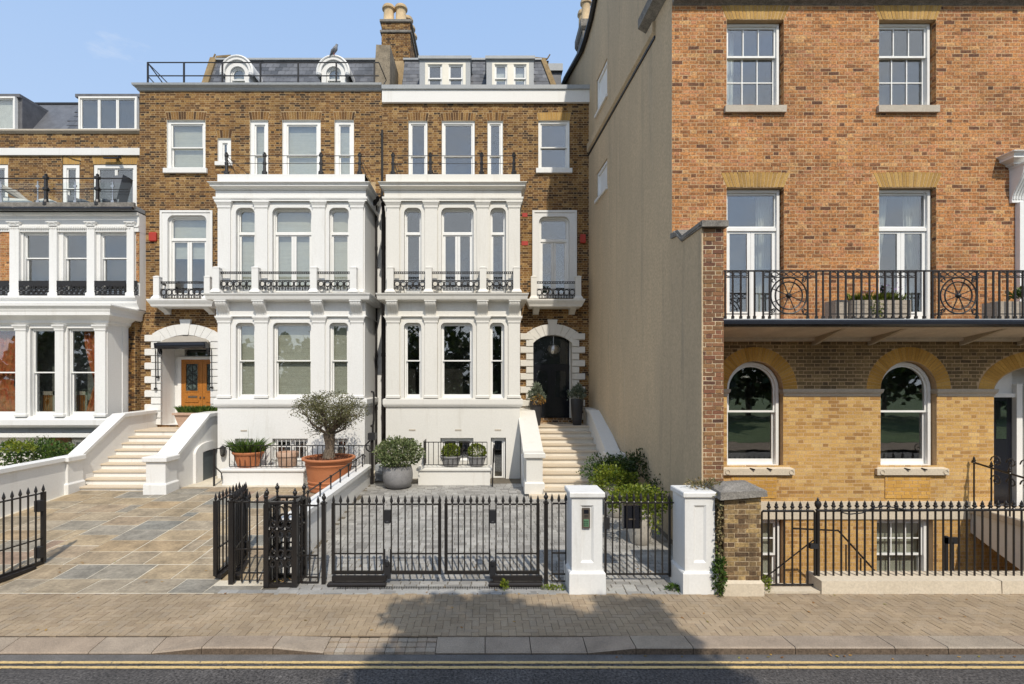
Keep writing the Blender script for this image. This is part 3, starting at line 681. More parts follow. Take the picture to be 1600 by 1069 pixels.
def bay(house, YB, YW, px, m, grilles=None, blinds=None, seed=0):
    """Two storey stuccoed bay. px: dict of photo columns measured on the bay's front plane."""
    zb = lambda py: PZ(py, YB); xb = lambda p: PX(p, YB); zl_ = lambda py: PZ(py, YB - .36)
    X0, X1 = xb(px['edge'][0]), xb(px['edge'][1])
    b = MB()
    opsG = [Op(xb(a), xb(c), zb(622.5), zb(504.5), ('round', .13)) for a, c in px['ops']]
    opsF = [Op(xb(a), xb(c), zb(457.5), zb(325), ('round', .17)) for a, c in px['opsf']]
    opsB = [Op(xb(a), xb(c), zb(d) if d else -.6, zb(e)) for a, c, e, d in px['base']]
    holed(b, X0, X1, -1.5, zb(272.5), YB, opsG + opsF + opsB)
    for o in opsG + opsF + opsB: reveal(b, o, YB, YB + .24)
    for xs in (X0, X1):
        b.face([(xs, YB, -1.5), (xs, YW, -1.5), (xs, YW, zb(272.5)), (xs, YB, zb(272.5))])
    b.face([(X0, YB, zb(272.5)), (X1, YB, zb(272.5)), (X1, YW, zb(272.5)), (X0, YW, zb(272.5))])
    B = b.build('bay', m, house)
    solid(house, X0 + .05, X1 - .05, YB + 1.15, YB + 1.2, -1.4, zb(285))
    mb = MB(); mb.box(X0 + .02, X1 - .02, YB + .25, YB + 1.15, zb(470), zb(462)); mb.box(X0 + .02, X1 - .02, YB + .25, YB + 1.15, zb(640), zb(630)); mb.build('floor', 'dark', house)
    mb = MB(); mb.band(X0, X1, YB, YW, [(.012, zb(637)), (.05, zb(635.5)), (.075, zb(633)), (.085, zb(631)), (.085, zb(624)), (.03, zb(622.6))]); mb.build('sill_band', m, B)
    for a, c in px['pil']:
        x0, x1 = xb(a), xb(c)
        pilaster(B, x0, x1, YB, zb(622), zb(506), zb(495) - zb(506), m)
        pilaster(B, x0, x1, YB, zb(457.5), zb(327), zb(315.5) - zb(327), m)
        console(B, (x0 + x1) / 2, .33, YB, zb(494.5), zl_(468.4), .27, m)
    for o in opsG + opsF:      # moulded architraves round the openings
        mb = MB(); w = .10; ring(mb, o.x0 - w, o.x1 + w, o.z0, o.z1 + w * .8, (w, w, 0, w * .8), (o.top[0], o.top[1] + w * .8), YB - .028, YB + .002); mb.build('architrave', m, B)
    mb = MB(); mb.band(X0, X1, YB, YW, [(.07, zb(495)), (.07, zb(494)), (.03, zb(493.6)), (.03, zb(469))], cap=False); mb.build('frieze', m, B)
    mb = MB(); mb.band(X0, X1, YB, YW, [(.06, zl_(469)), (.10, zl_(468.6)), (.30, zl_(467.4)), (.31, zl_(466)), (.33, zl_(462)), (.36, zl_(460)), (.37, zl_(458.6)), (.37, zl_(457.9)), (0, zl_(457.2))], left=.66, right=.66); mb.build('ledge', m, B)
    mb = MB(); mb.band(X0, X1, YB, YW, [(.075, zb(315.5)), (.075, zb(312.5)), (.10, zb(312)), (.10, zb(309)), (.04, zb(308.6)), (.04, zb(299))], cap=False); mb.build('frieze', m, B)
    cornice(B, X0, X1, YB, YW, zb(299), PZ(283.5, YB - .24), .23, m, left=.8, right=.8)
    mb = MB(); mb.band(X0, X1, YB - .01, YW, [(.0, PZ(284, YB - .24)), (.0, zb(272.6)), (-.02, zb(272.2))]); mb.build('parapet', m, B)
    for i, o in enumerate(opsG):
        window(house, o.x0 + .004, o.x1 - .004, o.z0, o.z1 - .004, YB + .10, 'sash', ('round', .128), blind=(blinds or {}).get(('g', i)), zm=zb(563.5), fw=.045, sw=.036, bottom=.09)
    for i, o in enumerate(opsF):
        window(house, o.x0 + .004, o.x1 - .004, o.z0, o.z1 - .004, YB + .10, 'french' if i == 1 else 'light', ('round', .167), blind=(blinds or {}).get(('f', i)), zm=zb(364), fw=.04, sw=.036)
    for (a, c, e, d), o in zip(px['base'], opsB):
        window(house, o.x0 + .02, o.x1 - .02, o.z0 + .02, o.z1 - .02, YB + .12, 'case', cols=2 if c - a > 30 else 1, fw=.05)
        if grilles:
            g = MB(); n = int((o.x1 - o.x0) / .125)
            for i in range(1, n): g.tube([(o.x0 + (o.x1 - o.x0) * i / n, YB + .05, o.z0 + .05), (o.x0 + (o.x1 - o.x0) * i / n, YB + .05, o.z1)], .011, 5)
            for k in (.25, .62): g.box(o.x0, o.x1, YB + .044, YB + .056, o.z1 - k - .012, o.z1 - k + .012)
            g.build('window_grille', 'joinery', house)
    yp = YB - .22
    posts = [PX(p, yp) for p in px['posts']]; zp = lambda py: PZ(py, yp)
    for x in posts: balcony_post(B, x, yp, zp(458.2), zp(417), .20, m)
    for a, c in zip(posts, posts[1:]): ornament_panel(house, a + .10, c - .10, yp, zp(424.5), zp(438), zp(453))
    # iron terrace rail on the bay's roof
    tr = MB(); ty = YB + .12; tp = [PX(p, ty) for p in px['rail']]; zt = lambda py: PZ(py, ty)
    for p in (249.5, 257.5): pass
    for p, rr in ((243.5, .011), (255.5, .009)): tr.tube([(tp[0], ty, zt(p)), (tp[-1], ty, zt(p))], rr, 5)
    for x in (tp[0], tp[-1]):
        s = 1 if x > -99 else 1
        for p in (243.5, 255.5): tr.tube([(x, ty, zt(p)), (x, YW, zt(p))], .009, 5)
    for x in (tp[0], tp[-1]): tr.tube([(x, ty, zt(247)), (x + .10, ty + .75, zt(272.5))], .011, 5)
    T = tr.build('terrace_railing', 'iron', house)
    for x in tp:
        mb = MB(); mb.lathe(x, ty, [(.085, zt(272.4)), (.085, zt(269)), (.05, zt(267)), (.045, zt(258)), (.06, zt(257)), (.06, zt(254.5)), (.042, zt(253)), (.04, zt(245.5)), (.065, zt(244.5)), (.065, zt(241.5)), (.03, zt(240.5)), (.045, zt(239.2)), (.01, zt(238))], 8)
        mb.build('post', 'iron', T)
    return B, X0, X1

def arched_entrance(house, px, Y, ycrown, yspring, yimp, ybase, thick_px, m, wide, narrow, left_only_to=None, right=True):
    """White rusticated quoins, voussoirs and keystone round a segmental headed porch; returns the opening."""
    x0, x1 = PX(px[0], Y), PX(px[1], Y); z = lambda p: PZ(p, Y)
    rise = z(ycrown) - z(yspring); op = Op(x0, x1, z(ybase), z(ycrown), ('arch', rise)); c = (x0 + x1) / 2; h = (x1 - x0) / 2
    t = thick_px * Y / F; n = 9; zs = z(yspring)
    Rr = (h * h + rise * rise) / (2 * rise); zc = zs + rise - Rr; amax = math.asin(h / Rr)
    for i in range(n):
        a0 = -amax + 2 * amax * i / n; a1 = -amax + 2 * amax * (i + 1) / n
        key = i == n // 2; tt = t * (1.42 if key else 1); pr = .09 if key else .06; g = .006
        k = 1.9 if key else 1
        e0 = a0 - (.02 if key else 0); e1 = a1 + (.02 if key else 0)
        p = [(c + Rr * sin(a0) + g, zc + Rr * cos(a0)), (c + Rr * sin(a1) - g, zc + Rr * cos(a1)), (c + (Rr + tt) * sin(e1 * 1.12) - g, zc + (Rr + tt) * cos(e1 * 1.05)), (c + (Rr + tt) * sin(e0 * 1.12) + g, zc + (Rr + tt) * cos(e0 * 1.05))]
        mb = MB(); mb.xz(p, Y - pr, Y + .01); mb.build('keystone' if key else 'voussoir', m, house)
    zq = z(yimp); n = 13; hq = (zq - z(ybase)) / n
    for side in (0, 1):
        if side and not right: continue
        for i in range(n):
            w = wide if i % 2 == 0 else narrow
            a, b = (x0 - w, x0) if side == 0 else (x1, x1 + w); za, zb_ = zq - (i + 1) * hq, zq - i * hq
            mb = MB(); q = .014
            mb.hexa([(a, Y - .02, za), (b, Y - .02, za), (b, Y + .01, za), (a, Y + .01, za), (a, Y - .02, zb_), (b, Y - .02, zb_), (b, Y + .01, zb_), (a, Y + .01, zb_)])
            mb.hexa([(a + q, Y - .075, za + .02), (b - .001, Y - .075, za + .02), (b - .001, Y - .018, za + .006), (a + .002, Y - .018, za + .006), (a + q, Y - .075, zb_ - .02), (b - .001, Y - .075, zb_ - .02), (b - .001, Y - .018, zb_ - .006), (a + .002, Y - .018, zb_ - .006)])
            mb.build('quoin', m, house)
    mb = MB(); reveal(mb, op, Y - .02, Y + .75); mb.face([(x0, Y, op.z0 + .002), (x1, Y, op.z0 + .002), (x1, Y + .75, op.z0 + .002), (x0, Y + .75, op.z0 + .002)]); mb.build('porch', m, house)
    return op

def small_balcony(house, px, posts, Y, m, py=(430, 467, 478), bx=None):
    """Stone slab on two brackets with corner posts and one iron panel."""
    yf = Y - .62; x0, x1 = PX(px[0], yf), PX(px[1], yf); z = lambda p: PZ(p, yf)
    mb = MB(); mb.band(x0 + .12, x1 - .12, yf + .12, Y, [(.0, z(py[2] + 1)), (.03, z(py[2])), (.05, z(py[2] - 3)), (.10, z(py[1] + 4)), (.12, z(py[1] + 2)), (.12, z(py[1])), (0, z(py[1] - .8))]); b = mb.build('balcony', m, house)
    pp = [PX(p, yf + .13) for p in posts]
    for x in pp: balcony_post(b, x, yf + .15, z(py[1]), z(py[0]), .19, m)
    ornament_panel(house, pp[0] + .095, pp[1] - .095, yf + .15, z(py[0] + 8.5), z(py[0] + 20), z(py[1] - 2))
    for x in (x0 + .35, x1 - .35): console(b, x, .2, Y, z(py[2] + 10), z(py[2]), .40, m)
    for x in pp:
        mb = MB(); mb.box(x - .02, x + .02, yf + .24, Y, z(py[0] + 12), z(py[0] + 9)); mb.build('side_rail', 'iron', b)

def steps(par, x0, x1, y0, z0, n, tread, rise, first, yend, zbase, rm='limeriser'):
    me = None
    for i in range(n):
        last = i == n - 1
        h = first if i == 0 else rise; zt = z0 + rise * i; yy = y0 + tread * i
        d = (yend - yy) if last else tread + .06
        if i in (0, n - 1): q = None
        b = MB(); w = x1 - x0
        b.box(-w / 2, w / 2, 0, d, -.038, 0, 0, .5); b.box(-w / 2 + .002, w / 2 - .002, .042, d - .01, -h, -.037, 1, .5)
        inst('step', b.mesh('step', ['lime', rm]), par, ((x0 + x1) / 2, yy, zt))
# ================================================================== HOUSE 2 (left of the pair, white bay, roof railing)
YL, YB = 17.5, 15.85
zl = lambda p: PZ(p, YL); xl = lambda p: PX(p, YL)
PARTY = xl(597.3)
H2 = thing('terrace_house', 'brown brick terraced house with white bay, black roof railing and two round-headed dormers', 'house', (-7.7, YL, .37), 'terraced villas')
X2 = xl(218)
def flat_ops(lst): return [Op(xl(a), xl(b), zl(d), zl(c)) for a, b, c, d in lst]
def stock_wall(house, x0, x1, ztop, ops, arches, n, seed, extra=(), zlow=0.0, Y=YL, mort='stock_mortar', zones=()):
    mb = MB(); holed(mb, x0, x1, zlow, ztop, Y + .0015, ops)
    for o in ops: reveal(mb, o, Y + .004, Y + .16) if not o.top else None
    w = mb.build('front_wall', mort, house)
    bricks(w, 'stock', x0, x1, zlow, ztop, Y, list(ops) + list(arches) + list(zones), n, seed)
    return w
o2 = flat_ops([(260.6, 321, 187.5, 263.5), (340, 361, 216, 253), (390.6, 419, 187.5, 277), (441, 501, 187.5, 277), (522.7, 553, 187.5, 277)])
door2 = Op(xl(253), xl(330), zl(664), zl(523), ('arch', .26))
fw2 = Op(xl(263), xl(324), zl(466), zl(337))
a2 = [Trap(o.x0, o.x1, o.z1, o.z1 + .26, .05) for o in o2]
quoinz = lambda l, r, op: [Op(l, op.x0, op.z0, zl(523)), Op(op.x1, r, op.z0, zl(523)), Op(op.x0 - .02, op.x1 + .02, zl(534), op.z1 + .35, ('arch', .6))]
wall2 = stock_wall(H2, X2, PARTY, zl(143), o2 + [door2, fw2], a2, 300, 1, zones=quoinz(door2.x0 - .34, door2.x1 + .34, door2) + [Op(-8.3, -3.8, 0, zl(286))])
for o in o2: flat_arch(H2, o.x0, o.x1, o.z1 + .004, o.z1 + .255, .045, YL, 'stock', camber=.03)
WALLY = YL
def lined(house, o, d=.16):      # painted timber box lining of a window opening
    mb = MB(); reveal(mb, Op(o.x0 + .003, o.x1 - .003, o.z0 + .003, o.z1 - .003), YL + .002, YL + d); mb.build('window_lining', 'joinery', house)
sl2 = (.09, .09, .17, 'white')
for i, o in enumerate(o2):
    lined(H2, o)
    if i == 1: window(H2, o.x0 + .01, o.x1 - .01, o.z0, o.z1 - .01, YL + .05, 'case', fw=.13, sill=(.07, .08, .14, 'white'))
    else: window(H2, o.x0 + .01, o.x1 - .01, o.z0, o.z1 - .01, YL + .06, 'sash', blind=[.98, 0, .98, .98, .98][i], sill=sl2 if i == 0 else None, zm=zl(229 if i == 0 else 241), fw=.10 if i == 0 else .12)
# tall window over the door in a stucco surround
def surround(house, px, op, Y, ytop, m, w=.2):
    x0, x1 = PX(px[0], Y), PX(px[1], Y); zt = PZ(ytop, Y)
    mb = MB(); ring(mb, x0, x1, op.z0, zt, (op.x0 - x0, x1 - op.x1, 0, zt - op.z1), None, Y - .05, Y + .01)
    ring(mb, x0 - .03, x1 + .03, op.z0, zt + .03, (.07, .07, 0, .07), None, Y - .075, Y - .045)
    o = Op(op.x0 + .003, op.x1 - .003, op.z0, op.z1 - .003, ('round', .2)); reveal(mb, o, Y - .05, Y + .18)
    for sx in (0, 1):      # filled shoulders of the rounded head
        c = curve(op.x0, op.x1, op.z1, ('round', .2)); pts = [q for q in c if (q[0] < (op.x0 + op.x1) / 2) == (sx == 0)]
        corner = (op.x0, op.z1) if sx == 0 else (op.x1, op.z1); mb.face([(q[0], Y - .049, q[1]) for q in pts] + [(corner[0], Y - .049, corner[1])])
    mb.build('window_surround', m, house)
surround(H2, (253, 332), fw2, YL, 331, 'white')
window(H2, fw2.x0 + .004, fw2.x1 - .004, fw2.z0, fw2.z1 - .004, YL + .06, 'french', ('round', .197), blind=.50, zm=zl(374), fw=.07)
small_balcony(H2, (228.5, 333), (246, 325), YL, 'white')
bay(H2, YB, YL, dict(edge=(340, 570), ops=[(369, 398.5), (427, 486.5), (515, 544.5)], opsf=[(369, 398.5), (426, 487), (514.5, 545.5)], pil=[(342, 361), (399.8, 419), (489.3, 508.3), (549, 568)],
    base=[(367, 395.5, 685.5, 722), (425.5, 481, 685.5, 722), (520.5, 543, 685.5, 722)], posts=(339.5, 400.3, 491.2, 552.8), rail=(354, 413.5, 501.5, 562)), 'white', grilles=True,
    blinds={('g', 0): .98, ('g', 1): .98, ('g', 2): .98, ('f', 0): .98, ('f', 1): .98, ('f', 2): .98})
# parapet coping, body, roof
mb = MB(); mb.band(X2, PARTY, YL, YL + .5, [(.01, zl(143)), (.05, zl(142)), (.07, zl(139)), (.16, zl(136.5)), (.17, zl(133.4)), (.02, zl(132.6))], right=0); mb.build('parapet_coping', 'lead', H2)
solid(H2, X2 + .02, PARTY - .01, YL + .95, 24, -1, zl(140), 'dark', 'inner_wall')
mb = MB(); mb.box(X2, X2 + .3, YL + .02, 24, -1, zl(144)); mb.build('flank_wall', 'stock_mortar', H2)
mb = MB(); mb.box(X2, PARTY, YL + .3, YL + .96, zl(141), zl(139)); mb.build('gutter_roof', 'lead', H2)
MY0, MZ0, MY1 = 18.42, 13.2, 19.5
MZ1 = PZ(95, MY1)
def slates(house, X0, X1, nmax, holes, seed, sh=lambda z: (0, 0)):
    rg = random.Random(seed); L = sqrt((MY1 - MY0) ** 2 + (MZ1 - MZ0) ** 2); th = atan2(MZ1 - MZ0, MY1 - MY0)
    mb = MB(); e0, e1 = sh(MZ0), sh(MZ1); mb.face([(X0 + e0[0], MY0, MZ0), (X1 + e0[1], MY0, MZ0), (X1 + e1[1], MY1, MZ1), (X0 + e1[0], MY1, MZ1)])
    mb.face([(X0, MY1, MZ1), (X1, MY1, MZ1), (X1, 24, MZ1 + .1), (X0, 24, MZ1 + .1)]); r = mb.build('roof', 'slate', house)
    lib = {}; h = .19; n = int(L / h); cnt = 0; rest = MB(); wS = .26
    for k in range(n):
        t0 = L * k / n; zz = MZ0 + t0 * sin(th); a = sh(zz); x = X0 + a[0] - (wS / 2 if k % 2 else 0)
        while x < X1 + a[1]:
            u, v = max(x, X0 + a[0]), min(x + wS - .006, X1 + a[1]); x += wS
            if v - u < .08 or any(hx0 < (u + v) / 2 < hx1 and zz < hz for hx0, hx1, hz in holes): continue
            key = (round(v - u, 2), rg.randrange(8))
            if key not in lib:
                b = MB(); w = key[0]; b.box(-w / 2, w / 2, -.008, .0, 0, h * 1.04, 0, (key[1] + .5) / 8, 'b'); lib[key] = b.mesh('slate', 'slate')
            o = inst('slate', lib[key], r, ((u + v) / 2, MY0 + t0 * cos(th) - .012, MZ0 + t0 * sin(th) + .004), (-(pi / 2 - th) - .03, 0, 0)); cnt += 1
    return r
def ridge(house, x0, x1): 
    mb = MB(); mb.box(x0, x1, MY1 - .10, MY1 + .14, MZ1 - .02, MZ1 + .05); mb.build('ridge_flashing', 'lead', house)
    mb = MB(); mb.box(x0, x1, MY1 + .0, MY1 + .25, MZ1 + .05, MZ1 + .11); mb.build('ridge_roll', 'rubber', house)
RX0 = -10.28
d2 = [PX(371.5, 18.3), PX(521.5, 18.3)]
slates(H2, RX0, PARTY - .05, 300, [(x - .5, x + .5, 14.6) for x in d2], 21)
ridge(H2, RX0, PARTY)
mb = MB(); mb.yz([(MY0 - .06, MZ0 + .02), (MY0 + .1, MZ0 + .02), (MY1 + .1, MZ1 + .02), (MY1 - .06, MZ1 + .10)], RX0 - .22, RX0 + .02); mb.build('verge', 'tile', H2)
mb = MB(); mb.tube([(RX0 - .1, MY1 - .05, MZ1 + .05), (RX0 - .02, MY1 - .05, MZ1 + .22)], .03, 5); mb.tube([(RX0 + .0, MY1, MZ1 + .12), (RX0 + .55, MY1, MZ1 + .16)], .07, 6); mb.build('ridge_tile', 'tile', H2)
def round_dormer(house, x):
    yf = 18.28; z = lambda p: PZ(p, yf); zb, zs = MZ0 - .05, z(113.5); w = .43
    p = [(x - w, zb), (x + w, zb)] + [(x + w * cos(pi * i / 16), zs + w * sin(pi * i / 16)) for i in range(17)]
    op = Op(x - .27, x + .27, zb + .1, z(103.5), ('arch', .27))
    mb = MB(); k = [q for q in p[2:]]; c = curve(op.x0, op.x1, op.z1, op.top, 16)[::-1]
    for i in range(16): mb.face([(k[i][0], yf, k[i][1]), (k[i + 1][0], yf, k[i + 1][1]), (c[i + 1][0], yf, c[i + 1][1]), (c[i][0], yf, c[i][1])])
    zso = op.z1 - .27
    mb.face([(x + w, yf, zb), (x + w, yf, zs), (op.x1, yf, zso), (op.x1, yf, zb)]); mb.face([(x - w, yf, zb), (x - w, yf, zs), (op.x0, yf, zso), (op.x0, yf, zb)])
    reveal(mb, op, yf, yf + .2)
    for i in range(len(p)):
        a, b = p[i], p[(i + 1) % len(p)]; mb.face([(a[0], yf, a[1]), (b[0], yf, b[1]), (b[0], yf + 1.3, b[1]), (a[0], yf + 1.3, a[1])])
    D = mb.build('dormer', 'white', house)
    mb = MB(); pts = lambda rr, yy: [(x + rr * cos(pi * (i - 1) / 18), yy, zs + rr * sin(pi * (i - 1) / 18)) for i in range(21)]
    for ra, rb, ya, yb in ((w, w + .17, yf - .07, yf - .07), (w + .17, w + .17, yf - .07, yf + 1.2), (w, w, yf, yf - .07)):
        A, B_ = pts(ra, ya), pts(rb, yb)
        for i in range(20): mb.face([A[i], A[i + 1], B_[i + 1], B_[i]])
    mb.tube(pts(w + .12, yf - .07), .035, 6)
    mb.build('hood', 'white', D, smooth=True)
    for s in (-1, 1):
        mb = MB(); mb.lathe(x + s * (w + .08), yf - .08, [(.02, zs - .2), (.09, zs - .16), (.06, zs - .06)], 8); mb.build('hood_stop', 'lead', D)
    window(house, op.x0 + .005, op.x1 - .005, op.z0, op.z1 - .005, yf + .07, 'sash', ('arch', .262), zm=z(122.5), fw=.035, blind=.98)
    return D
for x in d2: round_dormer(H2, x)
# roof railing on the parapet
yr = YL + .02; zr = lambda p: PZ(p, yr); xr = lambda p: PX(p, yr)
rr = MB(); xa, xe = xr(230.5), xr(592)
for p in (97.8, 118.6): rr.tube([(xa, yr, zr(p)), (xe, yr, zr(p))], .022, 6)
rr.tube([(xa, yr, zr(98)), (xa + .1, yr + 1.7, zr(125))], .02, 5); rr.tube([(xa, yr, zr(98)), (xr(265), yr, zr(133))], .018, 5); rr.tube([(xa, yr, zr(118.6)), (xr(244), yr, zr(133))], .018, 5)
rr.tube([(xe, yr, zr(98)), (xr(599), yr + .5, zr(112)), (xr(594), yr + .2, zr(133))], .018, 5)
RRo = rr.build('roof_railing', 'iron', H2)
for p in (231, 287.5, 347.5, 407, 466, 525.5, 585):
    mb = MB(); mb.box(xr(p) - .025, xr(p) + .025, yr - .02, yr + .02, zr(133.2), zr(97.5)); mb.build('rail_post', 'iron', RRo)
# porch, oak doors, awning, alarm box
op = arched_entrance(H2, (253, 330), YL, 523.5, 535, 523.5, 664, 17, 'white', .56, .34)
yd = YL + .72; zd = lambda p: PZ(p, yd); xd = lambda p: PX(p, yd)
mb = MB(); mb.box(op.x0, op.x1, yd + .02, yd + .06, op.z0, op.z1); mb.build('porch_back', 'white', H2)
DZ0, DZ1 = op.z0 + .05, zd(562)
DX0, DX1 = xd(284), xd(346)
mb = MB(); ring(mb, DX0 - .12, min(DX1 + .12, op.x1), DZ0 - .05, DZ1 + .10, (.12, .02, 0, .10), None, yd - .04, yd + .02); mb.build('door_frame', 'joinery', H2)
mb = MB(); mb.box(DX0 + .1, op.x1 - .02, yd - .01, yd + .01, DZ1 + .13, DZ1 + .36); mb.build('fanlight', 'glass', H2)
mb = MB(); mb.box(DX0 + .1, op.x1 - .02, yd + .011, yd + .018, DZ1 + .13, DZ1 + .36); mb.build('fanlight_backing', 'dark', H2)
dc = xd(317)
for s, (a, b) in enumerate(((DX0, dc - .004), (dc + .004, min(op.x1 - .01, 2 * dc - DX0)))):
    mb = MB(); gx0, gx1 = a + (b - a) * .22, a + (b - a) * .80; gz0, gz1 = zd(611), zd(568.5)
    holed(mb, a, b, DZ0, DZ1, yd - .03, [Op(gx0, gx1, gz0, gz1)]); reveal(mb, Op(gx0, gx1, gz0, gz1), yd - .03, yd + .01); reveal(mb, Op(a, b, DZ0, DZ1), yd - .03, yd + .015)
    ring(mb, gx0 - .03, gx1 + .03, gz0 - .03, gz1 + .03, (.035, .035, .035, .035), None, yd - .045, yd - .028)
    mb.box(a + .10, b - .10, yd - .04, yd - .028, DZ0 + .12, DZ0 + .38); mb.box(a + .13, b - .13, yd - .055, yd - .038, zd(628.5), zd(626.5))
    d = mb.build('door', 'wood', H2)
    mb = MB(); mb.box(gx0, gx1, yd + .004, yd + .012, gz0, gz1); mb.build('leaded_pane', mat('leaded_glass', (.10, .13, .12), .25, .8, 14, .4, 5), d)
    mb = MB(); cxx = (gx0 + gx1) / 2; zz = (gz0 + gz1) / 2; hw = (gx1 - gx0) / 2; hh = (gz1 - gz0) / 2
    for k in range(3):
        zc = gz0 + hh * 2 * (k + .5) / 3; mb.tube([(cxx + hw * .75 * cos(2 * pi * i / 12), yd, zc + hh * .30 * sin(2 * pi * i / 12)) for i in range(12)], .011, 4, closed=True)
        for q in (-1, 1): mb.tube([(cxx, yd, zc - hh * .3), (cxx + q * hw * .9, yd, zc), (cxx, yd, zc + hh * .3)], .008, 4)
    mb.tube([(cxx, yd, gz0), (cxx, yd, gz1)], .01, 4); mb.build('lead_tracery', 'iron', d)
    mb = MB(); mb.lathe(0, 0, [(.02, 0), (.035, .02), (.02, .05)], 10); o = mb.build('knob', 'bronze', d, local=True); o.location = ((b - .06) if s == 0 else (a + .06), yd - .03, zd(621)); o.rotation_euler = (pi / 2, 0, 0)
    if s == 0: mb = MB(); mb.box(a + (b - a) * .33, a + (b - a) * .76, yd - .042, yd - .029, zd(621.5), zd(618.5)); mb.build('letter_plate', 'bronze', d)
aw = thing('awning', 'rolled grey awning with black cassette across the arched porch of oak doors', 'awning', (op.x0 + .8, YL - .3, zl(540)))
mb = MB(); mb.tube([(op.x0 + .02, YL - .25, zl(541)), (op.x1 - .03, YL - .25, zl(540))], .12, 10); mb.build('cassette', 'blackpaint', aw, smooth=True)
mb = MB(); n = 10
for i in range(n):
    a = (op.x0 + op.x1) / 2 - (op.x1 - op.x0) * .5 * cos(pi * i / n) * .96; b = (op.x0 + op.x1) / 2 - (op.x1 - op.x0) * .5 * cos(pi * (i + 1) / n) * .96
    za, zb_ = zl(534) + .22 * sin(pi * i / n), zl(534) + .22 * sin(pi * (i + 1) / n)
    mb.face([(a, YL - .03, za), (b, YL - .03, zb_), (b, YL - .25, zl(537)), (a, YL - .25, zl(537))])
mb.build('canopy', 'canopy', aw)
for x, q in ((op.x0 - .02, 1), (op.x1 - .06, -1)):
    mb = MB(); mb.yz([(YL - .36, zl(537)), (YL - .10, zl(537)), (YL - .02, zl(550)), (YL - .06, zl(555)), (YL - .16, zl(546)), (YL - .33, zl(545))], x - .03, x + .05); mb.build('bracket', 'blackpaint', aw)
for x, l in ((xl(246.5), 606), (xl(250), 588), (xl(333.5), 604)):
    mb = MB(); mb.tube([(x, YL - .13, zl(546)), (x + .01, YL - .13, zl(l))], .014, 5); mb.box(x - .03, x + .05, YL - .16, YL - .10, zl(l + 3), zl(l)); mb.build('folding_arm', 'iron', aw)
def alarm(house, px, Y=YL):
    z = lambda p: PZ(p, Y); mb = MB(); mb.band(PX(px[0], Y), PX(px[1], Y), Y - .06, Y, [(0, z(px[3])), (.012, z(px[3]) + .03), (.012, z(px[2]) - .03), (-.01, z(px[2]))]); mb.build('alarm_box', 'red', house)
alarm(H2, (235, 245.3, 363.5, 377.5))
mb = MB(); mb.box(PX(346, YB + .1), PX(352, YB + .1), YB - .2, YB + .0, PZ(712, YB), PZ(701, YB)); 

# ================================================================== HOUSE 3 (right of the pair, cream bay, two square dormers)
H3 = thing('terrace_house', 'terraced house with cream bay, white parapet band and two paired-sash box dormers', 'house', (0, YL, .37), 'terraced villas')
X3 = 3.505
o3 = flat_ops([(638, 668, 189, 277), (690, 742, 189, 277), (761.5, 786, 189, 277), (841, 890, 188.5, 263.5)])
door3 = Op(xl(833), xl(893), zl(654), zl(523.5), ('arch', .26)); fw3 = Op(xl(842), xl(889), zl(466), zl(339))
a3 = [Trap(o.x0, o.x1, o.z1, o.z1 + .26, .05) for o in o3]
wall3 = stock_wall(H3, PARTY, X3, zl(162), o3 + [door3, fw3], a3, 300, 2, zones=quoinz(door3.x0 - .25, door3.x1 + .25, door3) + [Op(-3.0, 1.0, 0, zl(286))])
for i, o in enumerate(o3): flat_arch(H3, o.x0, o.x1, o.z1 + .004, o.z1 + .255, .045, YL, 'stock' if i < 3 else 'rubbed', camber=.03)
for i, o in enumerate(o3):
    lined(H3, o); window(H3, o.x0 + .01, o.x1 - .01, o.z0, o.z1 - .01, YL + .05, 'sash', sill=(.09, .09, .17, 'white') if i == 3 else None, zm=zl(229 if i == 3 else 242), fw=.07, blind=None)
surround(H3, (833, 899.5), fw3, YL, 331, 'white')
window(H3, fw3.x0 + .004, fw3.x1 - .004, fw3.z0, fw3.z1 - .004, YL + .06, 'french', ('round', .197), zm=zl(375.5), fw=.06)
small_balcony(H3, (823, 914.5), (834, 903), YL, 'cream')
bay(H3, YB, YL, dict(edge=(603, 812.5), ops=[(631.5, 658.5), (689, 738.5), (765.5, 788)], opsf=[(631.5, 658.5), (689.5, 740), (766, 790.5)], pil=[(605, 624.3), (664, 683.5), (745, 763.3), (794.3, 812.3)],
    base=[(636, 646, 684.5, 716), (688, 739.6, 684.5, 722), (767, 790.5, 684, 751)], posts=(610.5, 670, 754.8, 807), rail=(614, 672.5, 752.5, 803)), 'cream')
wz = lambda p: PZ(p, YL)
mb = MB(); mb.box(PARTY + .01, X3, YL - .10, YL + .3, wz(162), wz(142.5)); mb.build('parapet_band', 'white', H3)
mb = MB(); mb.box(PARTY + .005, X3 - .002, YL - .15, YL + .5, wz(142.4), wz(136.2)); mb.build('parapet_coping', 'lead', H3)
solid(H3, PARTY + .01, X3 + .2, YL + .95, 24, -1, zl(145), 'dark', 'inner_wall')
mb = MB(); mb.box(PARTY, X3, YL + .3, YL + .96, zl(146), zl(143)); mb.build('gutter_roof', 'lead', H3)
yd3 = 18.3; boxes = [(655.5, 735), (760, 834)]
bx3 = [(PX(a, yd3), PX(b, yd3)) for a, b in boxes]
slates(H3, PARTY + .45, 2.38, 300, [(a - .02, b + .02, 15.3) for a, b in bx3], 33, sh=lambda z: (0, .28 - .56 * (z - MZ0) / (MZ1 - MZ0)))
ridge(H3, PARTY + .4, 2.1)
mb = MB()
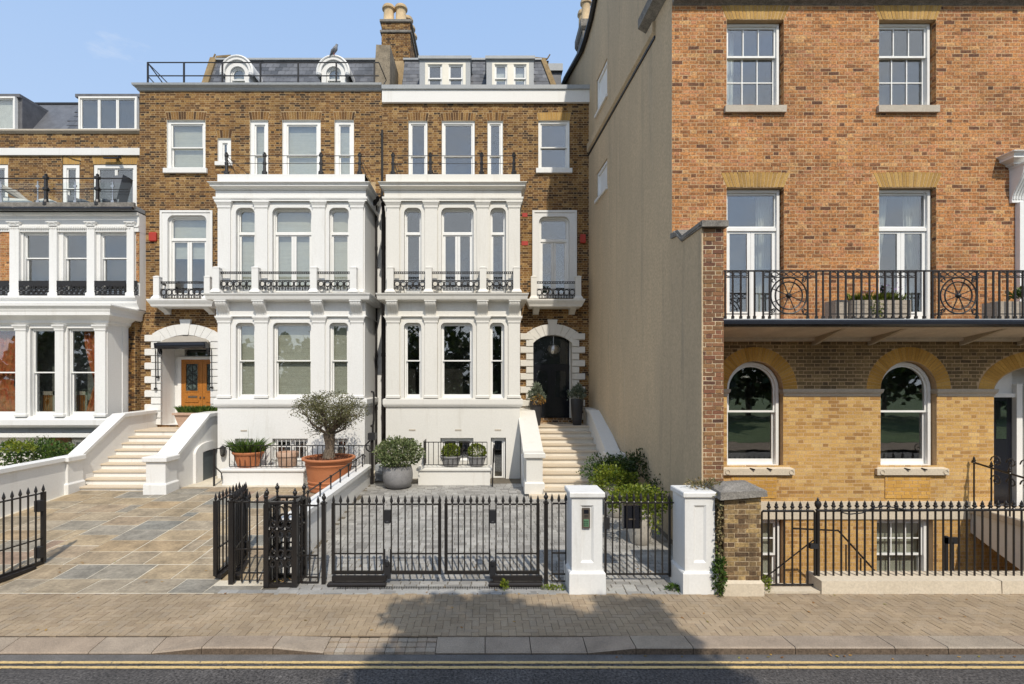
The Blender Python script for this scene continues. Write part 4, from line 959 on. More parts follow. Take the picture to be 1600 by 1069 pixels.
for q in (0,):
    e = [(2.70, MY0), (2.10, MY1)]
    mb.hexa([(2.62, MY0 - .06, MZ0), (2.84, MY0 - .06, MZ0), (2.84, MY0 + .1, MZ0), (2.62, MY0 + .1, MZ0), (2.06, MY1 - .06, MZ1 + .06), (2.24, MY1 - .06, MZ1 + .06), (2.24, MY1 + .1, MZ1 + .06), (2.06, MY1 + .1, MZ1 + .06)])
mb.build('verge', 'tile', H3)
mb = MB(); mb.tube([(2.3, MY1, MZ1 + .05), (2.42, MY1, MZ1 + .24)], .025, 5); mb.tube([(1.7, MY1, MZ1 + .12), (2.3, MY1, MZ1 + .06)], .04, 5); mb.build('ridge_tile', 'tile', H3)
mb = MB(); mb.box(PX(853, 20.5), PX(877, 20.5), 20.5, 22, 13, PZ(110, 20.5)); mb.build('rear_dormer', 'slate', H3)
mb = MB(); mb.box(PX(852, 20.4), PX(879.5, 20.4), 20.4, 22.1, PZ(110, 20.4), PZ(99, 20.4)); mb.build('rear_dormer_fascia', 'lead', H3)
for i, (a, b) in enumerate(bx3):
    z = lambda p: PZ(p, yd3); zt = z(93.5); zb_ = 13.15; mb = MB()
    ops = [Op(a + .20, b - .17, zb_ + .05, z(98.5))]
    holed(mb, a, b, zb_, zt, yd3, ops); reveal(mb, ops[0], yd3, yd3 + .1)
    mb.face([(a, yd3, zb_), (a, yd3 + 1.2, zb_), (a, yd3 + 1.2, zt), (a, yd3, zt)]); mb.face([(b, yd3, zb_), (b, yd3 + 1.2, zb_), (b, yd3 + 1.2, zt), (b, yd3, zt)])
    D = mb.build('dormer', 'lead', H3)
    mb = MB(); mb.box(a - .04, b + .04, yd3 - .08, yd3 + 1.4, zt, z(89)); mb.build('dormer_roof', 'lead', D)
    o = ops[0]; mid = (o.x0 + o.x1) / 2
    mb = MB(); ring(mb, o.x0, o.x1, o.z0, o.z1, (.09, .09, .05, .05), None, yd3 - .015, yd3 + .1); mb.box(mid - .11, mid + .11, yd3 - .012, yd3 + .1, o.z0 + .05, o.z1 - .05); mb.build('dormer_frame', mat('ivory_joinery', (.74, .70, .60), .4, .03, 20, .05, 3), D)
    for u, v in ((o.x0 + .09, mid - .11), (mid + .11, o.x1 - .09)):
        window(H3, u, v, o.z0 + .05, o.z1 - .05, yd3 + .01, 'sash', zm=z(121.5), fw=.02, sw=.05, bottom=.05, blind=.97 if i == 1 else None, blindmat='curtainw')
# party wall stub and chimney
mb = MB(); mb.xz([(-4.05, 12.9), (-3.45, 12.9), (-3.42, PZ(82, 18.6)), (-3.92, PZ(81, 18.6))], 18.2, 19.9); mb.build('party_wall', mat('party_render', (.27, .225, .165), .9, .4, 30, .4, 4, .3, 40), H3)
cy = 20.0; cz = lambda p: PZ(p, cy); cx0, cx1 = PX(596, cy), PX(641, cy)
mb = MB(); mb.box(cx0 + .004, cx1 - .004, cy + .0015, cy + 2.4, 14, cz(33)); CH = mb.build('chimney_stack', 'stock_mortar', H3)
bricks(CH, 'stock', cx0, cx1, cz(95), cz(36), cy, [], 60, 77, .008)
mb = MB(); k = 0; zz = cz(95); rg = random.Random(4)      # right flank of the stack
while zz < cz(37):
    y = cy
    while y < cy + 2.35: w = rg.choice((BL, BH)); mb.box(cx1 - .01, cx1 + rg.uniform(.002, .006), y + .005, min(y + w, cy + 2.4), zz + .005, zz + .07, 0, rg.random()); y += w + J
    zz += .075
mb.build('brickwork', 'stock', CH, kind='stuff')
mb = MB(); mb.band(cx0, cx1, cy, cy + 2.4, [(.03, cz(52)), (.05, cz(51)), (.05, cz(48)), (.0, cz(47))]); mb.band(cx0, cx1, cy, cy + 2.4, [(.02, cz(36)), (.06, cz(35)), (.06, cz(31.5)), (0, cz(30.5))]); mb.build('chimney_cap', 'greystone', CH)
def chimney_pot(par, x, y, z, h, r):
    mb = MB(); mb.lathe(x, y, [(r * 1.12, z), (r * 1.1, z + .08), (r * .98, z + .12), (r * .92, z + h * .75), (r * .95, z + h * .78), (r * 1.2, z + h * .82), (r * 1.22, z + h * .9), (r * 1.05, z + h * .93), (r * 1.05, z + h), (r * .8, z + h), (r * .78, z + h * .7)], 18, cap=False); mb.build('chimney_pot', 'pot', par, smooth=True)
for x, y in ((PX(607.5, cy + .3), cy + .3), (PX(626.5, cy + .3), cy + .3), (cx1 - .28, cy + .95), (cx1 - .26, cy + 1.45), (cx1 - .25, cy + 1.95), (cx0 + .3, cy + 1.2)): chimney_pot(CH, x, y, cz(31), .72, .215)
# porch with black doors
op3 = arched_entrance(H3, (833, 893), YL, 523.5, 536, 521, 656, 17, 'cream', .45, .25)
yd = YL + .30; zd = lambda p: PZ(p, yd); xd = lambda p: PX(p, yd)
a0, a1 = op3.x0 + .02, xd(889.5); ztr = zd(571)
mb = MB(); mb.xz(outline(op3.x0 + .01, op3.x1 - .004, op3.z0, op3.z1 - .01, ('arch', .25)), yd + .02, yd + .05); mb.build('porch_back', 'blackpaint', H3)
mb = MB(); mb.box(a1, a1 + .07, yd - .05, yd + .02, op3.z0 + .05, zd(535)); mb.build('door_frame', 'joinery', H3)
mb = MB(); mb.box(a0, a1, yd - .06, yd + .02, ztr - .09, ztr); mb.build('transom', 'blackpaint', H3)
mb = MB(); mb.xz(outline(a0 + .06, a1 - .05, ztr + .04, op3.z1 - .07, ('arch', .24)), yd - .0, yd + .012); mb.build('fanlight', 'clear', H3)
c = (a0 + a1) / 2
for a, b in ((a0, c - .004), (c + .004, a1)):
    mb = MB(); mb.box(a, b, yd - .05, yd + .01, op3.z0 + .06, ztr - .092)
    for za, zb_ in ((zd(648), zd(637)), (zd(633), zd(626))): ring(mb, a + .10, b - .10, za, zb_, (.03, .03, .03, .03), None, yd - .072, yd - .048)
    d = mb.build('door', 'blackpaint', H3)
    mb = MB(); ring(mb, a + .10, b - .10, zd(622), zd(578), (.03, .03, .03, .03), ('round', .1), yd - .072, yd - .048); mb.build('panel_moulding', 'blackpaint', d)
    mb = MB(); mb.xz(outline(a + .13, b - .13, zd(621), zd(579.5), ('round', .08)), yd - .056, yd - .051); mb.build('door_pane', 'clear', d)
mb = MB(); mb.lathe(c + .06, YL + .12, [(.02, zd(557)), (.14, zd(554)), (.24, zd(549)), (.25, zd(546)), (.2, zd(541)), (.06, zd(539)), (.01, zd(536))], 14); ln = mb.build('porch_lantern', 'glass', H3, smooth=True)
mb = MB(); mb.tube([(c + .06, YL + .12, zd(539)), (c + .06, YL + .12, op3.z1)], .012, 5); mb.lathe(c + .06, YL + .12, [(.1, zd(553)), (.14, zd(549)), (.12, zd(543)), (.05, zd(540))], 8); mb.build('lantern_frame', 'steel', ln)
mb = MB(); mb.box(op3.x0, op3.x1, YL + .0, yd + .03, op3.z0 - .2, op3.z0 + .04); mb.build('threshold', 'lime', H3)
alarm(H3, (906.5, 914, 366.5, 380.5))
for p in ((816, 824, 333, 339), (815, 825, 377, 383.5)):
    mb = MB(); mb.box(PX(p[0], YL), PX(p[1], YL), YL - .012, YL + .01, PZ(p[3], YL), PZ(p[2], YL)); mb.build('air_brick', 'red', H3)
# soil and rain pipes between the two bays, painted return wall
mb = MB(); mb.box(xl(586), xl(605), YL - .03, YL + .01, -.5, zl(310)); mb.build('painted_return', 'white', H2)
def pipe(house, px, Y, ztop, zbot, r, extra=None):
    mb = MB(); x = PX(px, Y); mb.tube([(x, Y, zbot), (x, Y, ztop)], r, 10)
    for k in range(int((ztop - zbot) / 1.8) + 1): mb.tube([(x, Y, zbot + .3 + k * 1.8), (x, Y, zbot + .42 + k * 1.8)], r * 1.25, 10)
    if extra: mb.tube(extra, r * .9, 8)
    mb.build('drainpipe', 'pipe', house, smooth=True)
pipe(H2, 588, 17.3, PZ(318, 17.3), .3, .04); pipe(H3, 599.2, 17.2, PZ(330, 17.2), .3, .06, [(PX(599.2, 17.2), 17.2, PZ(332, 17.2)), (PX(598, 17.2), 17.2, PZ(318, 17.2)), (PX(604, 17), 16.7, PZ(312, 17))])
for px, h in ((585.5, H2), (601.5, H3)):
    x = PX(px, 16.9); z = lambda p: PZ(p, 16.9); mb = MB(); mb.lathe(x, 16.9, [(.05, z(321)), (.08, z(317)), (.15, z(313)), (.17, z(310)), (.17, z(308)), (.12, z(308))], 8); mb.build('hopper_head', 'pipe', h)
pipe(H3, 597.2, 17.38, zl(206), zl(312), .04)
# air vents in the stucco above the basement
for h, pxs, yy in ((H2, (381, 0, 0), 673), (H3, (644, 716, 778), 672)):
    for p in pxs:
        if p: mb = MB(); mb.box(PX(p - 5, YB), PX(p + 5, YB), YB - .012, YB + .004, PZ(yy + 1, YB), PZ(yy - 1, YB)); mb.build('air_vent', 'stone', h)
# ------------------------------------------------------------------ stairs of houses 2 and 3
def wing(par, x0, x1, prof_top, zbot, y0, m, cope=.06, name='stair_wall'):
    mb = MB(); mb.yz([(y0, zbot)] + [(a, b - .09) for a, b in prof_top] + [(prof_top[-1][0], zbot)], x0, x1); w = mb.build(name, m, par)
    mb = MB(); n = len(prof_top)
    mb.yz([(a - (cope if i == 0 else 0), b - .10) for i, (a, b) in enumerate(prof_top)] + [(a - (cope if i == 0 else 0), b) for i, (a, b) in reversed(list(enumerate(prof_top)))], x0 - cope, x1 + cope); mb.build('coping', m, w)
    return w
def stair_pier(par, x0, x1, y0, y1, zb, zt, m):
    mb = MB(); mb.band(x0, x1, y0, y1, [(.05, zb), (.05, zb + .27), (.03, zb + .30), (0, zb + .31), (0, zt - .15), (.05, zt - .14), (.07, zt - .12), (.07, zt - .02), (.05, zt)])
    mb.box(x0, x1, y1 - .005, y1, zb, zt); return mb.build('stair_pier', m, par)
ST2 = thing('entrance_steps', 'wide stone steps with sloping white walls up to the oak doors', 'steps', (-10.2, 13.9, .36))
steps(ST2, -11.24, -9.08, 14.04, .475, 9, .289, .1665, .13, 18.2, .3, 'white')
wing(ST2, -11.52, -11.24, [(14.2, 1.33), (15.86, 2.37), (17.5, 2.40)], .1, 14.1, 'white')
wing(ST2, -9.07, -8.62, [(14.2, 1.33), (15.86, 2.37), (17.5, 2.40)], .1, 14.1, 'white')
stair_pier(ST2, -11.50, -11.21, 13.72, 14.25, .33, 1.35, 'white'); stair_pier(ST2, -9.12, -8.60, 13.72, 14.25, .33, 1.35, 'white')
mb = MB(); 
k0 = len(mb.v); ring(mb, 15.05, 16.5, .30, 1.52, (.38, .2, 0, .26), ('arch', .3), 0, .08)
mb.v = [(-8.54 - v[1], v[0], v[2]) for v in mb.v]; mb.build('doorway_surround', 'white', ST2)
mb = MB(); mb.box(-8.63, -8.585, 15.44, 16.3, .0, 1.22); mb.build('cellar_door', mat('slate_paint', (.10, .12, .13), .35, .1, 20, .1, 3), ST2)
ST3 = thing('entrance_steps', 'long cream stone steps beside the grey wall up to the black doors', 'steps', (2.4, 13.3, .37))
steps(ST3, 1.5, 3.31, 13.42, .535, 10, .343, .155, .18, 17.9, .3)
mb = MB(); mb.box(1.12, 3.4, 13.28, 13.7, .2, .40); mb.build('bottom_step', 'lime', ST3)
wing(ST3, 1.06, 1.49, [(13.95, 1.46), (16.35, 2.43), (17.5, 2.47)], .1, 13.9, 'cream'); wing(ST3, 3.31, 3.58, [(13.95, 1.46), (16.2, 2.46), (17.5, 2.49)], .1, 13.9, 'cream')
stair_pier(ST3, 1.06, 1.49, 13.56, 14.0, .40, 1.48, 'cream'); stair_pier(ST3, 3.26, 3.60, 13.56, 14.0, .38, 1.48, 'cream')
mb = MB(); mb.box(1.03, 1.06, 14.6, 15.3, -.2, 1.2); mb.build('cupboard_door', 'joinery', ST3)

# ================================================================== HOUSE 1 (far left, lower, glass balustrade)
H1 = thing('terrace_house', 'lower brick house at left with glass-railed terrace above three white sash bays', 'house', (-16, 16.3, .2), 'terraced villas')
YT = 18.6; XA, XB = -24.0, X2 - .003
zt = lambda p: PZ(p, YT); xt = lambda p: PX(p, YT)
o1 = [Op(xt(-30), xt(12.5), zt(327), zt(257)), Op(xt(97.5), xt(124), zt(327), zt(257)), Op(xt(146), xt(213.5), zt(327), zt(257))]
WALLY = YT
mb = MB(); holed(mb, XA, XB, zt(332), zt(206), YT + .0015, o1); w1 = mb.build('front_wall', 'stock_mortar', H1)
bricks(w1, 'stock', XA, XB, zt(332), zt(206), YT, o1 + [Trap(o.x0, o.x1, o.z1, o.z1 + .28, .06) for o in o1], 150, 55)
for i, o in enumerate(o1):
    flat_arch(H1, o.x0, o.x1, o.z1 + .004, o.z1 + .275, .055, YT, 'rubbed', camber=.02)
    window(H1, o.x0 + .01, o.x1 - .01, o.z0, o.z1 - .01, YT + .02, 'case' if i == 2 else 'sash', cols=2 if i == 2 else 1, fw=.12)
mb = MB(); mb.box(XA, XB, YT - .07, YT + .02, zt(243.5), zt(232.5)); mb.build('string_band', 'white', H1)
mb = MB(); mb.band(XA, XB, YT, YT + .6, [(.01, zt(209)), (.06, zt(207.5)), (.10, zt(206)), (.10, zt(203.6)), (0, zt(203))], right=0); mb.build('parapet_coping', 'stone', H1)
solid(H1, XA, XB, YT + .9, 24, 8, zt(206), 'dark')
mb = MB(); mb.face([(XA, YT + .5, zt(204) - .1), (XB, YT + .5, zt(204) - .1), (XB, YT + 1.9, PZ(163, YT + 1.9)), (XA, YT + 1.9, PZ(163, YT + 1.9))]); mb.face([(XA, YT + 1.9, PZ(163, YT + 1.9)), (XB, YT + 1.9, PZ(163, YT + 1.9)), (XB, 25, PZ(163, YT + 1.9)), (XA, 25, PZ(163, YT + 1.9))]); r1 = mb.build('roof', 'slate', H1)
mb = MB(); L0 = Vector((0, YT + .5, zt(204) - .1)); L1 = Vector((0, YT + 1.9, PZ(163, YT + 1.9))); n = 8; rg = random.Random(2)
for k in range(n):
    a, b = L0.lerp(L1, k / n), L0.lerp(L1, (k + 1.05) / n); x = -16.2 + (.12 if k % 2 else 0)
    while x < XB - .05:
        e = x + .25; mb.hexa([(x, a.y - .02, a.z + .012), (e, a.y - .02, a.z + .012), (e, a.y, a.z), (x, a.y, a.z), (x, b.y - .008, b.z + .005), (e, b.y - .008, b.z + .005), (e, b.y, b.z), (x, b.y, b.z)], 0, rg.random(), 'b'); x += .256
mb.build('slates', 'slate', r1, kind='stuff')
mb = MB(); mb.box(XA, XB, YT + 1.85, YT + 2.0, PZ(163, YT + 1.9) - .02, PZ(161, YT + 1.9)); mb.build('ridge_flashing', 'rubber', H1)
yd1 = YT + .45
for a, b, la, lb, nl in ((122, 222, 127, 217.5, 3), (-60, 34, -40, 28.5, 2)):
    x0, x1 = PX(a, yd1), min(PX(b, yd1), XB + .2); z = lambda p: PZ(p, yd1); mb = MB()
    mb.box(x0, x1, yd1 + .02, yd1 + 2.6, z(206), z(153)); D = mb.build('dormer', 'darklead', H1)
    mb = MB(); mb.hexa([(x0 - .05, yd1 - .08, z(153.5)), (x1, yd1 - .08, z(153.5)), (x1, yd1 + 2.7, z(153.5)), (x0 - .05, yd1 + 2.7, z(153.5)), (x0 - .05, yd1 - .08, z(148.5)), (x1, yd1 - .08, z(148.5)), (x1, yd1 + 2.7, z(146)), (x0 - .05, yd1 + 2.7, z(146))]); mb.build('dormer_roof', 'darklead', D)
    mb = MB(); mb.box(PX(la, yd1) + .06, min(PX(lb, yd1), XB) - .06, yd1 + .012, yd1 + .019, z(204), z(155)); mb.build('curtain', 'curtainw' if nl == 2 else 'dark', D)  # pale curtain at left; at right a dark sheet painted as unlit room
    window(H1, PX(la, yd1), min(PX(lb, yd1), XB - .005), z(206), z(154), yd1 - .14, 'case', cols=nl, fw=.06)
# terrace over the first floor; its front is a white frieze on pilasters
Y1 = 17.2; z1 = lambda p: PZ(p, Y1); x1_ = lambda p: PX(p, Y1); XC = x1_(218.6)
mb = MB(); mb.box(XA, XC - .004, Y1 - .2, Y1 + .28, z1(331), z1(325)); mb.box(XA, XB, Y1 + .28, YT + .02, z1(331), z1(325)); mb.build('terrace_floor', 'lead', H1)
mb = MB(); mb.box(XA, XC, Y1 - .30, Y1 - .2, z1(329), z1(321)); mb.build('terrace_edge', 'greystone', H1)
mb = MB(); mb.tube([(XA, Y1 - .34, z1(331)), (XC, Y1 - .34, z1(331))], .055, 8); mb.build('gutter', 'blackpaint', H1, smooth=True)
ops1 = [Op(x1_(-42), x1_(1), z1(441), z1(364)), Op(x1_(36.5), x1_(81), z1(463), z1(364)), Op(x1_(99), x1_(140), z1(463), z1(364)), Op(x1_(157), x1_(202), z1(463), z1(364))]
mb = MB(); holed(mb, XA, XC, z1(463), z1(336), Y1, ops1[1:]); mb.face([(XC, Y1, z1(463)), (XC, YL + .1, z1(463)), (XC, YL + .1, z1(336)), (XC, Y1, z1(336))]); [reveal(mb, o, Y1, Y1 + .2) for o in ops1]; B1 = mb.build('upper_bay', 'white', H1)
solid(H1, XA, XB, Y1 + .6, Y1 + .65, 0, z1(336), 'dark')
for o in ops1[1:]: window(H1, o.x0 + .01, o.x1 - .01, o.z0 + .05, o.z1 - .01, Y1 + .04, 'sash', zm=z1(403), fw=.025, sw=.035)
for a, b in ((19, 33.5), (80.5, 92.5), (139, 151), (201, 212)):
    pilaster(B1, x1_(a), x1_(b), Y1, z1(463), z1(355), z1(348) - z1(355), 'white', .12, .10)
    mb = MB(); xm = (x1_(a) + x1_(b)) / 2; mb.tube([(xm - .1, Y1 - .13, z1(351)), (xm - .04, Y1 - .14, z1(349.5)), (xm + .04, Y1 - .14, z1(349.5)), (xm + .1, Y1 - .13, z1(351))], .025, 5); mb.build('capital_ornament', 'white', B1)
mb = MB(); mb.band(XA, XC + .004, Y1, Y1 + .29, [(.07, z1(363)), (.07, z1(357)), (.10, z1(356)), (.10, z1(354)), (.04, z1(353)), (.04, z1(338)), (.10, z1(337)), (.12, z1(333.5))], right=0); mb.build('frieze', 'white', B1)
mb = MB()
for i in range(60): xq = -16.4 + i * .076; mb.lathe(xq, Y1 - .10, [(.01, z1(359.5)), (.032, z1(358.5)), (.032, z1(356.5)), (.01, z1(356))], 6)
mb.build('bead_moulding', 'white', B1, kind='stuff')
for a, b in ((x1_(1), x1_(19)), (x1_(213.5), XC)):
    mb = MB(); mb.box(a, b, Y1 - .03, Y1 - .012, z1(441), z1(363)); bw = mb.build('brick_strip', 'stock_mortar', H1); bricks(bw, 'orange', a, b, z1(441), z1(363), Y1 - .03, [], 0, 8)
for a, b in ((-30, 18), (33.5, 80), (92.5, 139), (151, 200), (213, 218)):      # cast iron window guards
    x0, x1 = x1_(a), min(x1_(b), XC); mb = MB(); yy = Y1 - .10
    for p in (440.5, 447, 461.5): mb.box(x0, x1, yy - .012, yy + .012, z1(p) - .015, z1(p) + .015)
    mb.box(x0, x1, yy - .008, yy + .008, z1(447), z1(440.5)); g = mb.build('window_guard', 'iron', H1)
    mb = MB(); n = max(1, int((x1 - x0) / .16)); s = (x1 - x0) / n
    for i in range(n):
        for q in (0, 1):
            cx = x0 + s * (i + .5); zc = z1(451 + 7 * q); mb.tube([(cx + s * .42 * cos(t * pi / 4), yy, zc + .07 * sin(t * pi / 4)) for t in range(8)], .017, 4, closed=True)
            mb.tube([(cx - s * .5, yy, zc - .05), (cx - s * .2, yy, zc), (cx - s * .5, yy, zc + .05)], .014, 4); mb.tube([(cx + s * .5, yy, zc - .05), (cx + s * .2, yy, zc), (cx + s * .5, yy, zc + .05)], .014, 4)
    mb.build('ornament', 'iron', g)
mb = MB(); mb.band(XA, XC + .006, Y1 - .05, Y1 + .4, [(.0, z1(484)), (.03, z1(480)), (.10, z1(475)), (.12, z1(470)), (.20, z1(467)), (.20, z1(464)), (.0, z1(462.5))], right=0); mb.build('ledge', 'white', B1)
Yb = 16.26; z0_ = lambda p: PZ(p, Yb); x0_ = lambda p: PX(p, Yb); XE = x0_(168)
ops0 = [Op(x0_(-36), x0_(26.5), z0_(652), z0_(513)), Op(x0_(47), x0_(88.5), z0_(652), z0_(513)), Op(x0_(105.5), x0_(150.5), z0_(652), z0_(513))]
mb = MB(); holed(mb, XA, XE, z0_(668), z0_(490), Yb, ops0); [reveal(mb, o, Yb, Yb + .22) for o in ops0]
mb.face([(XE, Yb, z0_(668)), (XE, Y1 + .3, z0_(668)), (XE, Y1 + .3, z0_(485)), (XE, Yb, z0_(485))]); mb.face([(XA, Yb, z0_(668)), (XE, Yb, z0_(668)), (XE, YL, z0_(668)), (XA, YL, z0_(668))]); B0 = mb.build('lower_bay', 'white', H1)
for i, o in enumerate(ops0): window(H1, o.x0 + .02, o.x1 - .02, o.z0 + .02, o.z1 - .02, Yb + .07, 'sash', zm=z0_(582), fw=.025, sw=.035, bottom=.12)
for a, b in ((-52, -36), (27, 43), (88.5, 101.5), (150.5, 167)): pilaster(B0, x0_(a), x0_(b), Yb, z0_(651), z0_(518), z0_(508) - z0_(518), 'white', .10, .07)
cornice(B0, XA, XE, Yb, Y1 + .3, z0_(508), z0_(478), .36, 'white')
mb = MB(); mb.band(XA, XE, Yb, Y1 + .3, [(.02, z0_(668)), (.05, z0_(666)), (.10, z0_(664)), (.10, z0_(656)), (.04, z0_(653)), (0, z0_(651))]); mb.build('sill_band', 'white', B0)
mb = MB(); mb.box(XE - .6, XE + .02, Yb + .65, Yb + .9, z0_(651), z0_(508)); mb.build('return_pilaster', 'white', B0)
mb = MB(); mb.box(XA, XE + .02, Yb + .35, Yb + .4, z0_(678), z0_(667)); mb.box(XA, XE + .1, Yb + .1, Yb + .4, z0_(684), z0_(677.5)); mb.build('basement_band', 'white', H1)
solid(H1, XA, XE - .05, Yb + 1.0, Yb + 1.05, z0_(684), z0_(500), 'paleroom')
mb = MB(); mb.box(XA, XE + .1, Yb + .6, Yb + .65, -.6, z0_(684)); mb.build('basement_wall', 'white', H1)
mb = MB(); mb.box(x0_(60), x0_(88), Yb + .45, Yb + .6, -.2, z0_(684)); bp = mb.build('brick_pier', 'stock_mortar', H1); bricks(bp, 'redbrick', x0_(60), x0_(88), -.2, z0_(684), Yb + .44, [], 0, 88)
window(H1, x0_(93), x0_(113), .5, z0_(690), Yb + .50, 'case', fw=.04)
mb = MB(); mb.box(XE - .02, X2, YL - .28, YL + .3, -.5, z1(484)); mb.build('return_wall', 'white', H1)
mb = MB(); mb.box(X2 - .30, X2 + .04, YL - .28, YL - .02, 1.5, z1(490)); rw = mb.build('brick_return', 'stock_mortar', H1); bricks(rw, 'stock', X2 - .3, X2 + .04, 1.5, z1(490), YL - .285, [], 0, 81)
mb = MB(); zz = 1.5; rg = random.Random(17); k = 0
while zz < z1(492):
    y = YL - .285 - (.11 if k % 2 else 0)
    while y < YL - .03: rr_ = rg.random(); mb.box(X2 + .03, X2 + .0425, max(y, YL - .283) + .005, min(y + BL, YL - .02), zz + .006, zz + .069, 0, rr_); y += BL + J
    zz += .0755; k += 1
mb.build('brickwork', 'stock', rw, kind='stuff')
def drape(par, x0, x1, y, z0, z1, waist, name='curtain', m='curtain', lean=0):
    mb = MB(); nx, nz = 26, 14; P = {}
    for k in range(nz + 1):
        t = k / nz; wv = 1 - waist * max(0, 1 - abs(t - .38) / .5) ** 1.3
        for i in range(nx + 1):
            u = i / nx; xx = x0 + (x1 - x0) * (u if lean == 0 else (u * wv if lean < 0 else 1 - (1 - u) * wv)); P[i, k] = (xx, y + .035 * sin(u * 34 + t * 1.5), z0 + (z1 - z0) * t)
    for k in range(nz):
        for i in range(nx): mb.face([P[i, k], P[i + 1, k], P[i + 1, k + 1], P[i, k + 1]], 0, .5 + .5 * sin(i * 1.9 + k * .8))
    return mb.build(name, m, par)
drape(H1, x0_(-26), x0_(30), Yb + .27, z0_(650), z0_(515), .40, lean=-1); drape(H1, x0_(120), x0_(155), Yb + .27, z0_(650), z0_(515), .5, lean=1)
for px, k in ((65, 0), (116, 1)):      # dining chairs behind the glass
    x = PX(px, Yb + .5); ch = thing('dining_chair', ['slatted wooden dining chair behind the middle lower bay window', 'slatted wooden dining chair behind the right lower bay window'][k], 'chair', (x, Yb + .6, z0_(690)), 'dining chairs behind the lower bay glass')
    mb = MB(); mb.box(x - .02, x + .42, Yb + .48, Yb + .52, z0_(618), z0_(612)); mb.box(x - .02, x + .02, Yb + .48, Yb + .52, z0_(668), z0_(612)); mb.box(x + .38, x + .42, Yb + .48, Yb + .52, z0_(668), z0_(612)); mb.build('backrest', 'greywood', ch)
    mb = MB(); [mb.box(x + .05 + i * .055, x + .075 + i * .055, Yb + .49, Yb + .51, z0_(650), z0_(617)) for i in range(6)]; mb.build('slats', 'wood', ch, kind='stuff')
    mb = MB(); mb.box(x - .02, x + .42, Yb + .5, Yb + .92, z0_(652), z0_(650)); mb.build('seat', 'wood', ch)
# glass balustrade and terrace furniture
tb = thing('glass_balustrade', 'glass balustrade with steel posts and black iron uprights on the left roof terrace', 'balustrade', (-14, Y1 - .1, z1(324)))
yb = Y1 - .12; zb_ = lambda p: PZ(p, yb)
xs = [-60, 1.5, 59, 117.5, 176, 219]
for a, b in zip(xs, xs[1:]):
    mb = MB(); mb.box(PX(a, yb) + .03, min(PX(b, yb) - .03, XB), yb - .006, yb + .006, zb_(322), zb_(285.5)); mb.build('glass_panel', 'clear', tb)
for a in xs[1:-1]:
    mb = MB(); mb.tube([(PX(a, yb), yb, zb_(324)), (PX(a, yb), yb, zb_(283))], .022, 8)
    for p in (291, 315): mb.box(PX(a, yb) - .05, PX(a, yb) + .05, yb - .02, yb + .02, zb_(p + 1.5), zb_(p - 1.5))
    mb.build('steel_post', 'steel', tb)
for a in (72, 152.5):
    mb = MB(); x = PX(a, yb - .12); mb.lathe(x, yb - .12, [(.09, zb_(323)), (.09, zb_(318)), (.06, zb_(314)), (.055, zb_(301)), (.095, zb_(299)), (.095, zb_(296)), (.055, zb_(294)), (.05, zb_(283)), (.09, zb_(281.5)), (.09, zb_(278.5)), (.04, zb_(277.5)), (.05, zb_(275)), (.01, zb_(273.5))], 8); mb.build('iron_post', 'iron', tb)
mb = MB(); [mb.tube([(-18, yb - .12, zb_(p)), (XB, yb - .12, zb_(p))], r, 5) for p, r in ((281, .022), (298, .014), (302, .01))]; mb.build('iron_rail', 'iron', tb)
def lounger(name, label, px, w, m, grp, back):
    y = Y1 + .55; x = PX(px, y); z = z1(326); t = thing(name, label, 'lounger', (x, y, z), grp)
    mb = MB(); mb.box(-w / 2, w / 2, -.3, .3, .20, .30); [mb.box(a, a + .05, b, b + .05, 0, .2) for a in (-w / 2, w / 2 - .05) for b in (-.3, .25)]; mb.build('frame', 'cushion', t, local=True)
    mb = MB(); n = 8; mb.xz([(-w / 2, .30), (w / 2, .30)] + [(w / 2 - w * i / n, .30 + .13 * sin(pi * min(1, (i + .35) / n)) + back * max(0, i / n - .55) * 1.2) for i in range(n + 1)], -.29, .29); mb.build('cushion', m, t, local=True)
lounger('sun_lounger', 'white cushioned lounger behind the left terrace glass', 40, 1.0, 'cushion', 'sun loungers on the roof terrace', .3)
lounger('sun_lounger', 'rounded white lounger beside the first black terrace upright', 83, .6, 'cushion', 'sun loungers on the roof terrace', .2)
lounger('sun_lounger', 'grey padded lounger left of the second black terrace upright', 133, .75, 'greycloth', 'sun loungers on the roof terrace', .5)
y = Y1 + .5; x = PX(184, y); z = z1(326); t = thing('garden_chair', 'grey sling garden chair right of the second black terrace upright', 'chair', (x, y, z))
mb = MB(); mb.hexa([(-.02, -.25, .35), (.12, -.25, .35), (.12, .25, .35), (-.02, .25, .35), (.02, -.25, 1.2), (.36, -.25, 1.25), (.36, .25, 1.25), (.02, .25, 1.2)]); mb.build('backrest', 'greycloth', t, local=True)
mb = MB(); mb.box(-.45, .12, -.25, .25, .36, .42); mb.build('seat', 'greycloth', t, local=True)
for a, b in ((-.42, -.24), (-.42, .22), (.14, -.24), (.14, .22)): mb = MB(); mb.tube([(a, b, 0), (a + .05, b, .4)], .02, 5); mb.build('leg', 'cushion', t, local=True)
x = PX(20, YT - .3); um = thing('parasol', 'folded grey parasol leaning across the left terrace window', 'parasol', (x, YT - .3, z1(326)))
mb = MB(); mb.tube([(-.6, 0, 1.25), (.1, 0, .9), (.75, 0, .45)], [.06, .13, .04], 7); mb.build('canopy', 'canopy', um, local=True)
mb = MB(); mb.tube([(-.8, 0, 1.3), (1.0, 0, .3)], .02, 5); mb.build('pole', 'steel', um, local=True)
mb = MB(); x = PX(163, YT - .1); mb.box(x, x + .62, YT - .16, YT - .10, zt(250.5), zt(248.5)); mb.tube([(x + .4, YT - .02, zt(249)), (x + .65, YT - .25, zt(249.8))], .05, 6); mb.build('terrace_heater', 'blackpaint', H1)
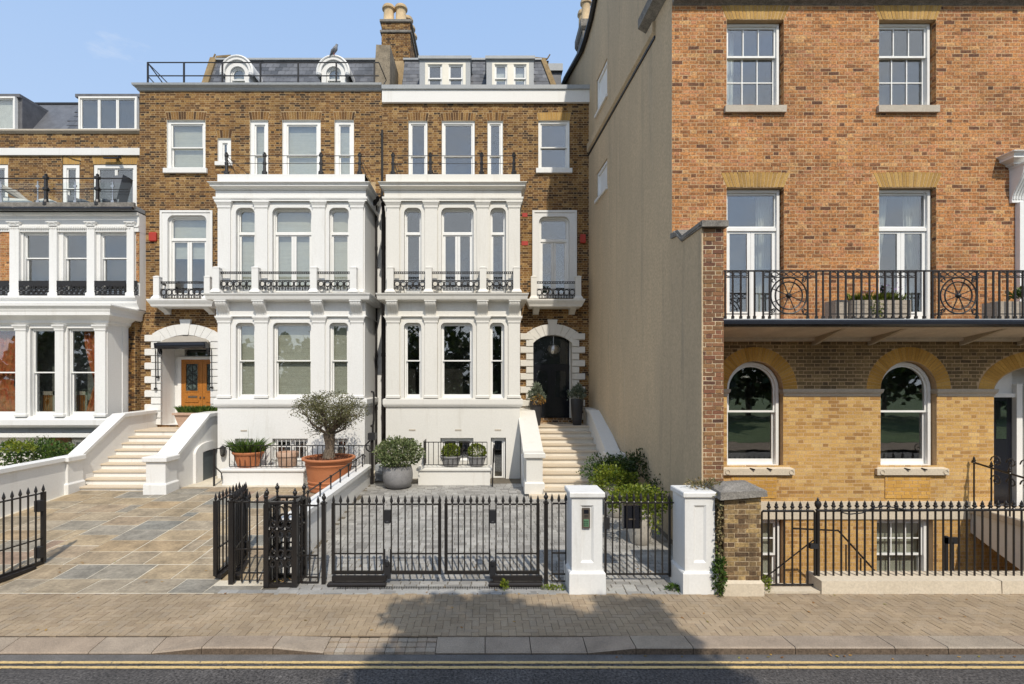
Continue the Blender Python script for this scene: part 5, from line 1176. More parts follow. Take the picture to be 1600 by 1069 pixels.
mb = MB(); mb.tube([(xt(98), YT - .01, zt(257)), (xt(98), YT - .01, zt(245)), (xt(101), YT - .01, zt(243.6)), (xt(115), YT - .02, zt(249)), (xt(127), YT - .02, zt(252))], .010, 4); mb.build('cable', 'rubber', H1)

# ================================================================== HOUSE 4 (large brick house at the right)
YR = 10.6; zR = lambda p: PZ(p, YR); xR = lambda p: PX(p, YR)
H4 = thing('town_house', 'large orange brick house at right with iron balcony and arched ground floor windows', 'house', (8, YR, 0))
X4, X4R, ZT = 3.84, 17.0, 17.8
WALLY = YR
cents = [1180, 1418, 1657]
o2f = [Op(xR(c - 44.5), xR(c + 44.8), zR(166), zR(31)) for c in cents]
o1f = [Op(xR(c - 44.5), xR(c + 44.8), zR(500), zR(293)) for c in cents[:2]] + [Op(xR(1598), xR(1716), zR(500), zR(285))]
og = [Op(xR(c - 43.5), xR(c + 44), zR(729), zR(564.5), ('arch', 44 / 75.5)) for c in (1179.5, 1419.5)]
oe = Op(xR(1553), xR(1705), zR(795), zR(572), ('arch', .55))
ob = [Op(xR(1136), xR(1225), -1.2, zR(812)), Op(xR(1370), xR(1458), -1.2, zR(812))]
allops = o2f + o1f + og + [oe] + ob
mb = MB(); holed(mb, X4, X4R, -1.8, ZT, YR + .0015, allops)
for o in o2f + o1f[:2] + ob: reveal(mb, o, YR + .004, YR + .2)
w4 = mb.build('front_wall', 'orange_mortar', H4)
for o in og + [oe]: mb = MB(); reveal(mb, o, YR + .004, YR + .2); mb.build('window_reveal', 'orange_mortar', H4)
arches = [Trap(o.x0, o.x1, o.z1, o.z1 + .31, .13) for o in o2f + o1f[:2]]
zsp, zi0, zi1 = zR(608), zR(620), zR(608)
ringz = [Op((o.x0 + o.x1) / 2 - .87, (o.x0 + o.x1) / 2 + .87, zsp, zsp + .87, ('arch', .87)) for o in og] + [Op(xR(1527), xR(1731), zR(612), zR(547), ('arch', .8))]
zbal = zR(533)
bricks(w4, 'orange', X4, X4R, zR(522), zR(4), YR, allops + arches, 240, 101)
wl = MB(); wl.box(X4 + .01, X4 + .012, YR, YR + .001, 0, .001); 
bricks(w4, 'gold', X4, X4R, zR(783), zR(620), YR, allops, 60, 102)
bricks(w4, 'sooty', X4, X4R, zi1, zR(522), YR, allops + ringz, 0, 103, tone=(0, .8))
bricks(w4, 'gold', X4, X4R, -1.8, zR(811), YR, allops, 0, 104, tone=(0, .8))
# the window reveals toothed with cut bricks
for o in o2f + o1f[:2]:
    mb = MB(); rg = random.Random(int(o.x0 * 50)); z = o.z0
    while z < o.z1 - .05: mb.box(o.x1 - rg.uniform(.001, .004), o.x1 + .02, YR + .006, YR + (.19 if rg.random() < .5 else .1), z + .005, z + .07, 0, rg.random()); z += .075
    mb.build('reveal_brick', 'orange', H4, kind='stuff')
for o in o2f + o1f[:2]: flat_arch(H4, o.x0, o.x1, o.z1 + .004, o.z1 + .30, .125, YR, 'rubbed', 17, parts=True, camber=.02)
for o in og: arch_ring(H4, (o.x0 + o.x1) / 2, zsp, .585, .585, .285, YR, 'arch_brick', 34)
arch_ring(H4, xR(1629), zR(612), 1.02, .55, .31, YR, 'arch_brick', 40)
for o in o2f: window(H4, o.x0 + .005, o.x1 - .04, o.z0, o.z1 - .01, YR + .11, 'sash', cols=3, rows=(1, 2), zm=o.z0 + (o.z1 - o.z0) * .62, fw=.05, sw=.04, sill=(.06, .07, .15, 'stone'))
for i, o in enumerate(o1f[:2]): window(H4, o.x0 + .005, o.x1 - .03, o.z0, o.z1 - .01, YR + .11, 'french', zm=zR(355.5), fw=.055)
for i, o in enumerate(og):
    window(H4, o.x0 + .005, o.x1 - .03, o.z0, o.z1 - .015, YR + .11, 'sash', ('arch', 43 / 75.5), zm=zR(643.5), fw=.06, sw=.04, bottom=.10)
    s = MB(); s.band(o.x0 - .05, o.x1 + .13, YR - .0, YR + .1, [(.0, zR(742)), (.07, zR(741.5)), (.07, zR(732)), (.0, zR(729.5))]); S_ = s.build('sill', 'plinth', H4)
    for q in (o.x0 - .05, o.x1 + .10):
        mb = MB(); mb.tube([(q + .035 + .045 * cos(2 * pi * k / 12), YR - .075, zR(736.8) + .045 * sin(2 * pi * k / 12)) for k in range(12)], .010, 4, closed=True); mb.build('rosette', 'plinth', S_)
    for q in (.38, .68): mb = MB(); xx = o.x0 + (o.x1 - o.x0) * q; mb.tube([(xx, YR - .06, zR(731)), (xx + .09, YR - .10, zR(733))], .014, 5); mb.build('sill_hook', 'iron', S_)
    mb = MB(); mb.box(o.x0 + .02 + .06, o.x1 - .14, YR - .014, YR + .004, zR(779), zR(745)); pn = mb.build('apron_panel', 'orange_mortar', H4)
    bricks(pn, 'arch_brick', o.x0 + .08, o.x1 - .14, zR(779), zR(745), YR - .018, [], 0, 60 + i)
for a, b in ((1085, 1136), (1224, 1374.5), (1464, 1553), (1706, 1780)):
    mb = MB(); mb.band(xR(a) + .02, xR(b) - .012, YR, YR + .15, [(.0, zi0), (.02, zi0 + .02), (.02, zi0 + .05), (.05, zi0 + .09), (.06, zi1 - .03), (.06, zi1)]); mb.build('impost', 'stone', H4)
mb = MB(); mb.box(X4, xR(1524), YR - .03, YR + .01, zR(811), zR(783.5)); mb.build('plinth_band', 'plinth', H4)
for o in ob: window(H4, o.x0 + .01, o.x1 - .03, o.z0, o.z1 - .01, YR + .12, 'sash', cols=3, rows=(2, 2), zm=zR(870), fw=.06, blind=.98)
mb = MB(); mb.band(X4 + .01, X4R, YR, YR + .3, [(.0, zR(9)), (.03, zR(7)), (.10, zR(4)), (.13, zR(0)), (.25, zR(-4)), (.25, zR(-9)), (0, zR(-12))], left=0); mb.build('string_cornice', 'greystone', H4)
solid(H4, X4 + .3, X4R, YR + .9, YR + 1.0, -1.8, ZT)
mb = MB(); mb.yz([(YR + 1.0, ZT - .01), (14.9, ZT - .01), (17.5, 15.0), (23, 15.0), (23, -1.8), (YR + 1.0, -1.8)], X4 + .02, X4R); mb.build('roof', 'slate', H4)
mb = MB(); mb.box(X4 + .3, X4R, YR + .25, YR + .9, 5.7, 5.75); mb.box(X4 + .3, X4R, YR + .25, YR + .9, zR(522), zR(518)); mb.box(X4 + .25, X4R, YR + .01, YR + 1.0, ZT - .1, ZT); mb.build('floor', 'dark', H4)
drape(H4, xR(1374), xR(1408), YR + .42, zR(500), zR(293), .35, lean=-1, m='curtainw'); drape(H4, xR(1438), xR(1462), YR + .42, zR(500), zR(293), .3, lean=1, m='curtainw'); drape(H4, xR(1128), xR(1160), YR + .40, zR(166), zR(30), 0, m='curtainw')
drape(H4, xR(1200), xR(1222), YR + .45, zR(500), zR(293), 0, m='curtainw')
# side wall: rendered, seen in perspective
SX = lambda y: X4 - (y - YR) * (X4 - 3.50) / 6.9
def side(mb, d0=0): mb.v = [(SX(v[0]) + v[1], v[0], v[2]) for v in mb.v]
sops = [Op(15.3, 16.5, 11.95, 13.05), Op(15.3, 16.5, 9.2, 10.05)]
mb = MB(); holed(mb, YR, 17.0, -1.8, 14.0, 0, sops); [reveal(mb, o, 0, .09) for o in sops]
prof = [(YR, 14.0), (17.0, 14.0), (17.6, 14.0), (23, 14.0), (23, 15.95), (21.0, 15.75), (18.6, 15.2), (18.2, 15.12), (17.6, 15.15), (16.9, 15.3), (16.2, 15.7), (15.6, 16.3), (15.1, 17.1), (14.8, 17.8), (YR, 17.8)]
mb.face([(u, 0, w) for u, w in prof]); mb.face([(17.0, 0, -1.8), (23, 0, -1.8), (23, 0, 14.0), (17.0, 0, 14.0)])
mb.face([(YR, 0, -1.8), (YR, .012, -1.8), (YR, .012, ZT), (YR, 0, ZT)])
side(mb); SW = mb.build('side_wall', 'render', H4)
for o in sops: mb = MB(); ring(mb, o.x0 + .03, o.x1 - .03, o.z0, o.z1 - .02, (.08, .08, .1, .08), None, .03, .09); mb.face([(o.x0, .08, o.z0), (o.x1, .08, o.z0), (o.x1, .08, o.z1), (o.x0, .08, o.z1)]); mb.box(o.x0 - .05, o.x1 + .05, -.06, .02, o.z0 - .09, o.z0 - .005); side(mb); mb.build('side_window', 'joinery', H4)
mb = MB(); mb.ext([(0, -.30), (-.07, -.22), (-.07, .0), (0, .03)], lambda u, w, d: (d, u, 11.45 + w), YR + .9, 17.5); side(mb); mb.build('side_string', 'render', SW)
mb = MB(); mb.ext([(-.002, -.37), (-.03, -.37), (-.03, -.305), (-.002, -.305)], lambda u, w, d: (d, u, 11.45 + w), YR + .9, 17.5); side(mb); mb.build('side_flashing', 'rubber', SW)
mb = MB(); mb.ext([(0, -.25), (-.22, -.12), (-.22, .1), (0, .12)], lambda u, w, d: (d, u, 11.75 + w), YR - .2, 12.0); side(mb); mb.build('side_cornice', 'greystone', SW)
mb = MB(); ed = [(SX(u) - .08, u, w + .04) for u, w in prof[4:-1]]; mb.tube(ed, .09, 6); mb.build('verge_coping', 'rubber', SW)
mb = MB(); mb.box(3.46, 3.9, 18.4, 19.6, 14, 16.0); mb.band(3.46, 3.9, 18.4, 19.6, [(.02, 16.0), (.08, 16.1), (.08, 16.35), (0, 16.4)]); c4 = mb.build('chimney_stack', 'greystone', H4)
for y in (18.62, 19.2): chimney_pot(c4, 3.62, y, 16.38, .85, .17)
# wing wall carrying the party line to the balcony
mb = MB(); wp = [(9.1, -1.0), (9.1, 6.12), (9.6, 6.12), (10.0, 6.10), (10.22, 6.28), (10.62, 6.32), (10.62, -1.0)]
mb.yz(wp, X4 - .015, X4 + .0); ww = mb.build('wing_wall', 'render', H4)
mb = MB(); mb.yz([(9.1065, -1.0), (9.1065, 6.1), (10.0, 6.1), (10.59, 6.1), (10.59, -1.0)], X4 + .001, X4 + .375); wb = mb.build('wing_pier', 'pale_mortar', H4)
bricks(wb, 'redbrick', X4 + .012, X4 + .38, -.6, 6.1, 9.105, [], 170, 14, .01)
mb = MB(); mb.box(X4 + .36, X4 + .38, 9.11, 10.59, -.6, 6.1); mb.build('wing_return', 'orange', wb)
mb = MB(); mb.yz([(9.02, 6.11), (10.0, 6.11), (10.2, 6.28), (10.59, 6.33), (10.59, 6.43), (10.2, 6.40), (9.95, 6.22), (9.02, 6.22)], X4 - .04, X4 + .43); mb.build('wing_coping', 'greystone', H4)
mb = MB(); mb.tube([(X4 - .02, 10.4, 6.40), (X4 - .02, 10.25, 6.33), (X4 - .02, 10.0, 6.15), (X4 - .02, 9.05, 6.17)], .04, 6); mb.build('coping_drip', 'greystone', ww)
# balcony
yB = 9.5; zB_ = lambda p: PZ(p, yB); xB = lambda p: PX(p, yB); XBL = X4 + .40
mb = MB(); mb.box(XBL, X4R, yB + .02, YR - .003, zB_(503.5), zB_(498)); mb.build('balcony_floor', 'lead', H4)
mb = MB(); mb.tube([(XBL, yB - .01, zB_(505)), (X4R, yB - .01, zB_(505))], .062, 8); mb.tube([(XBL + .06, yB, zB_(508)), (XBL + .06, yB + .05, zB_(516)), (XBL + .01, yB + .1, zB_(518))], .05, 6); mb.build('gutter', 'blackpaint', H4, smooth=True)
mb = MB(); mb.yz([(yB + .06, zB_(511)), (yB + .06, zB_(505)), (YR - .004, zB_(505)), (YR - .004, zR(534)), (YR - .12, zR(533)), (YR - .14, zR(528))], XBL, X4R); mb.build('balcony_soffit', mat('soffit_paint', (.58, .52, .45), .7, .1, 20, .2, 2), H4)
for p in (1270, 1357, 1500, 1590):
    mb = MB(); x = xR(p); mb.yz([(yB + .15, zB_(512)), (YR - .02, zB_(512)), (YR - .02, zR(540)), (YR - .14, zR(538))], x - .035, x + .035); mb.build('soffit_bracket', 'stone', H4)
RL = MB(); yq = yB + .04; zq = lambda p: PZ(p, yq); xq = lambda p: PX(p, yq)
RL.box(xq(1130), X4R, yq - .02, yq + .02, zq(424.6), zq(422.4)); RL.tube([(xq(1130), yq, zq(424)), (xq(1130), YR, zq(424))], .018, 5)
for a, b in ((1133, 1169.5), (1193, 1276), (1296.5, 1431), (1456.5, 1540), (1561, 1660)):
    RL.box(xq(a), xq(b), yq - .009, yq + .009, zq(434.2), zq(432.8)); RL.box(xq(a), xq(b), yq - .008, yq + .008, zq(491.5), zq(490))
RLo = RL.build('balcony_railing', 'iron', H4)
def rbar(p, foot=498):
    mb = MB(); x = xq(p); mb.box(x - .013, x + .013, yq - .012, yq + .012, zq(foot), zq(423)); mb.box(x - .022, x + .022, yq - .02, yq + .02, zq(498), zq(494)); mb.build('bar', 'iron', RLo)
for p in (1133, 1145, 1157.5, 1169.5, 1179, 1192.5, 1202.5, 1262, 1275.5, 1286, 1297, 1309.5, 1321.5, 1333.5, 1346, 1358.5, 1370.5, 1383, 1395, 1407, 1419, 1431, 1444, 1457, 1467, 1526.5, 1540, 1552, 1561.5, 1574, 1586, 1598, 1610, 1622, 1634, 1646, 1660, 1680, 1700, 1712, 1724, 1736, 1748, 1760, 1772, 1784, 1796, 1808, 1820): rbar(p)
def circles(a, b, n):
    mb = MB(); w = (xq(b) - xq(a)) / n
    for i in range(n): cx = xq(a) + w * (i + .5); mb.tube([(cx + w * .44 * cos(k * pi / 6), yq, zq(428.6) + .038 * sin(k * pi / 6)) for k in range(12)], .010, 4, closed=True)
    mb.build('ring_band', 'iron', RLo)
for a, b, n in ((1133, 1169.5, 3), (1193, 1276, 7), (1296.5, 1431, 11), (1456.5, 1540, 7), (1561, 1660, 8)): circles(a, b, n)
for p in (1232.5, 1497.5):
    cx, cz = xq(p), zq(462); mb = MB(); ro = .335; ri = .255
    for r_, t_ in ((ro, .014), (ri, .014)): mb.tube([(cx + r_ * cos(k * pi / 16), yq, cz + r_ * sin(k * pi / 16)) for k in range(32)], t_, 5, closed=True)
    for k in range(8):
        q = pi / 8 + k * pi / 4; mb.tube([(cx + .05 * cos(q), yq, cz + .05 * sin(q)), (cx + ro * cos(q), yq, cz + ro * sin(q))], .010, 4)
    for sx in (-1, 1):
        for sz in (-1, 1):
            for e, s in ((.30, .05), (.27, .035), (.33, .03)):
                ex, ez = cx + sx * (e + .01), cz + sz * (e + .01); mb.tube([(ex + s * cos(k * pi / 4), yq, ez + s * sin(k * pi / 4)) for k in range(7)], .011, 4)
    w = mb.build('wheel_medallion', 'iron', RLo)
    mb = MB(); mb.lathe(0, 0, [(.02, -.03), (.05, -.02), (.055, 0), (.035, .03), (.02, .04)], 10); o = mb.build('boss', 'iron', w, local=True); o.location = (cx, yq, cz); o.rotation_euler = (pi / 2, 0, 0)
# the pedimented centre window at the edge of the frame
o = o1f[2]
mb = MB(); mb.box(xR(1586), o.x0, YR - .10, YR + .01, zR(500), zR(318)); mb.box(o.x0, X4R, YR - .08, YR + .01, zR(300), zR(262)); mb.build('window_surround', 'joinery', H4)
cornice(H4, xR(1576), X4R, YR - .10, YR + .01, zR(263), zR(246), .24, 'joinery')
console(H4, xR(1586), .24, YR, zR(318), zR(263), .26, 'joinery')
window(H4, o.x0, o.x1, o.z0, o.z1, YR + .05, 'french', zm=zR(350), fw=.05)
# entrance with its bridge
mb = MB(); mb.box(oe.x0, 13.5, YR + .55, YR + .6, -1, oe.z1); mb.build('porch_back', 'cream', H4)
mb = MB(); xE = lambda p: PX(p, YR + .48); mb.box(xE(1540), xE(1581), YR + .48, YR + .54, zR(795), zR(622)); d4 = mb.build('door', 'blackpaint', H4)
mb = MB(); mb.box(xE(1556), xE(1572), YR + .468, YR + .478, zR(690), zR(628)); mb.build('door_pane', 'glass', d4)
mb = MB(); [mb.box(xE(a), xE(b), YR + .34 + .05 * i, YR + .5, zR(800), zR(600)) for i, (a, b) in enumerate(((1596, 1606), (1582, 1591)))]; mb.box(xE(1530), xE(1582), YR + .42, YR + .5, zR(622), zR(616)); mb.box(xE(1530), xE(1582), YR + .49, YR + .53, zR(616), oe.z1); mb.build('door_frame', 'joinery', H4)
BR = thing('entrance_bridge', 'cream stone bridge crossing the sunken area to the dark front door', 'bridge', (10.9, 9.4, 0))
mb = MB(); xs = 10.02; mb.yz([(8.5, -.62), (8.5, .66), (YR - .002, .66), (YR - .002, .25)], xs, 12.5); mb.build('side', 'cream', BR)
mb = MB(); mb.yz([(8.48, .66), (8.48, .78), (YR - .002, .78), (YR - .002, .66)], xs - .05, 12.5); mb.build('coping', 'plinth', BR)
BRR = thing('bridge_railing', 'spear-topped iron railing with scrolls rising beside the bridge to the dark door', 'railing', (10.05, 9.6, .78))
mb = MB(); mb.tube([(10.0, 10.55, 1.72), (10.05, 9.95, 1.62), (10.15, 9.2, 1.50), (10.2, 8.7, 1.45)], .02, 6); br = mb.build('handrail', 'iron', BRR)
mb = MB()
for cx, cy_, r_ in ((10.06, 10.1, .12), (10.1, 9.85, .10), (10.14, 9.6, .13)):
    mb.tube([(cx, cy_ + r_ * (1 - t / 16) * cos(t * .62), 1.42 + r_ * (1 - t / 16) * sin(t * .62)) for t in range(15)], .014, 5)
    mb.tube([(cx, cy_ + r_ * (1 - t / 16) * cos(t * .62), 1.80 + r_ * (1 - t / 16) * sin(t * .62)) for t in range(15)], .012, 5)
mb.build('scrolls', 'iron', BRR)
# ================================================================== RAILINGS AND GATES
_bars = {}
def bar_mesh(h, style):
    k = (round(h, 2), style)
    if k in _bars: return _bars[k]
    mb = MB(); w = .0105 if style == 'fine' else .013
    if style == 'round': mb.tube([(0, 0, 0), (0, 0, h - .14)], .0155, 8)
    else: mb.box(-w, w, -w, w, 0, h - .14)
    if style == 'urn':
        mb.lathe(0, 0, [(.022, h - .16), (.03, h - .145), (.016, h - .13), (.034, h - .10), (.04, h - .075), (.03, h - .055), (.016, h - .045), (.022, h - .03), (.012, h - .012), (.002, h)], 8)
    elif style == 'round':
        mb.lathe(0, 0, [(.016, h - .15), (.026, h - .14), (.016, h - .125), (.032, h - .105), (.036, h - .09), (.02, h - .075), (.024, h - .06), (.013, h - .03), (.001, h)], 8)
    else:
        mb.lathe(0, 0, [(.012, h - .17), (.024, h - .16), (.013, h - .145), (.013, h - .13), (.022, h - .122), (.028, h - .10), (.018, h - .055), (.001, h)], 6)
    _bars[k] = mb.mesh('bar', 'iron', smooth=style in ('round', 'urn')); return _bars[k]
def line_pts(p0, p1, n): return [(p0[0] + (p1[0] - p0[0]) * i / n, p0[1] + (p1[1] - p0[1]) * i / n) for i in range(n + 1)]
def beam(mb, p0, p1, z, t, h):      # flat bar between two plan points
    d = Vector((p1[0] - p0[0], p1[1] - p0[1], 0)).normalized(); nn = Vector((-d.y, d.x, 0)) * t
    mb.hexa([(p0[0] - nn.x, p0[1] - nn.y, z - h), (p1[0] - nn.x, p1[1] - nn.y, z - h), (p1[0] + nn.x, p1[1] + nn.y, z - h), (p0[0] + nn.x, p0[1] + nn.y, z - h),
             (p0[0] - nn.x, p0[1] - nn.y, z + h), (p1[0] - nn.x, p1[1] - nn.y, z + h), (p1[0] + nn.x, p1[1] + nn.y, z + h), (p0[0] + nn.x, p0[1] + nn.y, z + h)])
def railing_run(t, p0, p1, n, rails, zfoot, ztop, style='fine', stiles=(1, 1), ends=True, stile_w=.03, zst=None, holes=None):
    for z, h in rails: mb = MB(); beam(mb, p0, p1, z, .014, h); mb.build('rail', 'iron', t)
    for i, (x, y) in enumerate(line_pts(p0, p1, n)):
        if i in (0, n):
            k = 0 if i == 0 else 1
            if stiles[k]:
                mb = MB(); mb.box(x - stile_w, x + stile_w, y - stile_w, y + stile_w, zfoot - .02, rails[0][0] + .02); mb.build('stile', 'iron', t)
                inst('bar', bar_mesh(.2, style), t, (x, y, ztop - .2))
                continue
            if not ends: continue
        inst('bar', bar_mesh(ztop - zfoot, style), t, (x, y, zfoot))
XF = lambda p: PX(p, YF); ZF = lambda p: PZ(p, YF)
RAILS = [(ZF(788), .012), (ZF(865), .010), (ZF(893), .012)]; TOP = ZF(773.5)
def post(name, label, px, ztop=ZF(770), w=.032, grp=None, y=YF, bottom=0):
    x = PX(px, y); t = thing(name, label, 'post', (x, y, 0), grp)
    mb = MB(); mb.box(x - w, x + w, y - w, y + w, bottom, ztop - .17); mb.box(x - w - .012, x + w + .012, y - w - .012, y + w + .012, ztop - .19, ztop - .165); mb.build('shaft', 'iron', t)
    inst('finial', bar_mesh(.24, 'urn'), t, (x, y, ztop - .24)); return t
# closed pair of folding gates in front of the sett yard
def fold_gate(name, label, pa, pm, pb, hinge_left, pas, pbs):
    t = thing(name, label, 'gate', (XF((pa + pb) / 2), YF, 0), 'closed driveway gates')
    def panel(a, b, n):
        railing_run(t, (XF(a), YF), (XF(b), YF), n, RAILS, ZF(895), TOP, stiles=(a in pas, b in pas), stile_w=.026)
        if True:
            mb = MB(); mb.box(XF(a), XF(b), YF - .018, YF + .018, ZF(897), ZF(892)); mb.build('bottom_rail', 'iron', t)
    panel(pa, pm[0], pbs[0]); panel(pm[1], pb, pbs[1])
    mb = MB(); xm = (XF(pm[0]) + XF(pm[1])) / 2; mb.box(xm - .05, xm + .05, YF - .035, YF + .035, ZF(815), ZF(797)); mb.lathe(xm, YF, [(.05, ZF(817)), (.055, ZF(815)), (.02, ZF(812))], 10); mb.build('hinge_block', 'rubber', t)
    mb = MB(); mb.box(xm - .05, xm + .05, YF - .04, YF + .04, ZF(903), ZF(880)); mb.lathe(xm, YF - .04, [(.03, ZF(882)), (.035, ZF(876)), (.01, ZF(874))], 8); mb.tube([(xm - .05, YF, ZF(880)), (xm - .05, YF, ZF(858))], .014, 5); mb.tube([(xm + .05, YF, ZF(880)), (xm + .05, YF, ZF(858))], .014, 5); mb.build('lower_hinge', 'rubber', t)
    a, b = (pa, pm[0] + 6) if hinge_left else (pm[1] - 6, pb + 6)
    mb = MB(); mb.box(XF(a), XF(b), YF - .10, YF - .035, ZF(904.5), ZF(897.5)); mb.build('motor_arm', 'pipe', t)
    mb = MB(); ya = YF - .16; mb.band(XF(a) - .06, XF(b), ya, ya + .10, [(-.02, .005), (0, .02), (0, .05), (-.02, .065)]); mb.build('ground_track', 'pipe', t)
    return t
fold_gate('driveway_gate', 'left leaf of the closed black spear-topped driveway gates, next to the lattice post', 521, (599.5, 611.5), 687, True, (521, 687), (7, 7))
fold_gate('driveway_gate', 'right leaf of the closed black spear-topped driveway gates, nearer the intercom pillar', 697, (764.5, 775), 840.5, False, (697, 840.5), (7, 6))
post('gate_post', 'black urn-topped iron post hinging the gates beside the lattice post', 506, grp='gate hinge posts')
post('gate_post', 'black urn-topped iron post hinging the gates beside the white intercom pillar', 853, ZF(769), grp='gate hinge posts')
for px, k in ((512, 1), (846.5, -1)):
    pass
f1 = thing('iron_fence', 'short black fence panel between the lattice post and the gate', 'fence', (XF(482), YF, 0), 'short iron fence panels'); railing_run(f1, (XF(471), YF), (XF(497), YF), 2, [(ZF(790), .012), (ZF(868), .010), (ZF(902), .011), (ZF(910), .010)], ZF(911), ZF(774), stiles=(0, 0))
f2 = thing('iron_fence', 'short black fence panel between the gate and the intercom pillar', 'fence', (XF(872), YF, 0), 'short iron fence panels'); railing_run(f2, (XF(862.5), YF), (XF(884), YF), 2, [(ZF(787), .012), (ZF(864), .010), (ZF(897), .011), (ZF(908), .010)], ZF(909), ZF(771), stiles=(0, 0))
f3 = thing('iron_fence', 'short black fence panel between the folded open gate and the lattice post', 'fence', (XF(390), YF, 0), 'short iron fence panels'); railing_run(f3, (XF(366), YF), (XF(414), YF), 4, [(ZF(784.5), .012), (ZF(858), .010), (ZF(895), .011)], ZF(910), ZF(767), stiles=(0, 0))
post('gate_post', 'black urn-topped iron post beside the folded open gate leaves', 362, ZF(766), .04, 'gate hinge posts')
# square lattice post of cast iron
lp = thing('lattice_post', 'square openwork cast iron post with urn finials on its corners', 'post', (XF(438), YF + .1, 0))
lx0, lx1, ly0, ly1 = PX(417, 8.42), PX(461, 8.42), 8.42, 8.84; lz = lambda p: PZ(p, 8.42)
mb = MB()
for x, y in ((lx0, ly0), (lx1, ly0), (lx0, ly1), (lx1, ly1)):
    mb.box(x - .042, x + .042, y - .042, y + .042, 0, lz(787)); inst('finial', bar_mesh(.27, 'urn'), lp, (x, y, lz(788)))
for a, b in (((lx0, ly0), (lx1, ly0)), ((lx0, ly1), (lx1, ly1)), ((lx0, ly0), (lx0, ly1)), ((lx1, ly0), (lx1, ly1))):
    beam(mb, a, b, lz(785.5), .04, .018); beam(mb, a, b, .03, .03, .03)
mb.build('frame', 'iron', lp)
for a, b in (((lx0, ly0), (lx1, ly0)), ((lx0, ly1), (lx1, ly1)), ((lx0, ly0), (lx0, ly1)), ((lx1, ly0), (lx1, ly1))):
    mb = MB(); A, B_ = Vector((*a, 0)), Vector((*b, 0)); d = (B_ - A)
    for k in (.36, .64): p = A + d * k; mb.tube([(p.x, p.y, .03), (p.x, p.y, lz(786))], .019, 6)
    for zc in (lz(827), lz(873)):
        for k in (.22, .5, .78):
            for dz in (-.08, .08):
                c = A + d * k; mb.tube([tuple(c + d.normalized() * (.052 * cos(q * pi / 5)) + Vector((0, 0, zc + dz + .06 * sin(q * pi / 5)))) for q in range(10)], .017, 5, closed=True)
        for k in (.08, .36, .64, .92): c = A + d * k; mb.lathe(c.x, c.y, [(.006, zc - .05), (.035, zc), (.006, zc + .05)], 8)
    for k in (.22, .5, .78):
        c = A + d * k; mb.tube([tuple(c + d.normalized() * (.055 * cos(q * pi / 6)) + Vector((0, 0, lz(799) + .075 * sin(q * pi / 6)))) for q in range(7)], .014, 5)
    mb.build('lattice_panel', 'iron', lp)
# folded open gate leaves, right and left of the sandstone forecourt
def open_leaf(label, p0, p1, n, ztop, zf, motor=True):
    t = thing('driveway_gate', label, 'gate', (p0[0], p0[1], 0), 'folded open forecourt gates')
    railing_run(t, p0, p1, n, [(ztop - .16, .012), (.52, .010), (zf + .07, .012)], zf + .06, ztop, stile_w=.03)
    mb = MB(); beam(mb, p0, p1, zf + .05, .02, .035); mb.build('bottom_rail', 'iron', t)
    if motor:
        mb = MB(); beam(mb, (p0[0] + .05, p0[1]), (p0[0] + (p1[0] - p0[0]) * .8 + .05, p0[1] + (p1[1] - p0[1]) * .8), zf + .02, .05, .03); mb.build('ground_track', 'pipe', t)
        mb = MB(); q = .93; x, y = p0[0] + (p1[0] - p0[0]) * q, p0[1] + (p1[1] - p0[1]) * q; mb.box(x - .05, x + .05, y - .05, y + .05, 1.02, 1.22); mb.box(x - .05, x + .05, y - .05, y + .05, zf + .15, zf + .35); mb.build('hinge_block', 'rubber', t)
    return t
open_leaf('inner leaf of the black gate folded back beside the fence panel', (-4.28, 8.66), (-4.52, 9.62), 7, 1.50, .04)
open_leaf('outer leaf of the black gate folded back along the forecourt edge', (-4.60, 8.70), (-4.66, 9.66), 7, 1.49, .04)
open_leaf('black gate leaf folded open at the left edge of the flagstone forecourt', (-8.26, 8.30), (-8.10, 9.36), 8, 1.50, .03)
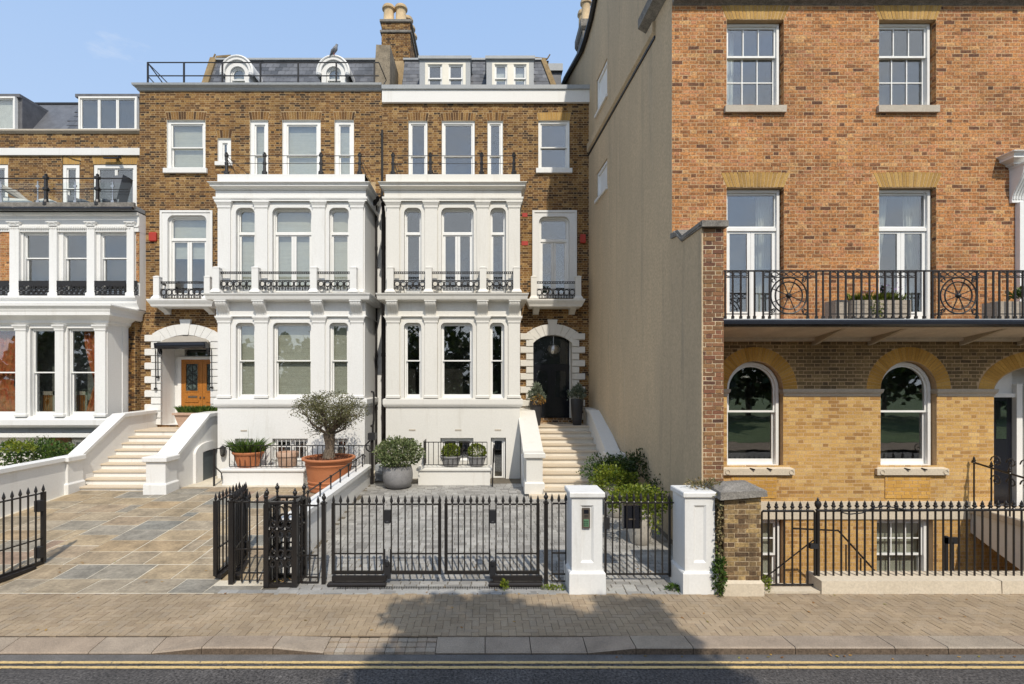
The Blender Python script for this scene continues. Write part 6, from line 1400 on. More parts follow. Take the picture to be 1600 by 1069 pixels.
# white gate pillars
def white_pillar(label, x0, x1, xr_, zt):
    t = thing('gate_pillar', label, 'pillar', ((x0 + x1) / 2, 8.16, 0), 'white gate pillars'); y0, y1 = 8.17, 8.70; z = lambda p: PZ(p, 8.16)
    mb = MB(); b = [(.045, -.02), (.045, z(896)), (.02, z(893.5)), (.0, z(893)), (0, z(779))]
    op = Op(x0 + .14, x1 - .14, z(880), z(790)); 
    k = len(mb.v); mb.band(x0, x1, y0 + .03, y1, [(0, z(893)), (0, z(778))], cap=False); holed(mb, x0, x1, z(893), z(778), y0, [op])
    for xs in (x0, x1): mb.face([(xs, y0, z(893)), (xs, y0 + .03, z(893)), (xs, y0 + .03, z(778)), (xs, y0, z(778))])
    m = .035; o2_ = (op.x0 + m, op.x1 - m, op.z0 + m, op.z1 - m)
    for (a, b_), (c, d) in zip([(op.x0, op.z0), (op.x1, op.z0), (op.x1, op.z1), (op.x0, op.z1)], [(op.x1, op.z0), (op.x1, op.z1), (op.x0, op.z1), (op.x0, op.z0)]):
        f = lambda u, w: (min(max(u, o2_[0]), o2_[1]), y0 + .026, min(max(w, o2_[2]), o2_[3])); mb.face([(a, y0, b_), (c, y0, d), f(c, d), f(a, b_)])
    mb.face([(o2_[0], y0 + .026, o2_[2]), (o2_[1], y0 + .026, o2_[2]), (o2_[1], y0 + .026, o2_[3]), (o2_[0], y0 + .026, o2_[3])])
    mb.box(x0 + .01, x1 - .01, y1 - .01, y1, -.02, z(778)); mb.build('shaft', 'white', t)
    mb = MB(); mb.band(x0, x1, y0, y1, [(.045, -.02), (.045, z(896)), (.03, z(893.8)), (.001, z(892.6))]); mb.build('plinth', 'white', t)
    mb = MB(); mb.band(x0, x1, y0, y1, [(.0, z(778.5)), (.028, z(777.5)), (.035, z(776)), (.035, z(770.5)), (.025, z(769))]); mb.box(x0 - .03, x1 + .03, y1, y1 + .03, z(778), z(770)); mb.build('cap', 'white', t)
    return t, y0
xa, xb = PX(893.5, 8.16), PX(941.5, 8.16)
P1, y0 = white_pillar('white rendered gate pillar carrying the small intercom panel', xa, xb, 0, 0)
z = lambda p: PZ(p, 8.19)
mb = MB(); mb.box(PX(909.5, 8.19), PX(921.5, 8.19), y0 - .005, y0 + .03, z(825), z(793.5)); ic = mb.build('intercom', 'bronze', P1)
mb = MB(); mb.box(PX(911.5, 8.19), PX(919.5, 8.19), y0 - .009, y0 - .004, z(822), z(811)); mb.build('keypad', 'green', ic)
mb = MB(); mb.box(PX(911.8, 8.19), PX(919.2, 8.19), y0 - .009, y0 - .004, z(802), z(796)); mb.build('camera_window', 'blackpaint', ic)
mb = MB(); [mb.box(PX(912 + 2.4 * i, 8.19), PX(913.6 + 2.4 * i, 8.19), y0 - .012, y0 - .008, z(820.5 - 3 * j), z(818.8 - 3 * j)) for i in range(3) for j in range(3)]; [mb.box(PX(912.5, 8.19), PX(918.5, 8.19), y0 - .009, y0 - .004, z(805.5 + 2 * j), z(804.6 + 2 * j)) for j in range(2)]; mb.build('buttons', 'rubber', ic, kind='stuff')
P2, _ = white_pillar('plain white rendered gate pillar beside the weathered brick pier', PX(1070.5, 8.16), PX(1117.5, 8.16), 0, 0)
# pedestrian gate
yg = 8.66; xg = lambda p: PX(p, yg); zg = lambda p: PZ(p, yg)
pg = thing('pedestrian_gate', 'narrow black spear-topped garden gate between the two white pillars', 'gate', (xg(995), yg, 0))
railing_run(pg, (xg(946), yg), (xg(1046), yg), 9, [(zg(785.5), .012), (zg(897), .012)], zg(899), zg(770), stiles=(1, 1), stile_w=.018)
mb = MB(); beam(mb, (xg(946), yg), (xg(1058), yg), zg(785.5), .012, .010); mb.build('top_bar', 'iron', pg)
mb = MB(); mb.box(xg(944), xg(952), yg - .04, yg + .04, zg(826), zg(809)); mb.build('lock_box', 'rubber', pg)
mb = MB(); mb.box(xg(975), xg(1001), yg + .03, yg + .16, zg(827), zg(791)); lb = mb.build('letterbox', 'blackpaint', pg)
mb = MB(); mb.box(xg(983), xg(993), yg + .02, yg + .032, zg(813), zg(811)); mb.build('letter_slot', 'bronze', lb)
# weathered brick pier with a tilted stone cap
bp = thing('brick_pier', 'weathered yellow brick pier with tilted grey stone cap and cream base', 'pier', (4.03, 8.08, 0))
x0, x1, y0 = PX(1131.5, 8.08), PX(1189, 8.08), 8.08; z = lambda p: PZ(p, 8.08)
mb = MB(); mb.box(x0 + .005, x1 - .005, y0 + .0015, y0 + .5, z(908), z(771)); pc = mb.build('pier_shaft', 'pier_mortar', bp); bricks(pc, 'pier', x0, x1, z(907), z(774), y0, [], 200, 42, .007)
for sx, xx in ((-1, x0), (1, x1)):
    mb = MB(); zz = z(907); rg = random.Random(6 + sx); k = 0
    while zz < z(776):
        y = y0 + (.0 if k % 2 else -.11)
        while y < y0 + .48: mb.box(xx - .004 if sx < 0 else xx - .02, xx + .02 if sx < 0 else xx + .004, max(y, y0 + .002) + .005, min(y + BL, y0 + .5), zz + .005, zz + .068, 0, rg.random()); y += BL + J
        zz += .0747; k += 1
    mb.build('brickwork', 'pier', pc, kind='stuff')
mb = MB(); mb.hexa([(x0 - .10, y0 - .09, z(776) - .04), (x1 + .06, y0 - .09, z(774) + .0), (x1 + .06, y0 + .6, z(774) + .04), (x0 - .10, y0 + .6, z(776)), (x0 - .09, y0 - .08, z(768)), (x1 + .05, y0 - .08, z(765)), (x1 + .04, y0 + .58, z(762)), (x0 - .08, y0 + .58, z(764))]); mb.hexa([(x0 - .09, y0 - .08, z(768)), (x1 + .05, y0 - .08, z(765)), (x1 + .04, y0 + .58, z(762)), (x0 - .08, y0 + .58, z(764)), (x0 + .12, y0 + .16, z(765) + .06), (x1 - .12, y0 + .16, z(763) + .06), (x1 - .12, y0 + .36, z(763) + .06), (x0 + .12, y0 + .36, z(765) + .06)]); mb.build('cap', 'greystone', bp)
mb = MB(); mb.band(x0, x1, y0, y0 + .5, [(.035, -.02), (.035, z(911)), (.0, z(906.5))]); mb.build('base', 'plinth', bp)
# right hand area railing on its stone plinth
yp = 8.36; xp = lambda p: PX(p, yp); zp = lambda p: PZ(p, yp)
pl = thing('stone_plinth', 'long pale stone kerb carrying the black railing in front of the orange house', 'plinth', (8, 8.14, 0))
for a, b in ((1284, 1565.5), (1566.5, 2000)):
    mb = MB(); u, v = PX(a, 8.14), PX(b, 8.14); mb.hexa([(u, 8.14, -.05), (v, 8.14, -.05), (v, 8.56, -.05), (u, 8.56, -.05), (u + .005, 8.15, .20), (v - .005, 8.15, .20), (v - .005, 8.55, .215), (u + .005, 8.55, .215)]); mb.build('stone_block', 'plinth', pl)
mb = MB(); mb.box(PX(1192, 8.2), PX(1283, 8.2), 8.17, 8.5, -.1, .03); mb.build('sill_stone', 'plinth', pl)
rf = thing('area_railing', 'long black round-barred railing with spear tips above the stone kerb', 'railing', (8, yp, .2))
mb = MB(); mb.tube([(xp(1282), yp, zp(798)), (xp(1990), yp, zp(795))], .021, 8); mb.build('rails', 'iron', rf, smooth=True)
p = 1290.0; 
while p < 1960: inst('bar', bar_mesh(zp(781.5) - .2, 'round'), rf, (xp(p), yp, .2)); p += 12.25
ag = thing('area_gate', 'small black round-barred gate next to the brick pier with diagonal brace', 'gate', (xp(1235), yp, 0))
mb = MB(); mb.tube([(xp(1190), yp, .05), (xp(1190), yp, zp(801)), (xp(1192.5), yp, zp(798.5)), (xp(1271), yp, zp(798.5)), (xp(1273), yp, zp(801)), (xp(1273), yp, .05)], .019, 8); mb.tube([(xp(1190), yp, .06), (xp(1273), yp, .06)], .016, 6); mb.tube([(xp(1191), yp + .02, .12), (xp(1272), yp + .02, .78)], .011, 5); mb.build('frame', 'iron', ag)
for q in (1201, 1213, 1225.5, 1238, 1250.5, 1262): inst('bar', bar_mesh(zp(783) - .05, 'round'), ag, (xp(q), yp, .05))
mb = MB(); mb.box(xp(1265), xp(1277), yp - .03, yp + .03, zp(857), zp(849)); mb.build('latch', 'rubber', ag)
t = thing('gate_post', 'stout black post with ball finial between the small gate and the stone kerb', 'post', (xp(1278), yp, 0)); mb = MB(); mb.tube([(xp(1278), yp, 0), (xp(1278), yp, zp(797))], .03, 10); mb.lathe(xp(1278), yp, [(.03, zp(799)), (.045, zp(797)), (.02, zp(795)), (.045, zp(791)), (.052, zp(787)), (.035, zp(783)), (.015, zp(782)), (.022, zp(780)), (.002, zp(777))], 10); mb.build('shaft', 'iron', t, smooth=True)
for k in range(7): inst('bar', bar_mesh(1.0, 'round'), BRR, (10.0 + k * .03, 10.5 - k * .33, .85 - k * .05 + .0))
# steel handrail and uprights of the cellar stair seen through the railing
cs = thing('cellar_stair_rail', 'thin iron handrail sloping down into the sunken area behind the railing', 'handrail', (xR(1290), 9.9, -.8))
mb = MB(); mb.tube([(PX(1240, 9.6), 9.6, .62), (PX(1310, 9.7), 9.7, .55), (PX(1378, 9.8), 9.8, -.4)], .018, 6); [mb.tube([(PX(q, 9.65), 9.65, -1.7), (PX(q, 9.65), 9.65, zq_)], .014, 5) for q, zq_ in ((1262, .6), (1302, .55), (1322, .3), (1345, .05))]; mb.build('handrail', 'iron', cs)
cb = thing('cable_loop', 'black cable draped along the top of the area railing', 'cable', (xp(1340), yp, 1.3))
mb = MB(); mb.tube([(xp(a), yp - .03, zp(b)) for a, b in ((1302, 799), (1310, 793), (1314, 800), (1325, 803), (1345, 801), (1360, 794), (1378, 790), (1400, 793), (1420, 798))], .011, 5); mb.build('cable', 'rubber', cb)
hb = thing('lock_bracket', 'dark lock box fixed on a post deep inside the railed area', 'lock', (xR(1480), 9.9, 0)); mb = MB(); mb.box(PX(1478, 9.8), PX(1497, 9.8), 9.8, 9.85, PZ(850, 9.8), PZ(840, 9.8)); mb.box(PX(1478, 9.8), PX(1482, 9.8), 9.8, 9.85, -1.7, PZ(838, 9.8)); mb.box(PX(1487, 9.8), PX(1491, 9.8), 9.8, 9.85, -1.7, PZ(848, 9.8)); mb.build('post_and_box', 'rubber', hb)

# ================================================================== LOW WALLS
gw = thing('garden_wall', 'low white rendered wall running back to the left entrance steps', 'wall', (-11.4, 11, 0))
mb = MB(); mb.box(-11.52, -11.28, 6.9, 13.75, -.1, 1.24); mb.build('wall', 'white', gw); mb = MB(); mb.box(-11.58, -11.22, 6.9, 13.74, 1.242, 1.34); mb.build('coping', 'white', gw)
dw = thing('dividing_wall', 'white rendered wall with iron handrail dividing the two forecourts', 'wall', (-3.5, 12, 0))
mb = MB(); mb.yz([(8.95, -.05), (8.95, .86), (14.95, .86), (14.95, .2)], -3.62, -3.40); mb.build('wall', 'white', dw); mb = MB(); mb.box(-3.68, -3.34, 8.92, 14.98, .862, .95); mb.build('coping', 'white', dw)
mb = MB(); mb.tube([(-3.5, 9.2, 1.20), (-3.5, 14.6, 1.29), (-3.5, 14.8, 1.2)], .016, 6); hr = mb.build('handrail', 'iron', dw)
for i in range(8):
    y = 9.3 + i * .74; mb = MB(); mb.box(-3.513, -3.487, y - .013, y + .013, .95, 1.2 + (y - 9.2) * .0167); mb.lathe(-3.5, y, [(.03, 1.17 + (y - 9.2) * .0167), (.03, 1.225 + (y - 9.2) * .0167)], 8); mb.build('handrail_post', 'iron', hr)
def planter_wall(label, xa, xb, y0, y1, zb, zt, rail, m, nb):
    t = thing('planter_wall', label, 'wall', ((xa + xb) / 2, y0, zb)); mb = MB(); mb.box(xa, xb, y0, y1, zb - .3, zt - .08); mb.build('wall', m, t)
    mb = MB(); mb.band(xa, xb, y0, y1, [(.0, zt - .08), (.04, zt - .075), (.05, zt - .06), (.05, zt - .012), (.03, zt)]); mb.build('coping', m, t)
    rz0, rz1, ra, rb, ry = rail; mb = MB(); mb.box(ra, rb, ry - .012, ry + .012, rz1 - .012, rz1 + .012); mb.box(ra, rb, ry - .01, ry + .01, rz0, rz0 + .02)
    r = mb.build('railing', 'iron', t)
    mm = MB(); mm.box(-.009, .009, -.009, .009, 0, rz1 - rz0); me = mm.mesh('bar', 'iron'); n = nb
    for i in range(n + 1): inst('bar', me, r, (ra + (rb - ra) * i / n, ry, rz0))
    return t, r
pw2, r2 = planter_wall('low white planter wall with thin iron railing under the left bay', PX(347, 14.8), PX(474, 14.8), 14.8, 15.45, .38, .84, (.88, 1.50, PX(358, 14.9), PX(577, 14.9), 14.92), 'white', 27)
pw3, r3 = planter_wall('low cream planter wall with thin iron railing under the right bay', PX(653.5, 14.8), PX(766, 14.8), 14.8, 15.45, .38, .86, (.93, 1.60, PX(662, 14.9), PX(761, 14.9), 14.92), 'cream', 13)
mb = MB()
for i in range(6): y = 14.95 + i * .1; mb.box(PX(662, 14.9) - .01, PX(662, 14.9) + .01, y - .008, y + .008, .9, 1.62)
mb.box(PX(662, 14.9) - .011, PX(662, 14.9) + .011, 14.9, 15.5, 1.6, 1.63); mb.build('side_gate', 'iron', pw3)
hp = thing('stair_handrail', 'slim black handrail post at the basement steps beside the cream planter wall', 'handrail', (PX(771, 14.6), 14.6, .38)); x = PX(771, 14.6); mb = MB(); mb.tube([(x - .03, 14.6, .36), (x, 14.6, 1.45), (x + .02, 14.7, 1.55), (x + .02, 15.6, .9)], .024, 6); mb.build('rail', 'iron', hp)
hp = thing('stair_handrail', 'bent black handrail by the cellar door under the left steps', 'handrail', (PX(334, 14.7), 14.7, .36)); x = PX(334.5, 14.7); mb = MB(); mb.tube([(x, 14.7, .3), (x, 14.7, 1.44)], .028, 6); mb.tube([(x, 14.7, 1.42), (x + .5, 15.3, 1.5)], .016, 5); mb.tube([(x, 14.7, .95), (PX(346, 14.7), 14.7, .74), (PX(346.5, 14.7), 14.7, .55)], .018, 5); mb.build('rail', 'iron', hp)
wl_ = MB(); x, y, zz = PX(348.5, YB - .1), YB - .12, PZ(705, YB - .1); wl_.lathe(x, y, [(.03, zz - .17), (.07, zz - .13), (.075, zz - .11), (.10, zz + .09), (.11, zz + .1), (.05, zz + .15), (.015, zz + .18)], 6, cap=False); wl_.box(x - .02, x + .02, y, YB, zz + .04, zz + .1); wlo = wl_.build('wall_lantern', 'iron', H2)
mb = MB(); mb.lathe(x, y, [(.05, zz - .09), (.085, zz - .09), (.107, zz + .08), (.05, zz + .08)], 6); mb.build('lantern_glass', 'glass', wlo)
# iron standpipe with its meter box
sp = thing('standpipe', 'tall black iron pipe with a box halfway up at the end of the dividing wall', 'pipe', (PX(581, 14.9), 14.9, .38)); x = PX(581.3, 14.9); z = lambda p: PZ(p, 14.9)
mb = MB(); mb.tube([(x, 14.9, z(756)), (x, 14.9, z(688))], .05, 10); mb.tube([(x, 15.0, z(688)), (x, 15.0, z(664))], .032, 8); mb.tube([(x - .05, 15.0, z(612)), (x + .02, 15.0, z(613)), (x + .03, 15.0, z(618)), (x + .03, 15.0, z(656)), (x + .01, 15.0, z(664)), (x - .06, 15.0, z(667))], .03, 8); mb.build('pipe', 'pipe', sp, smooth=True)
mb = MB(); mb.box(x - .10, x + .11, 14.78, 15.02, z(687), z(676.5)); mb.build('box', 'rubber', sp)
mb = MB(); mb.tube([(x - .05, 14.85, z(706)), (x - .14, 14.82, z(702)), (x - .17, 14.82, z(695)), (x - .05, 14.85, z(688))], .022, 6); mb.build('hose', 'rubber', sp)
mb = MB(); mb.box(PX(586, 15.4), PX(604, 15.4), 15.4, 15.6, .38, PZ(727, 15.4)); mb.box(PX(588, 15.3), PX(597, 15.3), 15.3, 15.4, PZ(742, 15.3), PZ(736, 15.3)); tag(mb.build('meter_cabinet', 'lead'), 'grey meter cabinet on the ground behind the iron standpipe', 'cabinet')
# ================================================================== POTS AND PLANTS
def gp(px, py, zz):      # where a foot at photo row py rests, given its height
    Y = (CAMZ - zz) * F / (py - CY); return PX(px, Y), Y
def tufts(mb, c, n, spread, h, w, seed, lean=.5):
    rg = random.Random(seed)
    for i in range(n):
        a = rg.uniform(0, 2 * pi); r = spread[0] * sqrt(rg.random()); x = c[0] + r * cos(a); y = c[1] + spread[1] * sqrt(rg.random()) * sin(a)
        d = Vector((cos(a) * lean * rg.random() + rg.gauss(0, .15), sin(a) * lean * rg.random() + rg.gauss(0, .15), 1)).normalized(); l = h * rg.uniform(.55, 1.1); rr = rg.random()
        s = d.cross(Vector((rg.gauss(0, 1), rg.gauss(0, 1), .1))).normalized() * w; p = Vector((x, y, c[2])); q = p + d * l * .6; e = p + d * l + Vector((d.x, d.y, -.3)) * l * .3
        mb.face([p - s * .6, p + s * .6, q + s, q - s], 0, rr); mb.face([q - s, q + s, e], 0, rr)
def plant(name, label, cat, c, parts, group=None, stems=None):
    t = thing(name, label, cat, c, group)
    if stems:
        mb = MB()
        for s in stems: mb.tube(s, .012, 5)
        mb.build('stems', 'bark', t, local=True)
    for nm, mb, m in parts: mb.build(nm, m, t, local=True, kind='stuff')
    return t
# the great terracotta tub with the olive tree
tx, ty = PX(514, 14.2), 14.2; tz = gz(ty)
tub = thing('terracotta_pot', 'huge round terracotta tub holding the olive tree', 'pot', (tx, ty, tz))
rim, hh = .715, .91; k = .74
mb = MB(); mb.lathe(0, 0, [(rim * .72, 0), (rim * .745, .04), (rim * .75, .12), (rim * .78, .14), (rim * .785, .17), (rim * .76, .19), (rim * .78, .24), (rim * .80, .26), (rim * .80, .285), (rim * .785, .30), (rim * .84, .60), (rim * .865, .70), (rim * .885, .715), (rim * .885, .74), (rim * .87, .76), (rim * .90, .83), (rim * 1.0, .855), (rim * 1.015, .885), (rim * 1.0, hh), (rim * .90, hh), (rim * .88, hh - .10), (0.01, hh - .09)], 48); mb.build('tub', 'terra', tub, local=True, smooth=True)
mb = MB(); rg = random.Random(2)
for i in range(900): a, r = rg.uniform(0, 6.28), rim * .86 * sqrt(rg.random()); mb.leaf((r * cos(a), r * sin(a), hh - .085 + rg.uniform(0, .03) + .06 * (1 - r / rim)), (rg.gauss(0, 1), rg.gauss(0, 1), rg.gauss(0, .4)), .03, .07, rg.random())
mb.build('mulch', 'soil', tub, local=True, kind='stuff')
ol = thing('olive_tree', 'pruned olive tree with gnarled trunk and open airy crown in the terracotta tub', 'tree', (tx, ty, tz + hh - .08))
mb = MB(); rg = random.Random(12)
tr = [(.02, 0, -.02), (-.03, 0, .18), (.04, 0, .36), (-.02, .02, .54), (.03, 0, .74)]
mb.tube(tr, [.19, .13, .115, .115, .14], 14)
for q in range(9): a = q * .7; mb.tube([(.14 * cos(a), .14 * sin(a), 0), (.095 * cos(a + .7), .095 * sin(a + .7), .25), (.08 * cos(a + 1.5) + .03, .08 * sin(a + 1.5), .42), (.12 * cos(a + 2), .12 * sin(a + 2), .72)], [.06, .04, .05, .05], 6)
mb.build('trunk', 'bark', ol, local=True, smooth=True)
mb = MB(); tips = []
for i in range(15):
    a = i * 2.4 + rg.uniform(-.3, .3); e = rg.uniform(.25, 1.25); d = Vector((cos(a) * cos(e), sin(a) * cos(e), sin(e))); p = Vector((0, 0, .70)) + d * .08; pts = [p]; L = rg.uniform(.55, .8)
    for s in range(3): d = (d + Vector((rg.gauss(0, .22), rg.gauss(0, .22), rg.gauss(.05, .18)))).normalized(); p = p + d * L / 3; pts.append(p)
    mb.tube(pts, [.045, .032, .022, .014], 6)
    for j in (1, 2, 3):
        for u in range(4):
            dd = (d + Vector((rg.gauss(0, .6), rg.gauss(0, .6), rg.gauss(.2, .4)))).normalized(); q = pts[j]; qs = [q]
            for s in range(3): dd = (dd + Vector((rg.gauss(0, .25), rg.gauss(0, .25), rg.gauss(.05, .25)))).normalized(); q = q + dd * rg.uniform(.11, .2); qs.append(q)
            mb.tube(qs, [.012, .009, .006, .004], 4); tips += qs[1:]
mb.build('branches', 'bark', ol, local=True)
mb = MB(); cr = Vector((0, 0, 1.28))
def inside(p): v = p - cr; return (v.x / 1.12) ** 2 + (v.y / .95) ** 2 + (v.z / (.72 if v.z > 0 else .80)) ** 2 < 1
for t_ in tips:
    if not inside(t_): continue
    hi = (t_.z - .7) / 1.1; n = int(6 + 22 * max(0, hi) ** 2.4)
    for i in range(n):
        p = t_ + Vector((rg.gauss(0, .09), rg.gauss(0, .09), rg.gauss(0, .07)))
        if inside(p): mb.leaf(p, (rg.gauss(0, 1), rg.gauss(0, 1), rg.gauss(.3, .7)), .022, .075, min(1, max(0, rg.gauss(.5, .25))))
for i in range(3600):      # the dense domed head, in clumps
    a = rg.uniform(0, 2 * pi); u = rg.uniform(-.15, 1) ; r = sqrt(max(0, 1 - u * u)); cl = .5 + .5 * sin(5 * a + 9 * u) * sin(3 * a - 4 * u + 1)
    if rg.random() > .25 + .75 * cl or (u < .3 and rg.random() < .78): continue
    s = rg.uniform(.74, 1.03) + .05 * sin(7 * a + 3 * u); p = cr + Vector((1.06 * r * cos(a), .95 * r * sin(a), .62 * u)) * s
    mb.leaf(p, (rg.gauss(cos(a) * .4, 1), rg.gauss(sin(a) * .4, 1), rg.gauss(.5, .7)), .022, .075, min(1, max(0, rg.gauss(.5, .25))))
mb.build('crown', 'olive', ol, local=True, kind='stuff')
# terracotta pots on the left planter wall
def ribbed(name, label, px, y, zb, w, h, m, mr, group=None, n=44):
    x = PX(px, y); t = thing(name, label, 'pot', (x, y, zb), group); mb = MB(); prof = [(w * .31, 0), (w * .33, h * .05), (w * .40, h * .5), (w * .445, h * .80)]
    kk = len(mb.v)
    for rr, z_ in prof:
        for j in range(n): q = 2 * pi * j / n; rj = rr * (1.0 if j % 2 else .955); mb.v.append((rj * cos(q), rj * sin(q) * .8, z_))
    for i in range(len(prof) - 1):
        for j in range(n): a = kk + i * n; j2 = (j + 1) % n; mb.f.append((a + j, a + j2, a + n + j2, a + n + j)); mb.m.append(0); mb.r.append(.5)
    mb.lathe(0, 0, [(w * .445, h * .80), (w * .47, h * .82), (w * .5, h * .90), (w * .505, h * .97), (w * .49, h), (w * .44, h), (w * .42, h * .88), (.005, h * .88)], 32, sy=.8, cap=False); mb.build('pot', m, t, local=True); return x
x = ribbed('terracotta_pot', 'fluted terracotta pot with strappy green leaves on the left planter wall', 388, 15.2, .84, .92, .45, 'terra', 0)
mb = MB(); tufts(mb, (0, 0, -.02), 460, (.40, .3), .52, .014, 3, .9); mb.leaf((.0, 0, .3), (0, 0, 1), .01, .5, .8); plant('potted_plant', 'bushy strap-leaved green plant in the fluted terracotta pot', 'plant', (x, 15.2, .84 + .40), [('leaves', mb, 'leaf')])
t = thing('terracotta_pot', 'plain round terracotta pot without plants before the basement grille', 'pot', (PX(449, 15.2), 15.2, .84)); mb = MB(); mb.lathe(0, 0, [(.23, 0), (.25, .03), (.29, .28), (.295, .30), (.33, .32), (.335, .42), (.32, .44), (.27, .44), (.26, .36), (.005, .36)], 28, sy=.85); mb.build('pot', 'oldterra', t, local=True, smooth=True)
# trough at the oak doors
y = 16.9; x0, x1 = PX(277.5, y), PX(338, y); zb = 1.84; zt_ = PZ(644.5, y); c = (x0 + x1) / 2; w = (x1 - x0) / 2; h = zt_ - zb
t = thing('terracotta_trough', 'weathered terracotta trough planted with low greenery by the oak doors', 'planter', (c, y, zb)); mb = MB(); mb.hexa([(-w * .72, -.2, 0), (w * .72, -.2, 0), (w * .72, .2, 0), (-w * .72, .2, 0), (-w * .93, -.26, h - .07), (w * .93, -.26, h - .07), (w * .93, .26, h - .07), (-w * .93, .26, h - .07)]); mb.band(-w * .93, w * .93, -.26, .30, [(.01, h - .08), (.05, h - .07), (.05, h - .01), (.03, h)]); mb.build('trough', 'oldterra', t, local=True)
mb = MB(); tufts(mb, (0, 0, 0), 700, (w * .98, .22), .30, .016, 5, .5); plant('potted_plant', 'low spiky greenery filling the weathered trough by the oak doors', 'plant', (c, y, zt_ - .03), [('leaves', mb, 'leaf')])
# grey bowl with a rounded shrub
y = 14.45; x = PX(621.5, y); zb = gz(y); t = thing('grey_bowl_planter', 'large grey rounded bowl planter at the left end of the cream bay', 'planter', (x, y, zb))
mb = MB(); mb.lathe(0, 0, [(.02, .0), (.24, 0), (.34, .06), (.41, .20), (.425, .36), (.41, .50), (.38, .62), (.36, .62), (.36, .55), (.005, .55)], 40); mb.build('bowl', 'concrete', t, local=True, smooth=True)
mb = MB(); mb.ball((0, 0, .40), (.66, .58, .42), 3800, .075, .5, .55, .3, -.75, .18, 4); mb.ball((0, 0, .22), (.5, .45, .3), 700, .07, .2, .55, .3, -.9, .1, 5); plant('round_shrub', 'rounded variegated green shrub growing in the grey bowl planter', 'shrub', (x, y, zb + .58), [('leaves', mb, 'grey_leaf')], stems=[[(0, 0, 0), (.05 * i - .15, .02, .2), (.12 * i - .36, 0, .45)] for i in range(6)])
# ribbed bowls with box balls
for i, (px, lab, w) in enumerate(((704.5, 'left', .66), (745, 'right', .60))):
    x = PX(px, 15.15); ribbed('ribbed_bowl', '%s ribbed grey bowl with clipped ball on the cream planter wall' % lab, px, 15.15, .87, w, .30, 'concrete', 0, 'ribbed bowls', 48)
    mb = MB(); mb.ball((0, 0, .16), (.27, .27, .22), 2200, .04, .75, .6, .2, -.6, .06, 20 + i); plant('box_ball', 'clipped golden box ball in the %s ribbed bowl' % lab, 'shrub', (x, 15.15, .87 + .27), [('leaves', mb, 'lime_leaf')], 'box balls')
# tall charcoal planters at the black doors
for i, (px, yb_, zt_, zb_, side_, col) in enumerate(((837.5, 660.5, 626, 16.75, 'left', 'silver_leaf'), (901.5, 659, 623, 16.85, 'right', 'silver_leaf'))):
    y = zb_; zb = 1.93; h = PZ(zt_, y) - zb; x = PX(px, y); t = thing('tall_planter', 'tall tapered charcoal planter to the %s of the black doors' % side_, 'planter', (x, y, zb), 'tall charcoal planters')
    mb = MB(); mb.lathe(0, 0, [(.13, 0), (.14, .02), (.19, h * .6), (.21, h - .02), (.205, h), (.18, h), (.175, h - .1), (.005, h - .1)], 28); mb.build('planter', 'darkpot', t, local=True, smooth=True)
    mb = MB(); mb.ball((0, 0, .18), (.27, .25, .24), 900, .07, .4, .5, .4, -.5, .25, 30 + i); mb2 = MB(); mb2.ball((.02, -.04, .36 if i == 0 else .25), (.17, .17, .26), 420, .09, .2, .4, .8, -.2, .2, 40 + i)
    pr = [('leaves', mb, 'silver_leaf'), ('upright_leaves', mb2, 'silver_leaf')]
    if i == 0: mb3 = MB(); mb3.ball((.05, -.1, .08), (.22, .2, .16), 420, .06, .5, .5, .2, -.9, .2, 50); pr.append(('flowering_leaves', mb3, 'dry_leaf'))
    plant('potted_plant', ['silvery plant mixed with russet sprigs in the left charcoal planter', 'rounded silvery plant in the right charcoal planter'][i], 'plant', (x, y, zb + h - .06), pr, 'plants in charcoal planters')
# pale planters along the grey wall
for i, (px, y, w, h, rad, m, lab, lp_) in enumerate(((1000, 10.35, .235, .62, (.62, .5, .32), 'lime_leaf', 'bright green', 'tall pale planter nearest the garden gate'), (962, 12.0, .27, .60, (.50, .45, .36), 'lime_leaf', 'grey green', 'pale planter second along the grey wall'), (962, 13.1, .28, .55, (.74, .55, .40), 'leaf', 'dark glossy', 'pale planter at the foot of the cream steps'))):
    x = PX(px, y); zb = gz(y); t = thing('pale_planter', lp_, 'planter', (x, y, zb), 'planters along the grey wall'); mb = MB(); mb.lathe(0, 0, [(w * .70, 0), (w * .8, .03), (w * .98, h * .35), (w * 1.03, h * .7), (w, h), (w * .88, h), (w * .86, h - .08), (.005, h - .08)], 32); mb.build('planter', 'paleconc', t, local=True, smooth=True)
    mb = MB(); mb.ball((-.05, 0, .26), rad, 2600, .065, .45, .55, .35, -.55, .3, 60 + i); mb.ball((.2, -.15, .02), (.22, .2, .3), 300, .06, .3, .5, -.6, -1, .3, 70 + i); plant('potted_shrub', '%s bushy shrub in the %s' % (lab, lp_), 'shrub', (x, y, zb + h - .06), [('leaves', mb, m)], 'shrubs along the grey wall')
x, y = PX(1010, 12.3), 12.3
mb = MB(); mb.ball((0, 0, .2), (.55, .55, .38), 2000, .07, .4, .55, .3, -.6, .3, 81); mb.ball((.1, -.9, -.1), (.36, .5, .34), 900, .065, .4, .55, .3, -.8, .3, 82); plant('evergreen_shrub', 'dark evergreen shrub spreading against the foot of the grey wall', 'shrub', (x, y, gz(y) + .85), [('leaves', mb, 'dark_leaf')], stems=[[(0, 0, -.9), (.03, 0, -.4), (.1 * k - .1, 0, .2)] for k in range(3)])
